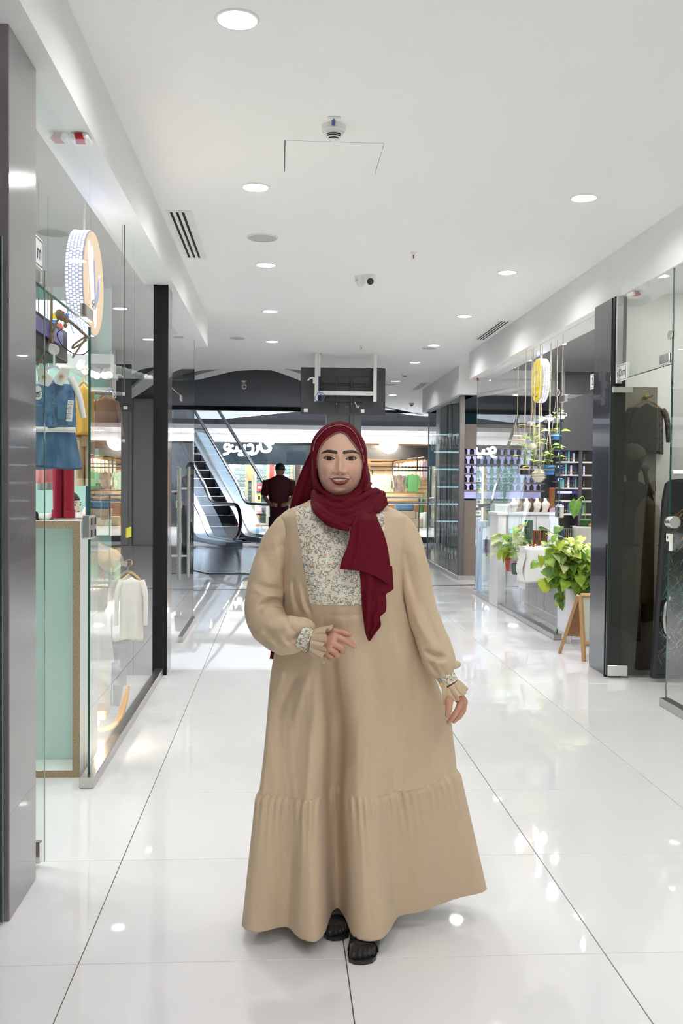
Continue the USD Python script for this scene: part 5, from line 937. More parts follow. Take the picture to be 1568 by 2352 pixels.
obj('stem', tube(bez([(0, .03, zv+.05), (-.02, .02, zv+.27), (-.10, 0, zv+.24)], 12), .004, 5), LG[1], t, smooth=True); put_leaf(t, (-.10, 0, zv+.24), (-.05, -.05, -.2), .17, .13, LG[2], .2)
t = thing('small_trinket_pot', 'small orange and white trinkets on the glass shelf by the vase', 'ornament', (P(1358, 1203, Y=9.10)[0], 9.09, zv+.001)); obj('orange_base', lathe([(.03, 0), (.03, .02), (.001, .025)], 18), pm('orange_clay', (.5, .22, .07), .6), t); obj('white_box', bx((.045, 0, .04), (.04, .03, .08), .004, rot=(0, .3, 0)), CERW, t)
# bottle wall, back lit
Yw = 14.8; VIO = em('violet_back', (.58, .55, 1.), .85); BRB = pm('shelf_brown', (.30, .24, .20), .6); x0, x1 = P(1062, 1140, Y=Yw)[0], P(1250, 1140, Y=Yw)[0]; BSI = pm('bottle_dark', (.035, .032, .045), .35)
t = thing('bottle_wall', 'brown shelf wall lit violet from behind, full of dark bottles', 'shelf wall', (x0, Yw, 0)); ys_ = [1044, 1066, 1087, 1108, 1126, 1146]; zsh = [P(1150, y, Y=Yw)[2] for y in ys_]; W_ = x1-x0
obj('back_light', box((0, .22, zsh[-1]), (W_, .23, P(1150, 1028, Y=Yw)[2])), VIO, t, smooth=False); obj('upper_panel', box((-.0, 0, P(1150, 1032, Y=Yw)[2]), (W_, .25, P(1150, 975, Y=Yw)[2]), .004), BRB, t); obj('lower_panel', box((0, 0, 0), (W_, .25, zsh[-1]-.03), .004), BRB, t)
for z in zsh[:-1]: obj('shelf_board', box((0, 0, z-.025), (W_, .22, z), .003), BRB, t, smooth=False)
obj('side_board', box((-.02, 0, 0), (0, .25, 2.4), .003), BRB, t)
b0 = None
for r_i, z in enumerate(zsh[:5]):
    for k in range(int(W_/.105)):
        lb = 'dark bottle, violet lit wall, %s row, %s from the corner glass' % (('top', 'second', 'third', 'fourth', 'lowest')[r_i], ORD[k]); loc = (x0+.05+k*.105, Yw+.10, z)
        if b0 is None: b0 = thing('display_bottle', lb, 'bottle', loc, 0, 'dark bottles on the violet lit wall'); obj('body', lathe([(.032, 0), (.034, .01), (.034, .065), (.012, .085), (.010, .115), (.013, .117), (.013, .128), (.001, .128)], 14), BSI, b0)
        else: dup(b0, loc, 0, lb)
# dark shelves on the right inside shop 109
Ye = 12.3; t = thing('dark_shelves', 'dark shelves of books and vials lit violet behind the door of shop 109', 'shelves', (P(1290, 1100, Y=Ye)[0], Ye, 0)); wS = P(1372, 1100, Y=Ye)[0]-P(1290, 1100, Y=Ye)[0]; VIO2 = em('violet_strip', (.40, .38, 1.), 2.0)
obj('back', box((0, .3, 0), (wS, .32, 2.6)), BLACKM, t); zz_ = [P(1320, y, Y=Ye)[2] for y in (1060, 1090, 1120, 1150, 1180)]
for z in zz_: obj('shelf_board', box((0, 0, z-.02), (wS, .3, z), .002), pm('pale_shelf', (.45, .40, .36), .5) if 'pale_shelf' not in MATS else MATS['pale_shelf'], t, smooth=False); obj('light_strip', box((.02, .26, z+.09), (wS*.45, .27, z+.12)), VIO2, t, smooth=False)
obj('upright', box((wS*.46, -.01, 0), (wS*.56, .3, 2.5), .003), BLACKM, t); obj('header', box((-.02, -.02, P(1320, 1035, Y=Ye)[2]), (wS, .3, 2.9), .004), BLACKM, t)
rowcol = [PM['black'], MATS['navy_card'], PM['teal'], BSI, PM['lilac']]
bk = None
for r_i, z in enumerate(zz_):
    for k in range(9):
        m = rowcol[(r_i+k) % 5] if r_i != 3 else PM['lilac']; t2 = thing('boxed_item', '%s on the dark shelves, %s row, %s from the pane edge' % ('small glass vial' if r_i == 3 else 'upright book', ('top', 'second', 'third', 'fourth', 'lowest')[r_i], ORD[k]), 'book' if r_i != 3 else 'vial', (P(1290, 1100, Y=Ye)[0]+.03+k*.028*1.2, Ye+.08, z), 0, 'books and vials on the dark shelves')
        if r_i == 3: obj('vial', lathe([(.010, 0), (.010, .07), (.005, .08), (.005, .10), (.001, .10)], 10), GLASSV, t2)
        else: obj('cover', box((0, 0, 0), (.027, .12, .11+.012*((k*7) % 4)), .003), m, t2, smooth=False); obj('spine_band', box((.002, -.001, .03), (.025, .001, .04)), GOLD, t2, smooth=False)
# hanging pots and pendant lamps in the window
JAR = pm('dark_jar', (.03, .025, .025), .3); BLUEJ = pm('blue_jar', (.02, .14, .42), .2); WRAP = pm('white_rope_wrap', (.72, .66, .56), .9, bump=(120., .6))
def hanging(label, px, py, Y, kind, r, h):
    c = P(px, py, Y=Y); t = thing('hanging_pot', label, 'hanging plant', c, 0)
    for k in range(3): a_ = k*2.09+.5; obj('rope', tube([(r*math.cos(a_), r*math.sin(a_), 0), (.006*math.cos(a_), .006*math.sin(a_), .35), (0, 0, 2.94-c[2])], .0022, 5), pm('pale_rope', (.60, .50, .38), .9) if 'pale_rope' not in MATS else MATS['pale_rope'], t)
    if kind == 'wrap': obj('pot', ball((0, 0, -h*.4), r, 3, (1, 1, h/r*.62)), WRAP, t); [obj('rope_band', (lambda b_: tube(np.stack([r*q*np.cos(b_), r*q*np.sin(b_), np.full(22, z)], 1), .006, 5))(np.linspace(0, 2*math.pi, 22)), WRAP, t) for z, q in ((-h*.2, 1.0), (-h*.4, 1.06), (-h*.6, 1.0))]
    elif kind == 'blue_box': obj('pot', box((-r, -r*.7, -h), (r, r*.7, 0), .004), BLUEJ, t); obj('rope_band', box((-r-.004, -r*.7-.004, -h*.55), (r+.004, r*.7+.004, -h*.45), .002), MATS['pale_rope'], t)
    else: obj('pot', lathe([(r*.9, -h), (r, -h*.95), (r, -.02), (r*.8, 0), (.001, 0)], 22), BLUEJ if kind == 'blue' else JAR, t); obj('rope_band', lathe([(r+.001, -h*.5), (r+.006, -h*.47), (r+.006, -h*.40), (r+.001, -h*.37)], 22, caps=False), MATS['pale_rope'], t)
    for k in range(7): az = rg.uniform(0, 6.28); p = np.array([.09*math.cos(az), .05*math.sin(az)-.02, rg.uniform(.02, .22)]); obj('stem', tube(bez([(0, 0, 0), p*[.4, .4, .9], p], 8), .0025, 5), LG[1], t, smooth=True); put_leaf(t, p, (math.cos(az), math.sin(az)-.5, .2), rg.uniform(.07, .10), .05, rg.choice(LG[:3]))
    return t
hanging('dark jar with pale leaves, lowest of the hanging pots by the bottle wall', 1204, 1068, 10.0, 'jar', .045, .10); hanging('dark cup hanging behind the white rope wrapped pot', 1227, 1050, 10.1, 'jar', .04, .09); hanging('white rope wrapped pot, lowest in the middle of the hanging pots', 1236, 1082, 9.6, 'wrap', .06, .11); hanging('bright blue box shaped hanging pot', 1260, 1068, 9.6, 'blue_box', .05, .10); hanging('blue glass jar hanging highest beside the pane edge', 1277, 995, 9.3, 'blue', .045, .06); hanging('white pot hanging high with pale flowers in the middle', 1222, 1020, 9.9, 'wrap', .035, .06)
for px, py, Y, lb in ((1219, 975, 10.0, 'pendant lamp farthest left over the hanging pots'), (1243, 964, 9.7, 'flat tilted pendant lamp over the hanging pots'), (1263, 960, 9.5, 'pendant lamp with a glowing bulb left of the pane edge'), (1290, 955, 8.95, 'brightest pendant lamp at the pane edge')):
    c = P(px, py, Y=Y); t = thing('pendant_lamp', lb, 'pendant lamp', c); obj('shade', lathe([(.008, .035), (.045, .02), (.05, 0), (.044, -.002)], 26, caps=False), STEEL, t); obj('bulb', ball((0, 0, .0), .030 if px > 1250 else .018, 2), SPOTL if px > 1225 else CERW, t); obj('cord', tube([(0, 0, .03), (0, 0, 2.94-c[2])], .004, 5), MATS['pale_rope'], t)
c = P(1187, 1012, Y=10.6); t = thing('rope_swing', 'little rope swing shelf hanging left of the round yellow sign', 'hanging ornament', c)
for s_ in (-.05, .05): obj('rope', tube([(s_, 0, 0), (0, 0, .3), (0, 0, 2.94-c[2])], .004, 5), MATS['pale_rope'], t)
obj('seat_bar', tube([(-.1, 0, 0), (.1, 0, .01)], .010, 7), MATS['pale_rope'], t)
# A-frame board
t = thing('a_frame_board', 'wooden A frame board with pale writing surface in the doorway of shop 109', 'sign board', (0, 0, 0)); WOOD = pm('light_wood', (.45, .26, .11), .5, bump=(60., .3)); A_ = lambda x, y, Y: P(x, y, Y=Y)
z0_ = 0.; Y1, Y2 = 7.80, 8.12; xl_ = P(1341, 1520, Y=Y1)[0]; xt = P(1333, 1368, Y=7.95)[0]; zt3 = P(1333, 1368, Y=7.95)[2]; wB = .46
def leg(p, q, r, nm): d = np.asarray(q)-np.asarray(p); return obj(nm, tube([p, q], r, 4), WOOD, t, smooth=False)
leg((xl_, Y1, 0), (xt, 7.95, zt3), .020, 'front_leg'); leg((xl_+wB, Y1, 0), (xt+wB, 7.95, zt3), .020, 'front_leg'); xr_ = P(1313, 1518, Y=Y2)[0] if False else P(1291, 1517, Y=8.1)[0]; leg((xr_, 8.18, 0), (xt-.012, 7.98, zt3), .020, 'rear_leg'); leg((xr_+wB, 8.18, 0), (xt+wB, 7.98, zt3), .020, 'rear_leg'); leg((xt, 7.95, zt3), (xt+wB, 7.95, zt3), .022, 'top_rail')
def onb(u, s): return np.array([xl_+u*wB+(xt-xl_)*s, Y1+(.15)*s-.0, zt3*s])
obj('board', (lambda c_: (np.array(trimesh.convex.convex_hull(np.vstack([c_, c_+[0, .012, 0]])).vertices), np.array(trimesh.convex.convex_hull(np.vstack([c_, c_+[0, .012, 0]])).faces)))(np.array([onb(.03, .26), onb(.97, .26), onb(.97, .97), onb(.03, .97)])), pm('board_grey', (.50, .52, .46), .5), t, smooth=False); obj('bottom_rail', tube([onb(0, .26), onb(1, .26)], .018, 4), WOOD, t, smooth=False)
obj('rear_panel', (lambda c_: (np.array(trimesh.convex.convex_hull(np.vstack([c_, c_+[0, .012, 0]])).vertices), np.array(trimesh.convex.convex_hull(np.vstack([c_, c_+[0, .012, 0]])).faces)))(np.array([[xr_+(xt-xr_)*s+u*wB, 8.18-.2*s-.002, zt3*s] for u, s in ((.02, .3), (.98, .3), (.98, .97), (.02, .97))])), pm('hardboard', (.30, .15, .07), .6), t, smooth=False)
for nm_, pts_ in (('letter', [(.16, .82), (.16, .66)]), ('letter', [(.16, .82), (.24, .80), (.16, .74)]), ('letter', [(.30, .82), (.30, .66)]), ('letter', [(.14, .60), (.18, .53), (.22, .59), (.26, .53), (.31, .6)]), ('letter', [(.18, .46), (.26, .44), (.20, .40), (.32, .38)])): obj(nm_, tube(bez([onb(u+.06, s)-[0, .010, 0] for u, s in pts_], 16) if len(pts_) > 2 else [onb(u+.06, s)-[0, .010, 0] for u, s in pts_], .0035, 5), pm('board_ink', (.04, .05, .06), .5) if 'board_ink' not in MATS else MATS['board_ink'], t)
# ---------------------------------------------------------------- corner shop beyond the cross aisle
TEALG = glass('teal_glass', (.60, .74, .78), 1.45)
w7 = thing('window_7', 'bluish corner glass front with a tall steel handle beyond the cross aisle', 'shop window', kind='structure')
for a, b in ((14.62, 15.5), (15.52, 16.4), (16.42, 17.7)): obj('pane', box((2.70, a, .05), (2.71, b, 2.78), .001), TEALG, w7, smooth=False)
obj('base_shoe', cat(box((2.67, 14.5, 0), (2.74, 17.7, .06), .004), box((2.74, 14.5, 0), (4.2, 14.56, .06), .004)), STEEL, w7, smooth=False); obj('upright', cat(box((2.68, 14.55, 0), (2.76, 14.62, 2.78), .004)), DARKST, w7, smooth=False); obj('clip', cat(box((2.68, 15.45, 2.2), (2.73, 15.6, 2.26), .003), box((2.68, 16.36, 2.2), (2.73, 16.46, 2.26), .003)), STEEL, w7, smooth=False)
bar_handle('tall steel tube handle on the bluish corner glass front', 2.70, 16.6, .42, 1.58, -1)
t = thing('etched_pattern', 'row of white etched flourishes on the bluish corner glass front', 'glass decoration', (2.69, 0, 0)); ET = pm('etched_white', (.62, .70, .70), .6)
for z in (.35, .75, 1.1, 2.15):
    for k in range(9): y0 = 14.75+k*.32; v, f = ext(unary_union([stroke([(y0, z-.1), (y0+.03, z), (y0+.08, z+.08), (y0+.1, z)], .006), stroke([(y0+.12, z-.08), (y0+.13, z+.05)], .005), stroke([(y0+.16, z), (y0+.2, z+.06)], .005)]), .002, 'yz'); obj('flourish', (v, f), ET, t, smooth=False)
struct('wall_corner_shop', cat(box((4.6, 14.9, 0), (4.8, 18, 2.78)), box((2.75, 18.0, 0), (4.8, 18.2, 2.78))), pm('teal_wall', (.03, .11, .13), .5), 'dark teal walls of the corner shop beyond the cross aisle', 'wall'); struct('ceiling_corner', box((2.7, 14.5, 2.78), (4.8, 18.2, 2.82)), PM['black'], 'dark ceiling of the corner shop beyond the cross aisle', 'ceiling')
struct('trim_15', box((2.72, 14.62, .30), (2.725, 17.7, .52)), MATS['teal_wall'], 'dark teal band low on the corner glass front', 'band')
cs = thing('product_shelves', 'lit product shelves seen through the bluish corner glass front', 'shelves', (3.4, 17.4, 0))
for k in range(6): obj('shelf_board', box((-.6, 0, .5+k*.32), (.9, .4, .52+k*.32), .003), LACQ, cs, smooth=False); obj('light_strip', box((-.6, .36, .74+k*.32), (.9, .38, .77+k*.32)), em('cool_strip', (.9, .96, 1.), 1.6) if 'cool_strip' not in MATS else MATS['cool_strip'], cs, smooth=False)
for k in range(6):
    for q in range(6): t2 = thing('product_box', '%s carton in the corner shop, %s shelf from the floor, %s along it' % (('white', 'yellow', 'orange', 'white', 'black', 'teal')[(k*5+q*3) % 6], ORD[k], ORD[q]), 'box', (2.85+q*.24, 17.5, .522+k*.32), 0, 'cartons in the corner shop'); obj('carton', box((0, 0, 0), (.17, .14, .12+.03*((k+q) % 4)), .004), PM[('white', 'yellow', 'orange', 'white', 'black', 'teal')[(k*5+q*3) % 6]], t2, smooth=False); obj('print_panel', box((.03, -.002, .03), (.13, 0, .08)), PM['black' if (k+q) % 2 else 'red'], t2, smooth=False)
# ---------------------------------------------------------------- shop 110
JACK = pm('dark_brocade', (.035, .032, .028), .7, var=(38., (.13, .12, .10))); LINV = pm('oat_cloth', (.42, .37, .29), .85, bump=(120., .3)); DOT = raw('dotted_cloth', {'t': ('texture_coordinate', {}), 'v': ('voronoi_texture', dict(scale=9., randomness=.35)), 'r': ('rgb_ramp', dict(ramp=[(.26, (.03, .03, .03)), (.30, (.28, .23, .16))])), 'p': ('principled_bsdf', dict(roughness=.85))}, [('t.object', 'v.vector'), ('v.distance', 'r.fac'), ('r.color', 'p.base_color')], 'p.BSDF')
t = thing('shop_ceiling_lamp', 'panel lamp in the ceiling of shop 110', 'ceiling light', (3.5, 6.5, 2.945)); obj('frame', box((-.3, -.3, -.015), (.3, .3, .004)), PLASTIC, t); obj('diffuser', box((-.28, -.28, -.018), (.28, .28, -.0155)), MATS['kids_lamp'], t, smooth=False)
def g110(label, cx, cy, wpx, hpx, Y, m, sleeve, wob=0., sl=.1, neck=.22, flare=1., name='hanging_jacket', hang=True, bulge=.06):
    s = FPX/Y; t = thing(name, label, 'clothes', P(cx, cy, Y=Y)); garment(t, wpx/s, hpx/s, m, sleeve, wob, bulge, neck, sl, flare); 
    if hang: hanger(t, wpx/s)
    return t
g110('dark brocade jacket on a hanger behind the tinted door', 1485, 925, 100, 118, 7.42, JACK, True, .4, .12, bulge=.035)
t = thing('wall_hook', 'gold hook holding the dark brocade jacket', 'hook', P(1485, 912, Y=7.46)); obj('rosette', ball((0, .02, 0), .022, 2, (1, .5, 1)), GOLD, t); obj('arm', tube([(0, .02, 0), (.01, -.04, -.005), (.03, -.05, .01)], .006, 6), GOLD, t)
# mannequin with a tied headscarf

t = thing('scarf_mannequin', 'black mannequin in a grey tied headscarf and dark top, behind the tinted door', 'mannequin', (P(1445, 1062, Y=7.32)[0], 7.32, 0))
Yx = 7.32; o = np.array([P(1445, 1062, Y=Yx)[0], Yx, 0]); Q_ = lambda x, y, d=0.: P(x, y, Y=Yx+d)-o; MB_ = pm('mannequin_black', (.012, .011, .010), .35); SG = pm('scarf_grey', (.30, .28, .25), .85, bump=(60., .4)); hc2 = Q_(1448, 1062)
hv = ball((0, 0, 0), .10, 4, (.82, .95, 1.18)); v = hv[0]; fr = np.clip(-(v[:, 0])/.1, 0, 1); v = v-np.stack([.022*np.exp(-((v[:, 2]+.015)/.02)**2-(v[:, 1]/.02)**2)*fr+.010*np.exp(-((v[:, 2]+.075)/.02)**2-(v[:, 1]/.03)**2)*fr, 0*fr, 0*fr], 1)
obj('head', (v+hc2, hv[1]), MB_, t, smooth=True); obj('neck', tube([hc2+[.01, 0, -.08], hc2+[.02, 0, -.20]], .045, 18), MB_, t)
sh2 = ball((0, 0, 0), .112, 4, (.95, 1., 1.0)); kp = sh2[0][:, 2] > -.02-.55*sh2[0][:, 0]*-1*.0-.45*(-sh2[0][:, 0]); cap_ = sh2[0].copy(); low = ~kp; cap_[low] = cap_[low]*.80; obj('headscarf', (cap_+hc2+[.012, 0, .035], sh2[1]), SG, t, smooth=True)
obj('scarf_knot', ball(hc2+[.11, -.01, -.045], .03, 2, (1.2, 1, .8)), SG, t); obj('scarf_tail', tube(bez([hc2+[.11, 0, -.05], hc2+[.13, 0, -.14], hc2+[.17, .01, -.24]], 12), np.linspace(.03, .045, len(bez([hc2+[.11, 0, -.05], hc2+[.13, 0, -.14], hc2+[.17, .01, -.24]], 12))), 12, flat=.4), SG, t)
a_ = np.arange(40)*2*math.pi/40; rs = [np.stack([.5*(Q_(l, y)[0]+Q_(r, y)[0])+.5*(Q_(r, y)[0]-Q_(l, y)[0])*np.cos(a_), d*np.sin(a_), np.full(40, Q_(l, y)[2])], 1) for y, l, r, d in ((1105, 1440, 1462, .05), (1122, 1418, 1490, .09), (1160, 1408, 1500, .11), (1220, 1405, 1498, .12), (1300, 1402, 1496, .12))]
obj('dark_top', rings(PchipInterpolator(np.arange(5), np.array(rs), axis=0)(np.linspace(0, 4, 20))), pm('dark_velvet', (.02, .018, .02), .9, var=(60., (.06, .055, .06))), t, smooth=True); obj('stand_pole', tube([(Q_(1450, 1300)[0], 0, 0), (Q_(1450, 1300)[0], 0, Q_(1450, 1300)[2])], .02, 10), STEEL, t); obj('stand_base', lathe([(.14, 0), (.14, .012), (.02, .03), (.001, .03)], 28, c=(Q_(1450, 1300)[0], 0, 0)), STEEL, t)
g110('oat coloured long waistcoat on a stand behind the tinted door', 1487, 1140, 78, 250, 7.2, LINV, False, .8, neck=.25, flare=1.25, name='long_waistcoat', hang=False, bulge=.05); g110('dark dotted skirt hanging low behind the tinted door', 1432, 1250, 88, 225, 7.19, DOT, False, .2, neck=.6, flare=1.2, name='dotted_skirt', hang=False, bulge=.04); g110('pale long skirt below the oat waistcoat', 1500, 1290, 62, 140, 7.36, LINV, False, 1.2, neck=.6, flare=1.1, name='pale_skirt', hang=False, bulge=.04)
g110('light patterned dress hanging nearest the dark pier behind the tinted door', 1412, 940, 50, 150, 7.44, LINV, True, .9, .1, name='patterned_dress', bulge=.03)
t = thing('garment_rail', 'black garment rail behind the tinted door carrying the dresses', 'clothes rail', (0, 7.17, 0)); zr = P(1450, 1252, Y=7.17)[2]; obj('bar', tube([(P(1392, 1250, Y=7.17)[0], 0, zr), (P(1535, 1250, Y=7.17)[0], 0, zr)], .010, 8), BLACK, t)
for x in (1394, 1533): obj('post', tube([(P(x, 1250, Y=7.17)[0], 0, zr), (P(x, 1250, Y=7.17)[0], 0, 0)], .011, 8), BLACK, t)
# black mirror panel with iridescent splinter pattern, leaning by the door
pts = [P(x, y, Y=6.95) for x, y in ((1497, 1556), (1512, 1330), (1524, 1150), (1531, 1112), (1542, 1103), (1560, 1101), (1700, 1101), (1700, 1560))]; t = thing('splinter_panel', 'black glossy panel with rounded corner and iridescent splinter pattern at the right edge', 'mirror panel', (0, 6.95, 0))
pl = Polygon([(p[0], max(p[2], .004)) for p in pts]).buffer(0); obj('dark_face', ext(pl, .03), BLACKST, t, smooth=False); fr_ = pl.buffer(.004).difference(pl.buffer(-.022)); v, f = ext(fr_, .045); obj('frame', (v-[0, .012, 0], f), BLACKM, t, smooth=False)
IR = [em('glint_'+n, c, .9) if False else pm('glint_'+n, c, .25, .7) for n, c in (('gold', (.9, .55, .15)), ('green', (.2, .8, .45)), ('teal', (.25, .7, .8)), ('pink', (.85, .45, .40)), ('white', (.85, .85, .85)))]
rs2 = random.Random(9)
for k in range(190):
    y = rs2.uniform(1190, 1520); x = rs2.uniform(1503+max(0, (1330-y))*.08, 1568); l = rs2.uniform(8, 46); an = rs2.choice([-.95, -.8, -.7, -1.1, .6, 1.2]); p0, p1 = P(x, y, Y=6.945), P(min(x+l*math.cos(an), 1640), y+l*math.sin(an), Y=6.945)
    m = IR[min(4, int((y-1190)/80+rs2.uniform(-.8, .8)))] if y < 1420 else IR[4]
    if not pl.buffer(-.02).contains(LineString([(p0[0], p0[2]), (p1[0], p1[2])])): continue
    md = (p0+p1)/2+[rs2.uniform(-.01, .01), 0, rs2.uniform(-.01, .01)]; obj('splinter', tube([[p0[0], -.002, p0[2]], [md[0], -.002, md[2]], [p1[0], -.002, p1[2]]], rs2.uniform(.0006, .0014), 3), m, t, smooth=False)
t = thing('tube_lamp', 'short white tube lamp above the splinter panel', 'lamp', P(1552, 1084, Y=6.97)); obj('tube', tube([(-.022, 0, 0), (.05, 0, 0)], .011, 10), em('tube_glow', (1., 1., .97), 6.), t); obj('cap', tube([(-.03, 0, 0), (-.022, 0, 0)], .012, 10), PLASTIC, t)
struct('wall_shop_rear', box((3.4, 2.2, 0), (3.5, 6.9, 2.85)), pm('mint_white', (.72, .78, .72), .5), 'pale wall inside shop 110 behind the clear pane', 'wall')
# ================================================================== THE WOMAN
WD = 3.0                                   # distance of her axis from the viewer
WO = np.array([math.sin(YAW)*WD, math.cos(YAW)*WD, 0.])
RX, FY = np.array([math.cos(YAW), -math.sin(YAW), 0]), np.array([math.sin(YAW), math.cos(YAW), 0])
def L(x, y, w):
    """her own coordinates (right, back, up) of the measured picture position x, y at her depth w"""
    d = np.array([(x-784)/FPX, (y-1176)/FPX, 1.]) @ CB; t = (WD+w)/(d@FY); p = EYE+t*d-WO
    return np.array([p@RX, p@FY, p[2]])
def LL(*pts): return np.array([L(*p) for p in pts])
LIN = raw('linen', {'t': ('texture_coordinate', {}), 'm1': ('mapping', dict(scale=(260, 260, 2600))), 'm2': ('mapping', dict(scale=(2600, 2600, 260))), 'n1': ('noise_texture', dict(scale=1., detail=2.)), 'n2': ('noise_texture', dict(scale=1., detail=2.)),
      'a': ('math', dict(math_type='add')), 'h': ('math', dict(math_type='multiply', value2=.5)), 'r': ('rgb_ramp', dict(ramp=[(.25, (.50, .38, .245)), (.5, (.62, .485, .325)), (.75, (.72, .58, .41))])), 'b': ('bump', dict(strength=.28, distance=.0012)), 'p': ('principled_bsdf', dict(roughness=.85, specular_ior_level=.2, sheen_weight=.15))},
      [('t.object', 'm1.vector'), ('t.object', 'm2.vector'), ('m1.vector', 'n1.vector'), ('m2.vector', 'n2.vector'), ('n1.fac', 'a.value1'), ('n2.fac', 'a.value2'), ('a.value', 'h.value1'), ('h.value', 'r.fac'), ('r.color', 'p.base_color'), ('h.value', 'b.height'), ('b.normal', 'p.normal')], 'p.BSDF')
MAR = raw('maroon_scarf', {'t': ('texture_coordinate', {}), 'm': ('mapping', dict(scale=(800, 800, 45))), 'n': ('noise_texture', dict(scale=1., detail=2.)), 'r': ('rgb_ramp', dict(ramp=[(.25, (.088, .0025, .009)), (.75, (.135, .0042, .014))])), 'b': ('bump', dict(strength=.35, distance=.0015)), 'p': ('principled_bsdf', dict(roughness=.75, specular_ior_level=.15, sheen_weight=.05, sheen_tint=(.6, .1, .15)))},
      [('t.object', 'm.vector'), ('m.vector', 'n.vector'), ('n.fac', 'r.fac'), ('r.color', 'p.base_color'), ('n.fac', 'b.height'), ('b.normal', 'p.normal')], 'p.BSDF')
SKIN = vcol('skin', .42, (900., .05), subsurface_weight=.12, subsurface_scale=.006, subsurface_radius=(1., .35, .2), specular_ior_level=.4)
PRINT = vcol('floral_print', .8, (700., .15), specular_ior_level=.2)
EYEM = vcol('eye', .25, specular_ior_level=.3); TEETH = pm('teeth', (.60, .55, .47), .25); BEADM = pm('bead', (.85, .72, .68), .12, .25, coat_weight=.5)

woman = thing('person', 'person in a long beige dress with floral yoke and a dark red headscarf, smiling', 'person', WO, -YAW)

# ---------------------------------------------------------------- dress: rows of (picture y, left x, right x, depth at sides, depth at front middle, depth of back)
ROWS = [(1148, 712, 856, .02, -.05, .07), (1160, 690, 884, .02, -.075, .10), (1172, 660, 915, .02, -.09, .12), (1190, 642, 938, .01, -.10, .14), (1230, 645, 936, .00, -.125, .155), (1290, 648, 928, -.01, -.155, .16), (1350, 650, 926, -.01, -.16, .155), (1400, 650, 935, .0, -.155, .15),
        (1450, 644, 953, .0, -.145, .16), (1500, 630, 976, .01, -.135, .18), (1560, 621, 1002, .02, -.12, .20), (1600, 618, 1018, .03, -.11, .21), (1660, 614, 1040, .05, -.10, .22), (1720, 609, 1046, .06, -.085, .235), (1800, 600, 1052, .08, -.07, .25)]
NU = 181; un = np.linspace(-1, 1, NU)
seam_px = np.array([(600, .0), (603, -.043), (645, -.047), (695, -.077), (708, -.094), (741, -.043), (749, .037), (767, .065), (783, .05), (789, .0), (827, -.06), (865, -.047), (898, -.01), (957, .010), (1005, .05), (1047, .10), (1052, .13)])
hem_px = np.array([(562, .02), (575, -.02), (600, -.03), (660, .01), (688, -.065), (720, -.09), (742, -.035), (752, .09), (770, .13), (786, .08), (800, -.045), (830, -.08), (855, -.075), (880, -.02), (903, .08), (960, .11), (1050, .165), (1098, .175), (1110, .2)])
def prof(tab, s=1.3):
    a, b = tab[0, 0], tab[-1, 0]; x = a+(un+1)/2*(b-a); return gaussian_filter1d(PchipInterpolator(tab[:, 0], tab[:, 1])(x), s, mode='nearest')
SEAMF, HEMF = prof(seam_px), prof(hem_px)
def base_prof(ws, wc): return ws+(wc-ws)*np.clip(1-np.abs(un)**2.3, 0, 1)**.62
def bust(y):
    g = math.exp(-((y-1300)/75.)**2)
    return -.022*g*(np.exp(-((un+.42)/.26)**2)+np.exp(-((un-.42)/.26)**2))
FRONT = []          # (z, uL, uR, front depth profile, back depth)
for (y, xl, xr, ws, wc, wb) in ROWS:
    f = base_prof(ws, wc)+bust(y); k = float(sm(y, 1340, 1800)); f = f*(1-k)+SEAMF*k
    l, r = L(xl, y, ws), L(xr, y, ws); FRONT.append((l[2]*.5+r[2]*.5, l[0], r[0], f, wb))
zs = np.array([q[0] for q in FRONT]); CS = lambda a: PchipInterpolator(zs[::-1], np.array(a)[::-1], axis=0)
fuL, fuR, fW, fB = CS([q[1] for q in FRONT]), CS([q[2] for q in FRONT]), CS([q[3] for q in FRONT]), CS([q[4] for q in FRONT])
def ring_at(uL, uR, f, wb, zl, n_back=60, un_=un):
    u = uL+(un_+1)/2*(uR-uL); fr = np.stack([u, f, zl if np.ndim(zl) else np.full(len(u), zl)], 1)
    a = np.linspace(0, math.pi, n_back+2)[1:-1]; m, h = (uL+uR)/2, (uR-uL)/2
    w0, w1 = f[-1], f[0]; wm = w0+(w1-w0)*a/math.pi
    zb = np.interp(np.cos(a), [-1, 1], [fr[0, 2], fr[-1, 2]])
    return np.vstack([fr, np.stack([m+h*np.cos(a), wm+(wb-wm)*np.sin(a)**.8*(1+.06*np.sin(a*9)), zb], 1)])
# wrinkles of the hanging cloth, in her own metric coordinates
def wrinkle(u, z, amp):
    p = np.stack([u*26+4, z*5+2*u, np.zeros_like(u)], -1); q = np.stack([u*60, z*11-3*u, np.ones_like(u)*3], -1)
    return amp*((meshkit.fbm(p, 3, 3)-.5)*.010+(meshkit.fbm(q, 2, 9)-.5)*.004)
zlo, zhi = zs.min(), zs.max(); ZR = np.linspace(zhi, zlo, 150); R = []
SEAMZ = np.interp(np.linspace(0, 1, NU), [0, .35, .6, .78, .9, 1], [0, -.003, .0, .008, .022, .036])   # the seam climbs on the side she lifts
for z in ZR:
    k = float(sm(z, zlo+.22, zlo)); f = fW(z)+wrinkle(fuL(z)+(un+1)/2*(fuR(z)-fuL(z)), np.full(NU, z), float(sm(z, zhi-.05, zhi-.35)))
    R.append(ring_at(float(fuL(z)), float(fuR(z)), f, float(fB(z)), z+SEAMZ*k))
R = np.array(R)
def pix(v):
    p = WO+v[..., :1]*RX+v[..., 1:2]*FY+v[..., 2:]*np.array([0, 0, 1.])-EYE; c = p@CB.T
    return np.stack([784+FPX*c[..., 0]/c[..., 2], 1176+FPX*c[..., 1]/c[..., 2]], -1)
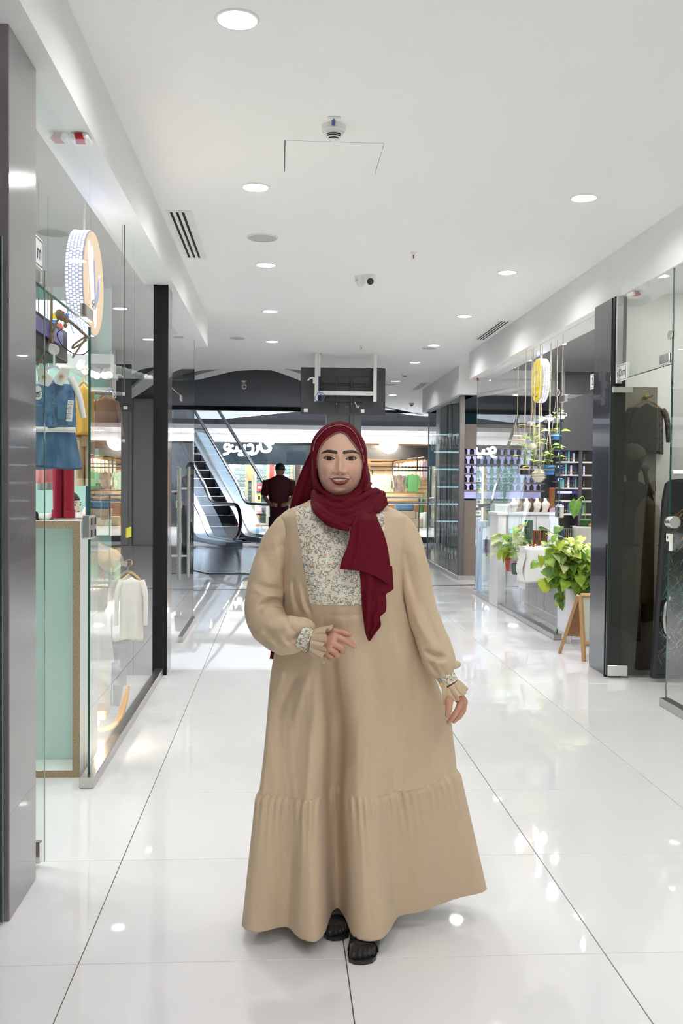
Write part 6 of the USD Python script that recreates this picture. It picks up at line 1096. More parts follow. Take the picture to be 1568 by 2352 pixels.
def sculpt(v, front, creases):
    """presses folds into cloth: creases are (line of picture points, depth, width)"""
    q = pix(v); out = v.copy(); sh_ = q.shape[:-1]; q = q.reshape(-1, 2)
    for ln, am, wd in creases:
        c = bez(np.array([(x, y, 0.) for x, y in ln]), 60)[:, :2]; k = len(c); d, i = cKDTree(c).query(q); tap = np.clip(np.minimum(i, k-1-i)/(k*.22), 0, 1)
        out[..., 1] += (am*np.exp(-(d/wd)**2)*tap).reshape(sh_)*front
    return out
DCR = [([(672, 1325), (676, 1370), (690, 1412)], .010, 5), ([(664, 1330), (668, 1380), (676, 1420)], -.008, 5), ([(686, 1335), (692, 1380), (703, 1412)], -.008, 5), ([(697, 1345), (704, 1385), (716, 1415)], .008, 5), ([(690, 1540), (665, 1580), (632, 1660)], .012, 9), ([(704, 1545), (690, 1600), (670, 1680)], -.010, 9), ([(720, 1530), (712, 1600), (705, 1700)], .008, 9), ([(660, 1520), (640, 1570), (625, 1620)], -.008, 7),
       ([(905, 1250), (908, 1310), (912, 1370)], .010, 7), ([(893, 1290), (898, 1360), (915, 1430)], -.009, 9), ([(912, 1385), (940, 1450), (985, 1540), (1010, 1640)], .012, 10), ([(890, 1400), (915, 1480), (940, 1580)], -.008, 12), ([(860, 1480), (868, 1600), (880, 1740)], .006, 12), ([(900, 1560), (925, 1660), (940, 1760)], .008, 12), ([(745, 1440), (744, 1520), (742, 1640)], -.008, 9), ([(768, 1500), (766, 1580), (765, 1700)], .010, 9), ([(740, 1410), (790, 1414), (850, 1408)], .004, 7), ([(655, 1225), (658, 1270), (655, 1320)], .010, 5)]
fw_ = np.zeros(R.shape[:2]); fw_[:, :NU] = np.clip(1-np.abs(un)**6, 0, 1); R = sculpt(R, fw_, DCR)
dress = obj('dress', rings(R, False), LIN, woman, smooth=True)
# gathered flounce from the seam to the hem
nT = 80; RT = []
hl, hr = L(562, 2150, .02), L(1110, 2080, .2)
HEMZ = np.interp(np.linspace(0, 1, NU), [0, .5, .7, 1], [.052, .05, .058, .098])
gath = np.array([.0055*math.sin(20*x+3*math.sin(4*x))+.0045*math.sin(33*x+1) for x in un*3.0])
top_l, top_r, top_f = float(fuL(zlo)), float(fuR(zlo)), R[-1][:NU, 1]
for q in range(nT):
    s = q/(nT-1); k = s**.8
    flare = .015*sm(s, 0, .06)
    uL, uR = top_l+(hl[0]-top_l)*s-flare*.6, top_r+(hr[0]-top_r)*s+flare*.6
    f = top_f*(1-k)+HEMF*k-flare*.5+gath*(math.exp(-s*5.5))*min(1, s*14+.15)
    z = (zlo+SEAMZ+.004)*(1-s)+HEMZ*s
    u = uL+(un+1)/2*(uR-uL); f = f+wrinkle(u, z, .55*sm(s, .1, .4))
    RT.append(ring_at(uL, uR, f, .25+.10*s, z))
RT = np.array(RT); inn = RT[::-1].copy(); cen = inn.mean(1, keepdims=True); inn = cen+(inn-cen)*.985; inn[..., 2] = RT[::-1][..., 2]+.001
obj('flounce', rings(np.concatenate([RT, inn, RT[:1]], 0), False), LIN, dress, smooth=True)

# ---------------------------------------------------------------- floral print
def floral(p, seed, dens=1.0):
    """colours of the printed cotton at the metric points p (n, 2)"""
    g = random.Random(seed); lo, hi = p.min(0)-.01, p.max(0)+.01; area = float(np.prod(hi-lo)); out = np.tile(np.array([.74, .71, .60]), (len(p), 1))
    S_ = []
    def put(q, r, c): S_.append((np.asarray(q, float).reshape(-1, 2), r, c))
    GR = [(.15, .18, .09), (.22, .26, .12), (.10, .13, .09), (.30, .32, .18)]
    FL = [(.10, .09, .33), (.10, .09, .33), (.60, .16, .10), (.42, .03, .05), (.28, .22, .42), (.60, .40, .25)]
    n = int(area*dens/.00042)+2; cs = []
    for k in range(n*12):
        c = np.array([g.uniform(lo[0], hi[0]), g.uniform(lo[1], hi[1])])
        if all(np.hypot(*(c-q)) > .0165 for q in cs): cs.append(c)
        if len(cs) >= n: break
    for c in cs:
        a0, sgn, r0 = g.uniform(0, 6.28), g.choice((-1, 1)), g.uniform(.011, .019)
        tt = np.linspace(0, 1, 90); a = a0+sgn*tt*5.6; r = r0*(.30+.9*tt); v = c+np.stack([r*np.cos(a), r*np.sin(a)], 1); put(v, .00042, GR[g.randrange(3)])
        for k in range(9, 90, 7):
            d = v[k]-v[k-1]; d /= np.hypot(*d); nn = np.array([-d[1], d[0]])*g.choice((-1, 1)); l = g.uniform(.0024, .0042); ll = np.linspace(.0006, l, 7)[:, None]; put(v[k]+ll*(nn*.85+d*.5), g.uniform(.0006, .0010), g.choice(GR))
        col = g.choice(FL); kind = g.random()
        if kind < .55:
            for k in range(5): aa = k*1.2566+a0; put(c+.0021*np.array([math.cos(aa), math.sin(aa)]), .0011, col)
            put(c, .0008, (.7, .5, .12))
        elif kind < .8:
            for k in range(14): aa = k*.449; put(c+.0027*np.array([math.cos(aa), math.sin(aa)]), .0009, (.62, .19, .12))
            put(c, .0011, (.7, .38, .25))
        else:
            for k in range(6): put(c+np.array([g.uniform(-.004, .004), g.uniform(-.004, .004)]), .0011, g.choice(FL))
        for k in range(5): put(v[-1]+np.array([g.uniform(-.005, .005), g.uniform(-.005, .005)]), .0009, g.choice(FL))
    allp = np.vstack([q for q, _, _ in S_]); rr_ = np.concatenate([np.full(len(q), r) for q, r, _ in S_]); cc = np.vstack([np.tile(c, (len(q), 1)) for q, _, c in S_])
    dd, ii = cKDTree(allp).query(p, k=3, distance_upper_bound=.003)
    for j in (2, 1, 0):
        ok = np.isfinite(dd[:, j]); idx = np.where(ok, ii[:, j], 0); w = np.where(ok, np.clip((rr_[idx]-dd[:, j])/.00022+.6, 0, 1), 0)[:, None]; out = out*(1-w)+cc[idx]*w
    return out
# yoke: a printed panel sewn on the front
yl_ = PchipInterpolator([1140, 1168, 1215, 1260, 1392], [660, 673, 682, 690, 713]); yr_ = PchipInterpolator([1140, 1168, 1230, 1392], [893, 886, 882, 868])
kz, ku = 560, 470; ys = np.linspace(1166, 1389, kz); G = np.zeros((kz, ku, 3))
for i, y in enumerate(ys):
    z = L(780, y, -.15)[2]; xl, xr = L(float(yl_(y)), y, -.12)[0], L(float(yr_(y)), y, -.12)[0]
    u = np.linspace(xl, xr, ku); zz = np.full(ku, min(max(z, zlo), zhi)); f = np.interp(u, float(fuL(zz[0]))+(un+1)/2*float(fuR(zz[0])-fuL(zz[0])), fW(zz[0])+wrinkle(float(fuL(zz[0]))+(un+1)/2*float(fuR(zz[0])-fuL(zz[0])), np.full(NU, zz[0]), float(sm(zz[0], zhi-.05, zhi-.35))))
    G[i] = np.stack([u, f-.0030, np.full(ku, z)], 1)
i = np.arange(kz*ku).reshape(kz, ku); F = np.vstack([np.stack([i[:-1, :-1], i[1:, :-1], i[1:, 1:]], -1).reshape(-1, 3), np.stack([i[:-1, :-1], i[1:, 1:], i[:-1, 1:]], -1).reshape(-1, 3)])
gp = G.reshape(-1, 3); nb = len(gp)
edge = np.concatenate([i[0], i[1:, -1], i[-1, -2::-1], i[-2:0:-1, 0]]); back = gp[edge]+[0, .004, 0]; eb = nb+np.arange(len(edge)); e2, eb2 = np.roll(edge, -1), np.roll(eb, -1)
FF = np.vstack([F, np.stack([edge, e2, eb2], 1), np.stack([edge, eb2, eb], 1)])
fc = floral(gp[:, [0, 2]], 4); obj('yoke', (np.vstack([gp, back]), FF), PRINT, dress, 'white cotton yoke printed with vines, leaves and small flowers', color=np.vstack([fc, fc[edge]]))

# ---------------------------------------------------------------- sleeves
def sleeve(cps, rad, seed, flat=.9):
    p = bez(LL(*cps), 90); n = 72; t, U, Wv = frames(p); s = np.linspace(0, 1, len(p)); r = np.interp(s, np.linspace(0, 1, len(rad)), rad); r = gaussian_filter1d(r, 3, mode='nearest')
    a = np.arange(n)*2*math.pi/n; g = np.random.default_rng(seed)
    A, S2 = np.meshgrid(a, s); fold = np.zeros_like(A)
    for k in range(16):
        a0, s0, sl, wd, am = g.uniform(0, 6.28), g.uniform(.05, .98), g.uniform(-2.5, 2.5), g.uniform(.018, .05), g.uniform(.05, .15)
        da_ = np.angle(np.exp(1j*(A-a0))); fold += am*np.exp(-((S2-s0-da_*.07*sl)/wd)**2)*np.exp(-(da_/1.1)**2)*g.choice((1, -1, 1))
    rr2 = r[:, None]*(1+.8*fold)
    v = p[:, None]+rr2[..., None]*(np.cos(A)[..., None]*U[:, None]+flat*np.sin(A)[..., None]*Wv[:, None])
    return v
sv = sleeve([(690, 1198, .03), (655, 1225, .015), (622, 1290, .0), (606, 1370, -.02), (612, 1425, -.05), (645, 1455, -.105), (676, 1458, -.155), (694, 1461, -.175)], [.045, .060, .056, .058, .062, .066, .064, .060, .058, .052, .030], 3)
def fside(v): c = v.mean(1, keepdims=True); r = np.linalg.norm(v-c, axis=2); return np.clip(-(v[..., 1]-c[..., 1])/np.maximum(r, 1e-6)*1.5, 0, 1)
SCR = [([(576, 1330), (603, 1348), (631, 1353), (655, 1366), (668, 1388)], .016, 7), ([(580, 1347), (605, 1361), (632, 1367), (652, 1380)], -.009, 7), ([(592, 1396), (618, 1382), (645, 1381), (668, 1398)], .020, 7), ([(598, 1408), (622, 1396), (645, 1397)], -.010, 6), ([(612, 1440), (645, 1440), (668, 1420), (684, 1402)], -.012, 9), ([(650, 1472), (670, 1468), (694, 1462)], .012, 6), ([(640, 1430), (662, 1414), (676, 1396)], .012, 6), ([(600, 1250), (612, 1290), (640, 1330)], .007, 9), ([(625, 1230), (640, 1275), (648, 1330)], -.008, 8), ([(676, 1440), (690, 1450), (700, 1456)], .012, 5), ([(600, 1440), (622, 1462), (650, 1486)], .009, 8)]
sv = sculpt(sv, fside(sv), SCR); obj('sleeve', rings(sv), LIN, dress, smooth=True)
sv2 = sleeve([(890, 1198, .03), (922, 1225, .015), (945, 1290, .0), (962, 1370, -.01), (985, 1450, -.03), (1003, 1500, -.045), (1012, 1528, -.05), (1021, 1552, -.055)], [.045, .058, .055, .050, .050, .052, .056, .056, .052, .028], 8)
SCR2 = [([(968, 1490), (995, 1505), (1026, 1510)], .018, 7), ([(975, 1508), (1000, 1520), (1030, 1522)], -.010, 6), ([(985, 1518), (998, 1536), (1010, 1556)], .016, 5), ([(930, 1250), (940, 1320), (965, 1400)], .008, 9), ([(950, 1240), (968, 1320), (985, 1390)], -.007, 9), ([(945, 1390), (965, 1440), (995, 1485)], -.009, 8), ([(970, 1380), (990, 1440), (1012, 1490)], .009, 8), ([(1004, 1524), (1018, 1540), (1026, 1556)], .008, 4)]
sv2 = sculpt(sv2, fside(sv2), SCR2); obj('sleeve', rings(sv2), LIN, dress, smooth=True)
for c_, r_3, ax_ in (((1042, 1526, -.062), .017, (1.3, .9, .8)), ((690, 1440, -.172), .036, (1.2, .8, .8))): obj('sleeve_puff', ball(L(*c_), r_3, 3, ax_), LIN, dress, smooth=True)
# cuffs: printed band, then a pleated ruffle
def cuff(p0, p1, r0, r1, ax2, p2, r2, seed, npl):
    p0, p1, p2 = L(*p0), L(*p1), L(*p2)
    pts = np.array([p0+(p1-p0)*q for q in np.linspace(0, 1, 30)]); t, U, Wv = frames(pts); n = 150; a = np.arange(n)*2*math.pi/n; r = np.linspace(r0, r1, 30)
    v = pts[:, None]+r[:, None, None]*(np.cos(a)[None, :, None]*U[:, None]*ax2[0]+np.sin(a)[None, :, None]*Wv[:, None]*ax2[1])
    ln = np.linspace(0, np.linalg.norm(p1-p0), 30); uv = np.stack(np.broadcast_arrays(a[None, :]*r0, ln[:, None]), -1).reshape(-1, 2); m = rings(v); c = floral(uv, seed, 1.2)
    obj('cuff', m, PRINT, dress, 'printed floral cuff', color=np.vstack([c, [.7, .68, .6], [.7, .68, .6]]))
    q = np.linspace(0, 1, 14); pts = np.array([p1+(p2-p1)*s for s in q]); t, U, Wv = frames(pts); n = npl*12; a = np.arange(n)*2*math.pi/n; r = np.interp(q, [0, 1], [r1*1.02, r2])
    pl = np.abs(((a*npl/(2*math.pi)) % 1)*2-1); pl = (pl**.6-.5); am = np.interp(q, [0, .25, 1], [.06, .20, .26]); jag = .006*np.sin(a*npl*.5+1)+.003*np.sin(a*3)
    rr2 = r[:, None]*(1+am[:, None]*pl[None]); v = pts[:, None]+rr2[..., None]*(np.cos(a)[None, :, None]*U[:, None]*ax2[0]+np.sin(a)[None, :, None]*Wv[:, None]*ax2[1])+(q[:, None]*jag[None])[..., None]*t[:, None]
    inn = pts[:, None]+(rr2*.95-.001)[..., None]*(np.cos(a)[None, :, None]*U[:, None]*ax2[0]+np.sin(a)[None, :, None]*Wv[:, None]*ax2[1])+(q[:, None]*jag[None])[..., None]*t[:, None]
    obj('ruffle', rings(np.concatenate([v, inn[::-1], v[:1]]), False), LIN, dress, smooth=30)
cuff((692, 1462, -.185), (716, 1474, -.195), .034, .035, (1, 1), (750, 1480, -.200), .052, 21, 11)
cuff((1021, 1550, -.055), (1033, 1571, -.06), .029, .028, (1, 1), (1050, 1597, -.06), .036, 22, 9)
obj('cuff_button', ball(L(1014, 1574, -.095), .0065, 2, (1, .6, 1)), pm('wood_button', (.62, .40, .18), .4), dress)
obj('cuff_flap', tube(bez(LL((1018, 1572, -.085), (1020, 1585, -.088), (1022, 1600, -.085), (1024, 1617, -.08)), 10), [.010, .0105, .011, .0115, .012, .0125, .0125, .0125, .012, .012], 12, flat=.35), LIN, dress) if False else None
fl_ = bez(LL((1019, 1570, -.085), (1020, 1585, -.088), (1022, 1600, -.085), (1024, 1618, -.08)), 10); obj('cuff_flap', tube(fl_, np.linspace(.009, .0085, len(fl_)), 12, flat=.4), LIN, dress)

# ---------------------------------------------------------------- body: head with a face, hands, legs and feet in one skin
HC = L(780.7, 1053.7, -.082); HEADC = HC.copy()             # point between the eyes
OUT = np.array([(0, -.116), (.023, -.1125), (.043, -.098), (.061, -.070), (.069, -.036), (.072, 0), (.070, .03), (.061, .058), (.045, .082), (.025, .096), (0, .100)])
ctr = np.array([0, -.012]); oo = np.vstack([OUT, OUT[-2:0:-1]*[-1, 1]])-ctr; ang = np.arctan2(oo[:, 1], oo[:, 0]); rad = np.hypot(oo[:, 0], oo[:, 1]); od = np.argsort(ang); ang, rad = ang[od], rad[od]
RTH = CubicSpline(np.r_[ang, ang[0]+2*math.pi], np.r_[rad, rad[0]], bc_type='periodic')
def ga(x, z, cx, cz, sx, sz): return np.exp(-((x-cx)/sx)**2-((z-cz)/sz)**2)
MW = .030
def mouth(x):
    t = np.clip(x/MW, -1.2, 1.2); a = np.abs(t)
    top = -.0555-.0042*t*t-.0008*np.exp(-(t/.12)**2); o1 = -.0602+.0008*t*t; o2 = -.0676+.0082*np.minimum(a, 1)**2.0; bot = -.0800+.0206*np.minimum(a, 1)**2.3
    return t, top, o1, o2, bot
def eye(x, z):
    ax = np.abs(x)-.0335; t = ax/.0155; up = .0050*np.clip(1-t*t, 0, 1)**.75+.0012*t; lo = -.0042*np.clip(1-t*t, 0, 1)**.9+.0012*t; return t, up, lo
def sstep(d, w): return np.clip(d/w+.5, 0, 1)
def face_disp(x, z):
    ax = np.abs(x); f = np.zeros_like(x)
    hz = np.interp(z, [-.054, -.049, -.044, -.038, -.030, -.015, 0, .012, .022], [0, .0035, .0105, .0165, .0150, .0100, .0062, .0035, .001]); sx = np.interp(z, [-.045, -.03, 0, .02], [.0105, .0095, .0080, .012])
    f += hz*np.exp(-(x/sx)**2)+.0045*ga(x, z, 0, -.0375, .0075, .0065)+.0065*ga(ax, z, .0135, -.0405, .0062, .0065)-.004*ga(ax, z, .0068, -.0478, .0034, .0022)
    f += .0035*ga(ax, z, .03, .0185, .018, .008)-.0065*ga(ax, z, .033, .001, .017, .010)-.004*ga(ax, z, .014, .004, .006, .010)+.0042*ga(ax, z, .0335, .0, .0135, .0075)
    f += .0075*ga(ax, z, .040, -.032, .017, .017)+.003*ga(ax, z, .034, -.058, .012, .014)
    d = np.abs(ax-np.interp(z, [-.075, -.066, -.055, -.045], [.041, .0385, .031, .0215])); f -= .0022*np.exp(-(d/.0032)**2)*sm(z, -.080, -.068)*sm(z, -.038, -.046)
    f -= .0012*ga(x, z, 0, -.0525, .003, .004); f += .0055*ga(x, z, 0, -.100, .017, .012)-.0035*ga(x, z, 0, -.0865, .018, .005)
    t, top, o1, o2, bot = mouth(x); lw = np.clip(1-t*t, 0, 1)**.5
    f += .0024*lw*np.exp(-((z-(top+o1)/2)/.0026)**2)+.0058*lw*np.exp(-((z-(o2+bot)/2)/.0048)**2)
    ins = np.minimum(o1-z, z-o2); f -= .010*sstep(ins-.0002, .0009)*(np.abs(t) < 1)
    te, up, lo = eye(x, z); ine = np.minimum(up-z, z-lo); f -= .0075*sstep(ine-.0001, .0008)*(np.abs(te) < 1)
    f -= .0011*np.exp(-((z-up-.0042)/.0009)**2)*np.clip(1-te*te, 0, 1)**.4*(np.abs(te) < 1)
    return f
def face_color(x, z):
    ax = np.abs(x); c = np.tile(np.array([.70, .44, .32]), (len(x), 1))
    def mixc(w, col): nonlocal c; c = c*(1-w[:, None])+np.asarray(col)*w[:, None]
    mixc(.45*ga(ax, z, .042, -.035, .018, .017), (.68, .33, .25)); mixc(.35*ga(x, z, 0, -.04, .012, .010), (.66, .35, .26)); mixc(.25*ga(x, z, 0, .05, .05, .03), (.73, .48, .355)); mixc(.30*ga(x, z, 0, -.012, .005, .02), (.72, .46, .34))
    te, up, lo = eye(x, z)
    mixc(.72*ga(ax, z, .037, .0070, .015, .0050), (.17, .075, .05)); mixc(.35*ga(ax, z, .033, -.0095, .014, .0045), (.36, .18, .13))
    on = (np.abs(te) < 1.08); dl = z-up; mixc(.95*np.exp(-np.clip(np.abs(dl-.0009)-.0010, 0, 1)/.0004)*on, (.012, .008, .008)); mixc(.7*np.exp(-np.abs(z-lo+.0003)/.0005)*on, (.05, .025, .02))
    mixc(.9*ga(ax, z, .0505, .0022, .0022, .0008), (.015, .01, .01))
    bz = np.interp(ax, [.0085, .011, .025, .039, .050, .0585], [.0185, .0190, .0215, .0228, .0196, .0145]); bt = np.interp(ax, [.0075, .0095, .014, .030, .042, .052, .0590], [0, .0044, .0052, .0050, .0042, .0026, .0002])
    br = np.clip((bt-np.abs(z-bz))/.0014+.5, 0, 1)*(bt > .0003); mixc(.97*br, (.016, .009, .007))
    mixc(.85*ga(ax, z, .0070, -.0482, .0030, .0016), (.06, .02, .015))
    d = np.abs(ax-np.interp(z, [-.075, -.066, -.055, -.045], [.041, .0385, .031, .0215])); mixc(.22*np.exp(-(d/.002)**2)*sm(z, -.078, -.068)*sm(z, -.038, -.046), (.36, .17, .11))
    t, top, o1, o2, bot = mouth(x); lip = sstep(top-z, .0010)*sstep(z-bot, .0010)*(np.abs(t) < 1.02); mixc(.95*lip, (.30, .034, .040)); mixc(.25*ga(x, z, 0, -.0755, .012, .002), (.42, .08, .08))
    ins = np.minimum(o1-z, z-o2); mixc(sstep(ins-.0002, .0008)*(np.abs(t) < 1.0), (.03, .006, .006))
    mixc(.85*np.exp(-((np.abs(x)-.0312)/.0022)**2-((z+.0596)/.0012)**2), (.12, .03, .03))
    return c
nA = 300; th = np.arange(nA)*2*math.pi/nA; al = np.concatenate([np.linspace(.012, 1.0, 150)*math.pi/2, np.linspace(1.08, 1.95, 16)*math.pi/2]); HV = []
for a in al:
    rho = math.sin(a)*RTH(th); x, z = ctr[0]+rho*np.cos(th), ctr[1]+rho*np.sin(th)
    if a <= math.pi/2: w = -.082*math.cos(a)**.72+.082
    else: w = np.full(nA, .082-.105*math.cos(a))
    w = w+np.zeros(nA)
    if a < math.pi*.47: w = w-face_disp(x, z)*sm(a, math.pi*.49, math.pi*.40)
    HV.append(np.stack([x, w, z], 1)+HC)
head = rings(np.array(HV)); 
def mani(m): return m3.Manifold(m3.Mesh(np.asarray(m[0], np.float32), np.asarray(m[1], np.uint32)))
def fix(m):
    q = mani(m); 
    if q.is_empty() or q.volume() < 0: q = mani((m[0], m[1][:, ::-1]))
    return q
def sph(p, r, n=20): return m3.Manifold.sphere(r, n).translate(tuple(map(float, p)))
def chain(ps, rs, n=20):
    s = [sph(p, r, n) for p, r in zip(ps, rs)]; return [m3.Manifold.batch_hull([s[k], s[k+1]]) for k in range(len(s)-1)]
def solid(parts, edge, it=12, lam=.5):
    m = m3.Manifold.batch_boolean(parts, m3.OpType.Add).refine_to_length(edge); q = m.to_mesh(); t = trimesh.Trimesh(q.vert_properties[:, :3], q.tri_verts, process=True, merge_norm=True, merge_tex=True); trimesh.smoothing.filter_taubin(t, lamb=lam, nu=lam+.03, iterations=it); return np.array(t.vertices), np.array(t.faces)
# her right hand, resting at the waist: back of the hand to the viewer, index pointing
hA = dict(wr=L(738, 1482, -.19), i=LL((768, 1461, -.205), (788, 1469, -.206), (803, 1477, -.199), (813, 1484, -.190)), m=LL((763, 1477, -.212), (783, 1488, -.218), (786, 1495, -.200), (776, 1494, -.186)), r=LL((755, 1490, -.212), (771, 1499, -.217), (774, 1505, -.200), (764, 1503, -.187)), p=LL((747, 1500, -.207), (759, 1508, -.210), (762, 1512, -.196), (754, 1510, -.186)), t=LL((748, 1470, -.185), (768, 1452, -.182), (787, 1453, -.188), (801, 1457, -.186)))
def hand(h, s=1.0):
    pr = []
    palm = [sph(h['wr'], .0225*s)]+[sph(h[k][0], r*s) for k, r in (('i', .0115), ('m', .0118), ('r', .0112), ('p', .0102))]; pr.append(m3.Manifold.batch_hull(palm))
    for k, rs in (('i', (.0108, .0094, .0084, .0068)), ('m', (.011, .0098, .0088, .0076)), ('r', (.0105, .0094, .0084, .0072)), ('p', (.0095, .0083, .0074, .0064))): pr += chain(h[k], np.array(rs)*s)
    pr += chain(h['t'], np.array((.0145, .0120, .0102, .0080))*s); pr += chain([h['wr']-(h['m'][0]-h['wr'])*.9, h['wr']], [.018*s, .0205*s]); return pr
hB = dict(wr=L(1042, 1588, -.045), i=LL((1058, 1611, -.065), (1052, 1628, -.085), (1041, 1645, -.088), (1030, 1659, -.080)), m=LL((1064, 1611, -.048), (1061, 1629, -.062), (1053, 1645, -.066), (1042, 1656, -.062)), r=LL((1066, 1612, -.030), (1063, 1632, -.038), (1054, 1647, -.042), (1044, 1654, -.042)), p=LL((1064, 1611, -.014), (1060, 1628, -.018), (1052, 1640, -.022), (1044, 1646, -.024)), t=LL((1034, 1594, -.066), (1031, 1613, -.094), (1030, 1632, -.100), (1028, 1643, -.094)))
hs = solid(hand(hA), .0030, 8), solid(hand(hB), .0030, 8)
# trunk, arms and legs under the clothes
S_R, S_L = L(668, 1215, .03), L(912, 1215, .03)
bd = chain([L(780, 1120, .02), L(780, 1175, .03)], [.050, .055])+chain([L(700, 1205, .03), L(860, 1205, .03)], [.062, .062])
bd += [m3.Manifold.batch_hull([sph(L(728, 1250, .03), .07), sph(L(850, 1250, .03), .07), sph(L(735, 1420, .03), .075), sph(L(840, 1420, .03), .075)]), m3.Manifold.batch_hull([sph(L(735, 1420, .03), .085), sph(L(840, 1420, .03), .085), sph(L(715, 1560, .10), .08), sph(L(850, 1560, .07), .09)])]
bd += chain([S_R, L(616, 1415, -.035), L(660, 1457, -.13), hA['wr']-(hA['m'][0]-hA['wr'])*.8], [.038, .028, .024, .02])+chain([S_L, L(975, 1410, -.02), L(1018, 1545, -.052), hB['wr']-(hB['m'][0]-hB['wr'])*.3], [.038, .030, .018, .018])
FA, FB = L(836, 2192, -.02), L(762, 2150, .13); FA[2] = FB[2] = 0
for top, f in ((L(840, 1580, .10), FA), (L(725, 1580, .18), FB)):
    kn = (top+f)/2+np.array([0, .04, .03]); bd += chain([top, kn, f+[0, .07, .10]], [.075, .05, .032])
trunk = solid(bd, .02, 6)
def foot(f, yaw_):
    c, s = math.cos(yaw_), math.sin(yaw_); tr = lambda x, y, z: f+np.array([c*x-s*y, s*x+c*y, z])
    pr = [m3.Manifold.batch_hull([sph(tr(0, .07, .075), .033), sph(tr(0, .08, .03), .028), sph(tr(-.022, -.045, .028), .017), sph(tr(.024, -.04, .026), .016)])]
    for k, (x, l, r) in enumerate(((-.026, .030, .0125), (-.008, .030, .0095), (.007, .025, .009), (.020, .018, .0085), (.031, .009, .008))): pr += chain([tr(x*.9, -.045, .026), tr(x, -.060-l*.5, .026), tr(x, -.062-l, .019)], [r*1.15, r*1.05, r])
    return pr, tr
fp, trA = foot(FA, -.10); fq, trB = foot(FB, .22)
# stockings and sandals
sto = pm('black_stocking', (.012, .009, .010), .5, sheen_weight=.2)
whole = [fix(head), fix(trunk), fix(hs[0]), fix(hs[1])]
B = m3.Manifold.batch_boolean(whole, m3.OpType.Add); bm = B.to_mesh(); bv, bf = np.array(bm.vert_properties[:, :3], float), np.array(bm.tri_verts)
col = np.tile(np.array([.56, .31, .21]), (len(bv), 1)); q = bv-HC; isf = (np.abs(q[:, 0]) < .075) & (q[:, 2] < .115) & (q[:, 2] > -.118) & (q[:, 1] < .09) & (q[:, 1] > -.05); col[isf] = face_color(q[isf, 0], q[isf, 2])
hn = (np.linalg.norm(bv-hA['m'][0], axis=1) < .09) | (np.linalg.norm(bv-hB['m'][0], axis=1) < .10)
for h in (hA, hB):
    for k in 'imrp':
        for j in (0, 1): w = .35*np.exp(-(np.linalg.norm(bv-h[k][j], axis=1)/.010)**2)[:, None]; col = col*(1-w)+np.array([.50, .20, .14])*w
body = obj('body', (bv, bf), SKIN, woman, 'face and hands', color=col)
for k, (h, f) in enumerate(((hA, 'i'), (hB, 't'))):
    a, b = h[f][2], h[f][3]; d = (b-a)/np.linalg.norm(b-a); c = b+d*.001+np.array([0, -.0066, .0018 if k == 0 else 0]); obj('fingernail', ball(c, .0052, 2, (1., .45, 1.15)), pm('nail', (.60, .30, .27), .2) if 'nail' not in MATS else MATS['nail'], woman)
for pr, tr, nm in ((fp, trA, 'near'), (fq, trB, 'far')):
    s_ = obj('stocking_foot', solid(pr, .005, 6), sto, woman, 'foot in a sheer black stocking')
    sole = np.array([tr(x, y, 0) for x, y in ((-.036, -.10), (-.02, -.112), (.008, -.112), (.03, -.098), (.040, -.075), (.042, -.03), (.030, .02), (.028, .09), (.015, .112), (-.015, .112), (-.028, .09), (-.03, .02), (-.042, -.04), (-.041, -.08))]); v, f = ext(Polygon(sole[:, :2]).buffer(.003), .012, 'xy'); v[:, 2] += .001; obj('sandal_sole', (v, f), BLACKST, woman)
    st = np.array([[tr(.046*math.cos(a), y, .012+.046*math.sin(a)*(1 if y < 0 else 1.1)) for a in np.linspace(-.02, math.pi+.02, 24)] for y in (-.052, -.035, -.015, .004)]); obj('sandal_strap', sheet(st, .003), pm('black_leather', (.012, .012, .013), .35) if 'black_leather' not in MATS else MATS['black_leather'], woman, smooth=True)
# eyes, teeth
for s_ in (-1, 1):
    c = HC+np.array([s_*.0335, 0, .0004]); fz = np.interp(0, [0], [0]); r0 = math.hypot(.0335, .012)/float(RTH(math.atan2(.012, s_*.0335))); w0 = -.082*math.cos(math.asin(min(1, r0)))**.72+.082-float(face_disp(np.array([.0335]), np.array([.0095]))[0])
    c[1] = HC[1]+w0+.0135; m = trimesh.creation.icosphere(subdivisions=5, radius=.0118); v = np.array(m.vertices); dx, dz = v[:, 0]+.0002*s_, v[:, 2]; d = np.hypot(dx, dz); cc = np.tile(np.array([.46, .41, .37]), (len(v), 1)); ir = (d < .0066) & (v[:, 1] < 0); cc[ir] = (.030, .014, .009); cc[(d < .0070) & (d > .0060) & (v[:, 1] < 0)] = (.02, .011, .008); cc[(d < .0024) & (v[:, 1] < 0)] = (.004, .004, .004)
    obj('eye', (v+c, np.array(m.faces)), EYEM, woman, 'dark brown eye', color=cc)
tw = []
wl_ = -.082*math.cos(math.asin(.052/float(RTH(-math.pi/2))))**.72+.082
for k in range(-4, 5):
    x = k*.0060; y = wl_+.0005+.9*(abs(x)/.031)**2*.009; b_ = -.0682+.0086*(abs(x)/.031)**2+.0004*(k % 2); tw.append(box((x-.00296, y-.002, b_), (x+.00296, y+.002, -.056), .0012))
obj('teeth', T(m3.Manifold and cat(*tw), HC), TEETH, woman)

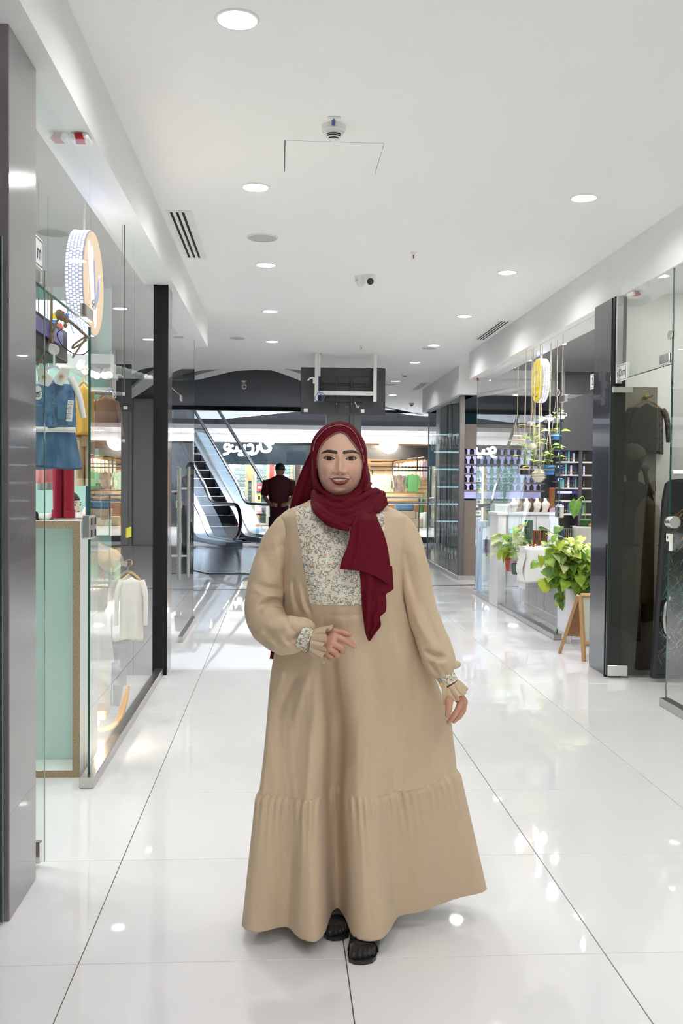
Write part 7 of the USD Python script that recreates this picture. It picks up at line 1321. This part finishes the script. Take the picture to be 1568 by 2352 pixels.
# ---------------------------------------------------------------- headscarf
C2 = lambda x, y, w: L(640+x/5.6, 960+y/5.6, w)
scarf = tagp(UsdGeom.Xform.Define(stage, fresh(str(woman.GetPath()), 'headscarf')).GetPrim(), 'dark red headscarf edged with tiny beads')
ths = np.linspace(0, 2*math.pi, 160, endpoint=False)
def loopc(pts):
    """closed smooth curve through picture points with depths, sampled evenly by direction around the face"""
    p = np.array(pts, float); c = np.array([785., 600.]); a = np.arctan2(-(p[:, 1]-c[1]), p[:, 0]-c[0]); o = np.argsort(a); a, p = a[o], p[o]
    cs = CubicSpline(np.r_[a, a[0]+2*math.pi], np.vstack([p, p[:1]]), bc_type='periodic') if False else PchipInterpolator(np.r_[a[-2:]-2*math.pi, a, a[:2]+2*math.pi], np.vstack([p[-2:], p, p[:2]]))
    q = cs(np.where(ths > a[-1], ths-2*math.pi, ths) if False else ((ths+math.pi) % (2*math.pi)-math.pi)); return q
E0 = loopc([(790, 180, -.130), (640, 252, -.122), (560, 335, -.108), (510, 440, -.094), (487, 580, -.082), (484, 700, -.078), (497, 800, -.076), (545, 885, -.080), (620, 955, -.088), (720, 995, -.098), (800, 1000, -.100), (900, 970, -.092), (985, 905, -.082), (1042, 820, -.077), (1073, 720, -.078), (1078, 640, -.081), (1060, 520, -.090), (1010, 400, -.104), (930, 290, -.118), (870, 215, -.127)])
E1 = loopc([(785, 94, -.100), (640, 128, -.094), (530, 215, -.082), (460, 325, -.062), (440, 440, -.055), (440, 580, -.055), (445, 700, -.058), (470, 830, -.064), (530, 940, -.072), (620, 1020, -.080), (800, 1060, -.086), (930, 1030, -.080), (1040, 930, -.068), (1100, 820, -.060), (1115, 700, -.055), (1098, 590, -.058), (1085, 480, -.062), (1060, 380, -.068), (1000, 235, -.084), (900, 125, -.096)])
E2 = loopc([(780, 70, -.045), (630, 105, -.035), (510, 205, -.02), (440, 320, -.01), (424, 440, .0), (415, 580, .0), (418, 720, -.01), (440, 860, -.025), (490, 990, -.035), (580, 1090, -.045), (800, 1140, -.05), (1000, 1080, -.045), (1130, 960, -.03), (1178, 820, -.015), (1165, 690, .0), (1143, 580, .0), (1140, 460, -.005), (1112, 330, -.015), (1055, 225, -.025), (940, 115, -.04)])
def toL(q): return np.array([C2(*r) for r in q])
def face_w(x, z):
    r = math.hypot(x-ctr[0], z-ctr[1])/float(RTH(math.atan2(z-ctr[1], x-ctr[0]))); return HC[1]+.082-.082*math.cos(math.asin(min(.992, r)))**.72
def hug(q, off):
    out = []
    for x, y, w in q:
        w = -.06
        for _ in range(3): p = C2(x, y, w); w = face_w(p[0]-HC[0], p[2]-HC[2])-off
        out.append(C2(x, y, w))
    return np.array(out)
E1[:, 2] = np.minimum(E1[:, 2]*.45-.012, -.02); E2[:, 2] = E2[:, 2]*.6+.03
H0, H1, H2 = hug(E0, .006), toL(E1), toL(E2); hc = np.array([C2(785, 520, 0)[0], .03, C2(785, 520, 0)[2]])
H3 = hc+(H2-hc)*[.99, 0, .99]; H3[:, 1] = .055; H4 = hc+(H2-hc)*[.86, 0, .86]; H4[:, 1] = .11; H5 = hc+(H2-hc)*[.5, 0, .5]; H5[:, 1] = .145
I0 = H0+[0, .022, 0]; I0[:, [0, 2]] = hc[[0, 2]]+(H0[:, [0, 2]]-hc[[0, 2]])*.985
keys = np.array([I0, H0, H1, H2, H3, H4, H5]); tt = np.array([0, .6, 1.6, 2.6, 3.4, 4.2, 5.2]); HS = PchipInterpolator(tt, keys, axis=0)(np.linspace(0, 5.2, 70))
HS += (np.array([meshkit.fbm(r*[30, 12, 12], 2, 5)-.5 for r in HS])*.004)[..., None]*((HS-hc)/np.maximum(np.linalg.norm(HS-hc, axis=2, keepdims=True), 1e-6))
# the outer layer stands a little proud of the inner cap at the second row of beads
hv_, hf_ = rings(HS); hf_ = hf_[~(hf_ == len(hv_)-2).any(1)]
hood = obj('hood', (hv_, hf_), MAR, scarf, smooth=True)
def beads(name, p, r=.00105, step=.0038, par=None):
    seg = np.r_[0, np.cumsum(np.linalg.norm(np.diff(p, axis=0), axis=1))]; s = np.arange(0, seg[-1], step); c = np.stack([np.interp(s, seg, p[:, k]) for k in range(3)], 1); b = ball((0, 0, 0), r, 1); return obj(name, cat(*[(b[0]+q, b[1]) for q in c]), BEADM, par or scarf, kind='stuff', smooth=True)
def arcsel(H, lo, hi, off): 
    k = [i for i in range(160) if lo <= (math.degrees(ths[i])+180) % 360-180+0 <= hi]; k.sort(key=lambda i: (math.degrees(ths[i])+180) % 360-180 if True else 0); return H[k]+np.asarray(off)
a_ = lambda i: (math.degrees(ths[i])) % 360
sel = lambda lo, hi: sorted([i for i in range(160) if lo <= ((a_(i)+90) % 360) <= hi], key=lambda i: (a_(i)+90) % 360)
beads('bead_trim', H0[sel(78, 282)]+[0, -.0022, .0008]); beads('bead_trim', (H1[sel(95, 245)]+[0, -.0035, .001]))
lay = H1[sel(80, 262)]+[0, -.001, 0]; tpr = np.sin(np.linspace(0, math.pi, len(lay)))[:, None]**.4; nrm = lay-hc; nrm[:, 1] = 0; nrm /= np.linalg.norm(nrm, axis=1, keepdims=True)
obj('layer_edge', sheet(np.array([lay+nrm*d*tpr+tpr*[0, w, 0]+(1-tpr)*[0, .012, 0] for d, w in ((-.002, .002), (.001, -.002), (.006, .004), (.012, .016))]), .002), MAR, scarf, smooth=True)
def scarf_fold(pts, r, flat=.55, n=26, w=None):
    p = bez(np.array([C2(*q) for q in pts]), 40); k = len(p); t, U, Wv = frames(p); a = np.arange(n)*2*math.pi/n; s = np.linspace(0, 1, k); rr2 = r*np.interp(s, [0, .12, .88, 1], [.55, 1, 1, .5])*(1+.08*np.sin(s*19+pts[0][0])); out = p-np.array([hc[0], .03, 0]); out[:, 2] = 0; out /= np.maximum(np.linalg.norm(out, axis=1, keepdims=True), 1e-6); out -= t*(out*t).sum(1, keepdims=True); out /= np.maximum(np.linalg.norm(out, axis=1, keepdims=True), 1e-6); up = np.cross(t, out)
    return rings(p[:, None]+rr2[:, None, None]*(np.cos(a)[None, :, None]*up[:, None]+flat*np.sin(a)[None, :, None]*out[:, None]))
FOLDS = [([(455, 840, .03), (520, 985, -.015), (640, 1085, -.050), (800, 1125, -.065), (950, 1085, -.055), (1090, 975, -.025), (1160, 850, .01)], .024), ([(435, 960, .0), (490, 1080, -.065), (600, 1160, -.105), (780, 1200, -.125), (960, 1160, -.115), (1120, 1060, -.085), (1230, 985, -.045), (1300, 985, -.02)], .021),
         ([(430, 1060, -.02), (490, 1150, -.085), (620, 1225, -.125), (800, 1255, -.142), (980, 1225, -.134), (1130, 1150, -.105), (1260, 1075, -.07), (1375, 1060, -.035)], .019), ([(460, 1110, -.05), (520, 1210, -.11), (640, 1290, -.142), (800, 1330, -.158), (960, 1310, -.150), (1100, 1240, -.125), (1240, 1150, -.085), (1385, 1090, -.035)], .019),
         ([(500, 1170, -.09), (590, 1270, -.135), (720, 1345, -.158), (860, 1378, -.168), (1000, 1340, -.158), (1120, 1280, -.135), (1230, 1200, -.095)], .016), ([(1100, 900, -.035), (1180, 960, -.035), (1260, 990, -.03), (1320, 1010, -.02), (1335, 1050, -.005)], .017), ([(560, 1060, -.075), (660, 1140, -.11), (800, 1160, -.122), (930, 1120, -.113), (1060, 1030, -.085)], .016),
         ([(940, 1170, -.128), (1100, 1110, -.105), (1240, 1030, -.06), (1340, 1030, -.02)], .012), ([(520, 1000, -.055), (600, 1110, -.095), (720, 1180, -.12), (860, 1190, -.125)], .012)]
fm = m3.Manifold.batch_boolean([fix(scarf_fold(p, r)) for p, r in FOLDS], m3.OpType.Add).refine_to_length(.006).to_mesh(); wv_ = np.array(fm.vert_properties[:, :3], float); wn = meshkit.arrays((wv_, fm.tri_verts), True)[2]
rd = np.arctan2(wv_[:, 0]-hc[0], -(wv_[:, 1]-.03)); wq = np.stack([rd*2.2, (wv_[:, 2]-.22*np.abs(rd-.3)*.3)*75, np.zeros(len(wv_))], 1); wv_ = wv_+wn*((meshkit.fbm(wq, 3, 12)-.5)*.016)[:, None]; obj('neck_wrap', (wv_, fm.tri_verts), MAR, scarf, smooth=True)
def drape(rows, nfold, amp, th=.003, ph=0., nu=60, k=60, sag=0.):
    """hanging cloth: rows of (picture y, left x, right x, depth left, depth right)"""
    r = np.array(rows, float); q = PchipInterpolator(np.arange(len(r)), r, axis=0)(np.linspace(0, len(r)-1, k)); s = np.linspace(0, 1, nu); V = []
    for j, (y, xl, xr, wl, wr) in enumerate(q):
        t = j/(k-1); a, b = L(xl, y, wl), L(xr, y, wr); p = a+(b-a)*s[:, None]; p[:, 1] += amp*(.35+.65*t)*np.sin(s*nfold*2*math.pi+ph+1.2*t)+amp*.4*np.sin(s*nfold*4.7+ph*2); V.append(p)
    return sheet(np.array(V), th)
obj('back_drape', drape([(1012, 724, 766, .0, .0), (1040, 712, 766, .02, .01), (1070, 697, 768, .04, .015), (1100, 685, 770, .055, .02), (1140, 672, 765, .075, .04), (1165, 666, 762, .10, .08), (1250, 655, 760, .19, .19), (1400, 636, 740, .215, .21), (1514, 619, 700, .215, .21)], 4.2, .006), MAR, scarf, smooth=True)
TLF = -.014
tl = [(1178, 824, 862, -.125, -.085), (1196, 812, 868, -.165, -.130), (1220, 804, 880, -.172, -.135), (1250, 799, 890, -.176, -.135), (1275, 789, 895, -.180, -.135), (1290, 783, 898, -.181, -.138), (1300, 780, 899, -.182, -.140), (1308, 779, 900, -.182, -.142)]
def tailsheet():
    r = np.array(tl, float); q = PchipInterpolator(r[:, 0], r[:, 1:])(np.linspace(1178, 1308, 60)); s = np.linspace(0, 1, 70); V = []
    for j, (xl, xr, wl, wr) in enumerate(q):
        t = j/59; y = 1178+130*t; V.append(np.array([L(xl+(xr-xl)*u, y+t**2*(4*u+40*u**3), wl+TLF+(wr-wl)*u-.012*math.sin(math.pi*u)-.006*math.exp(-((u-.27)/.05)**2)*t+.004*math.sin(u*11+2*t)) for u in s]))
    return sheet(np.array(V), .004)
obj('front_tail', tailsheet(), MAR, scarf, smooth=True)
lt = [(y_, a_1, b_1, c_1-.010, d_1-.010) for y_, a_1, b_1, c_1, d_1 in [(1300, 826, 900, -.168, -.135), (1330, 828, 902, -.17, -.14), (1352, 829, 903, -.17, -.15), (1366, 830, 886, -.17, -.155), (1385, 831, 887, -.17, -.16), (1402, 832, 886, -.17, -.165), (1418, 834, 872, -.17, -.165), (1434, 836, 874, -.17, -.165), (1450, 838, 864, -.17, -.168), (1462, 842, 855, -.17, -.17), (1471, 846, 849, -.17, -.17)]]
obj('front_tail_end', drape(lt, 2.3, .007, .003, .6), MAR, scarf, smooth=True)
beads('bead_trim', LL((804, 1212, -.191), (802, 1225, -.193), (800, 1242, -.195)), .0013, .0045); beads('bead_trim', LL((785, 1280, -.200), (782, 1292, -.202), (779, 1306, -.203)), .0015, .0047)
# ================================================================== THE MAN IN THE BACKGROUND
MY = 19.2; MP = lambda x, y, d=0.: P(x, y, Y=MY+d)
mo = MP(641, 1150); mo[2] = 0; mo = np.array([mo[0], MY, 0.])
man = thing('person', 'person seen from behind in a dark red short sleeved shirt, standing by the escalator', 'person', mo, 0)
K2 = lambda x, y, d=0.: MP(x, y, d)-mo
hd = K2(643, 1079, 0); sk_l, sk_r = K2(613, 1103, 0), K2(669, 1103, 0)
prt = chain([hd+[0, .01, .035], hd+[0, .0, -.03], hd+[0, .0, -.07]], [.092, .085, .070])+chain([hd+[0, .02, -.08], K2(642, 1102, .02)], [.06, .07])
prt += [m3.Manifold.batch_hull([sph(K2(624, 1112, .02), .07), sph(K2(659, 1112, .02), .07), sph(K2(632, 1180, .02), .075), sph(K2(652, 1180, .02), .075)])]
prt += chain([K2(615, 1106, .02), K2(607, 1142, .02), K2(620, 1158, -.16), K2(626, 1160, -.24)], [.05, .04, .034, .03])+chain([K2(668, 1106, .02), K2(672, 1142, .02), K2(662, 1156, -.16), K2(656, 1159, -.24)], [.05, .04, .034, .03])
for s_ in (-1, 1):
    hz_ = K2(641, 1190, 0)[2]; prt += chain([(s_*.09, .02, hz_), (s_*.11, -.02, .48), (s_*.12, .03, .09)], [.07, .055, .04])+chain([(s_*.12, .04, .05), (s_*.14, -.14, .04)], [.045, .035])
    hand_ = K2(626 if s_ < 0 else 656, 1160, -.26); 
    for k in range(4): prt += chain([hand_, hand_+[-s_*.05, -.03, .03-.018*k], hand_+[-s_*.085, -.01, .025-.018*k]], [.026, .010, .008])
    prt += chain([hand_, hand_+[-s_*.02, -.05, .05]], [.024, .010])
for s_ in (-1, 1): prt.append(sph(hd+[s_*.088, .0, .0], .022))
obj('body', solid(prt, .022, 6), pm('man_skin', (.34, .17, .10), .5), man, 'arms, neck and ears', smooth=True)
hm = trimesh.creation.icosphere(subdivisions=4, radius=1.); v = np.array(hm.vertices); low = v[:, 2] < -.25; v2 = v*np.array([.100, .108, .100]); v2[low] *= np.array([.92, .92, .9]); front = (v[:, 1] > .45) & (v[:, 2] < .35); v2[front] *= .84; nz = meshkit.fbm(v*9, 3, 2)[:, None]*.010
obj('hair', (v2*(1+nz*4-.02)+hd+[0, .0, .035], np.array(hm.faces)), HAIRB, man, smooth=True)
SHM = pm('dark_red_shirt', (.060, .004, .012), .85); a = np.arange(48)*2*math.pi/48
rws = []
for y, l, r, d in ((1093, 634, 652, .075), (1099, 620, 664, .11), (1106, 611, 671, .13), (1118, 613, 670, .145), (1140, 617, 664, .145), (1165, 619, 662, .145), (1190, 620, 663, .15), (1200, 621, 663, .15)):
    A_, B_2 = K2(l, y, .02), K2(r, y, .02); rws.append(np.stack([(A_[0]+B_2[0])/2+(B_2[0]-A_[0])/2*np.cos(a), .02+d*np.sin(a), np.full(48, A_[2])], 1))
V_ = PchipInterpolator(np.arange(8), np.array(rws), axis=0)(np.linspace(0, 7, 40)); V_[..., 1] += ((meshkit.fbm(V_*[14, 14, 5], 3, 6)-.5)*.03); obj('shirt', rings(V_), SHM, man, smooth=True)
obj('collar', tube(np.stack([.075*np.cos(a), .02+.07*np.sin(a), np.full(48, K2(643, 1094)[2])], 1)+[hd[0], 0, 0], .018, 8), SHM, man)
for l, r in (((614, 1104), (606, 1138)), ((668, 1104), (672, 1138))): p = bez([K2(*l, .02), K2((l[0]+r[0])/2, (l[1]+r[1])/2, .02), K2(*r, .02)], 10); obj('shirt_sleeve', tube(p, np.linspace(.085, .072, len(p)), 18), SHM, man, smooth=True)
TR = pm('dark_trousers', (.012, .012, .018), .8); hz_ = K2(641, 1188, 0)[2]
tr_ = []
for s_ in (-1, 1):
    n = 28; b_ = np.arange(n)*2*math.pi/n; v = np.array([np.stack([s_*(.085+.03*q)+(.125-.05*q)*np.cos(b_), .02+(.13-.05*q)*np.sin(b_)-.02*math.sin(q*3), np.full(n, hz_*(1-q)+.04*q)], 1) for q in np.linspace(0, 1, 14)]); obj('trouser_leg', rings(v), TR, man, smooth=True); obj('shoe', T(ball((0, 0, 0), .1, 3, (.5, 1.5, .45)), (s_*.13, -.05, .045)), BLACKST, man)
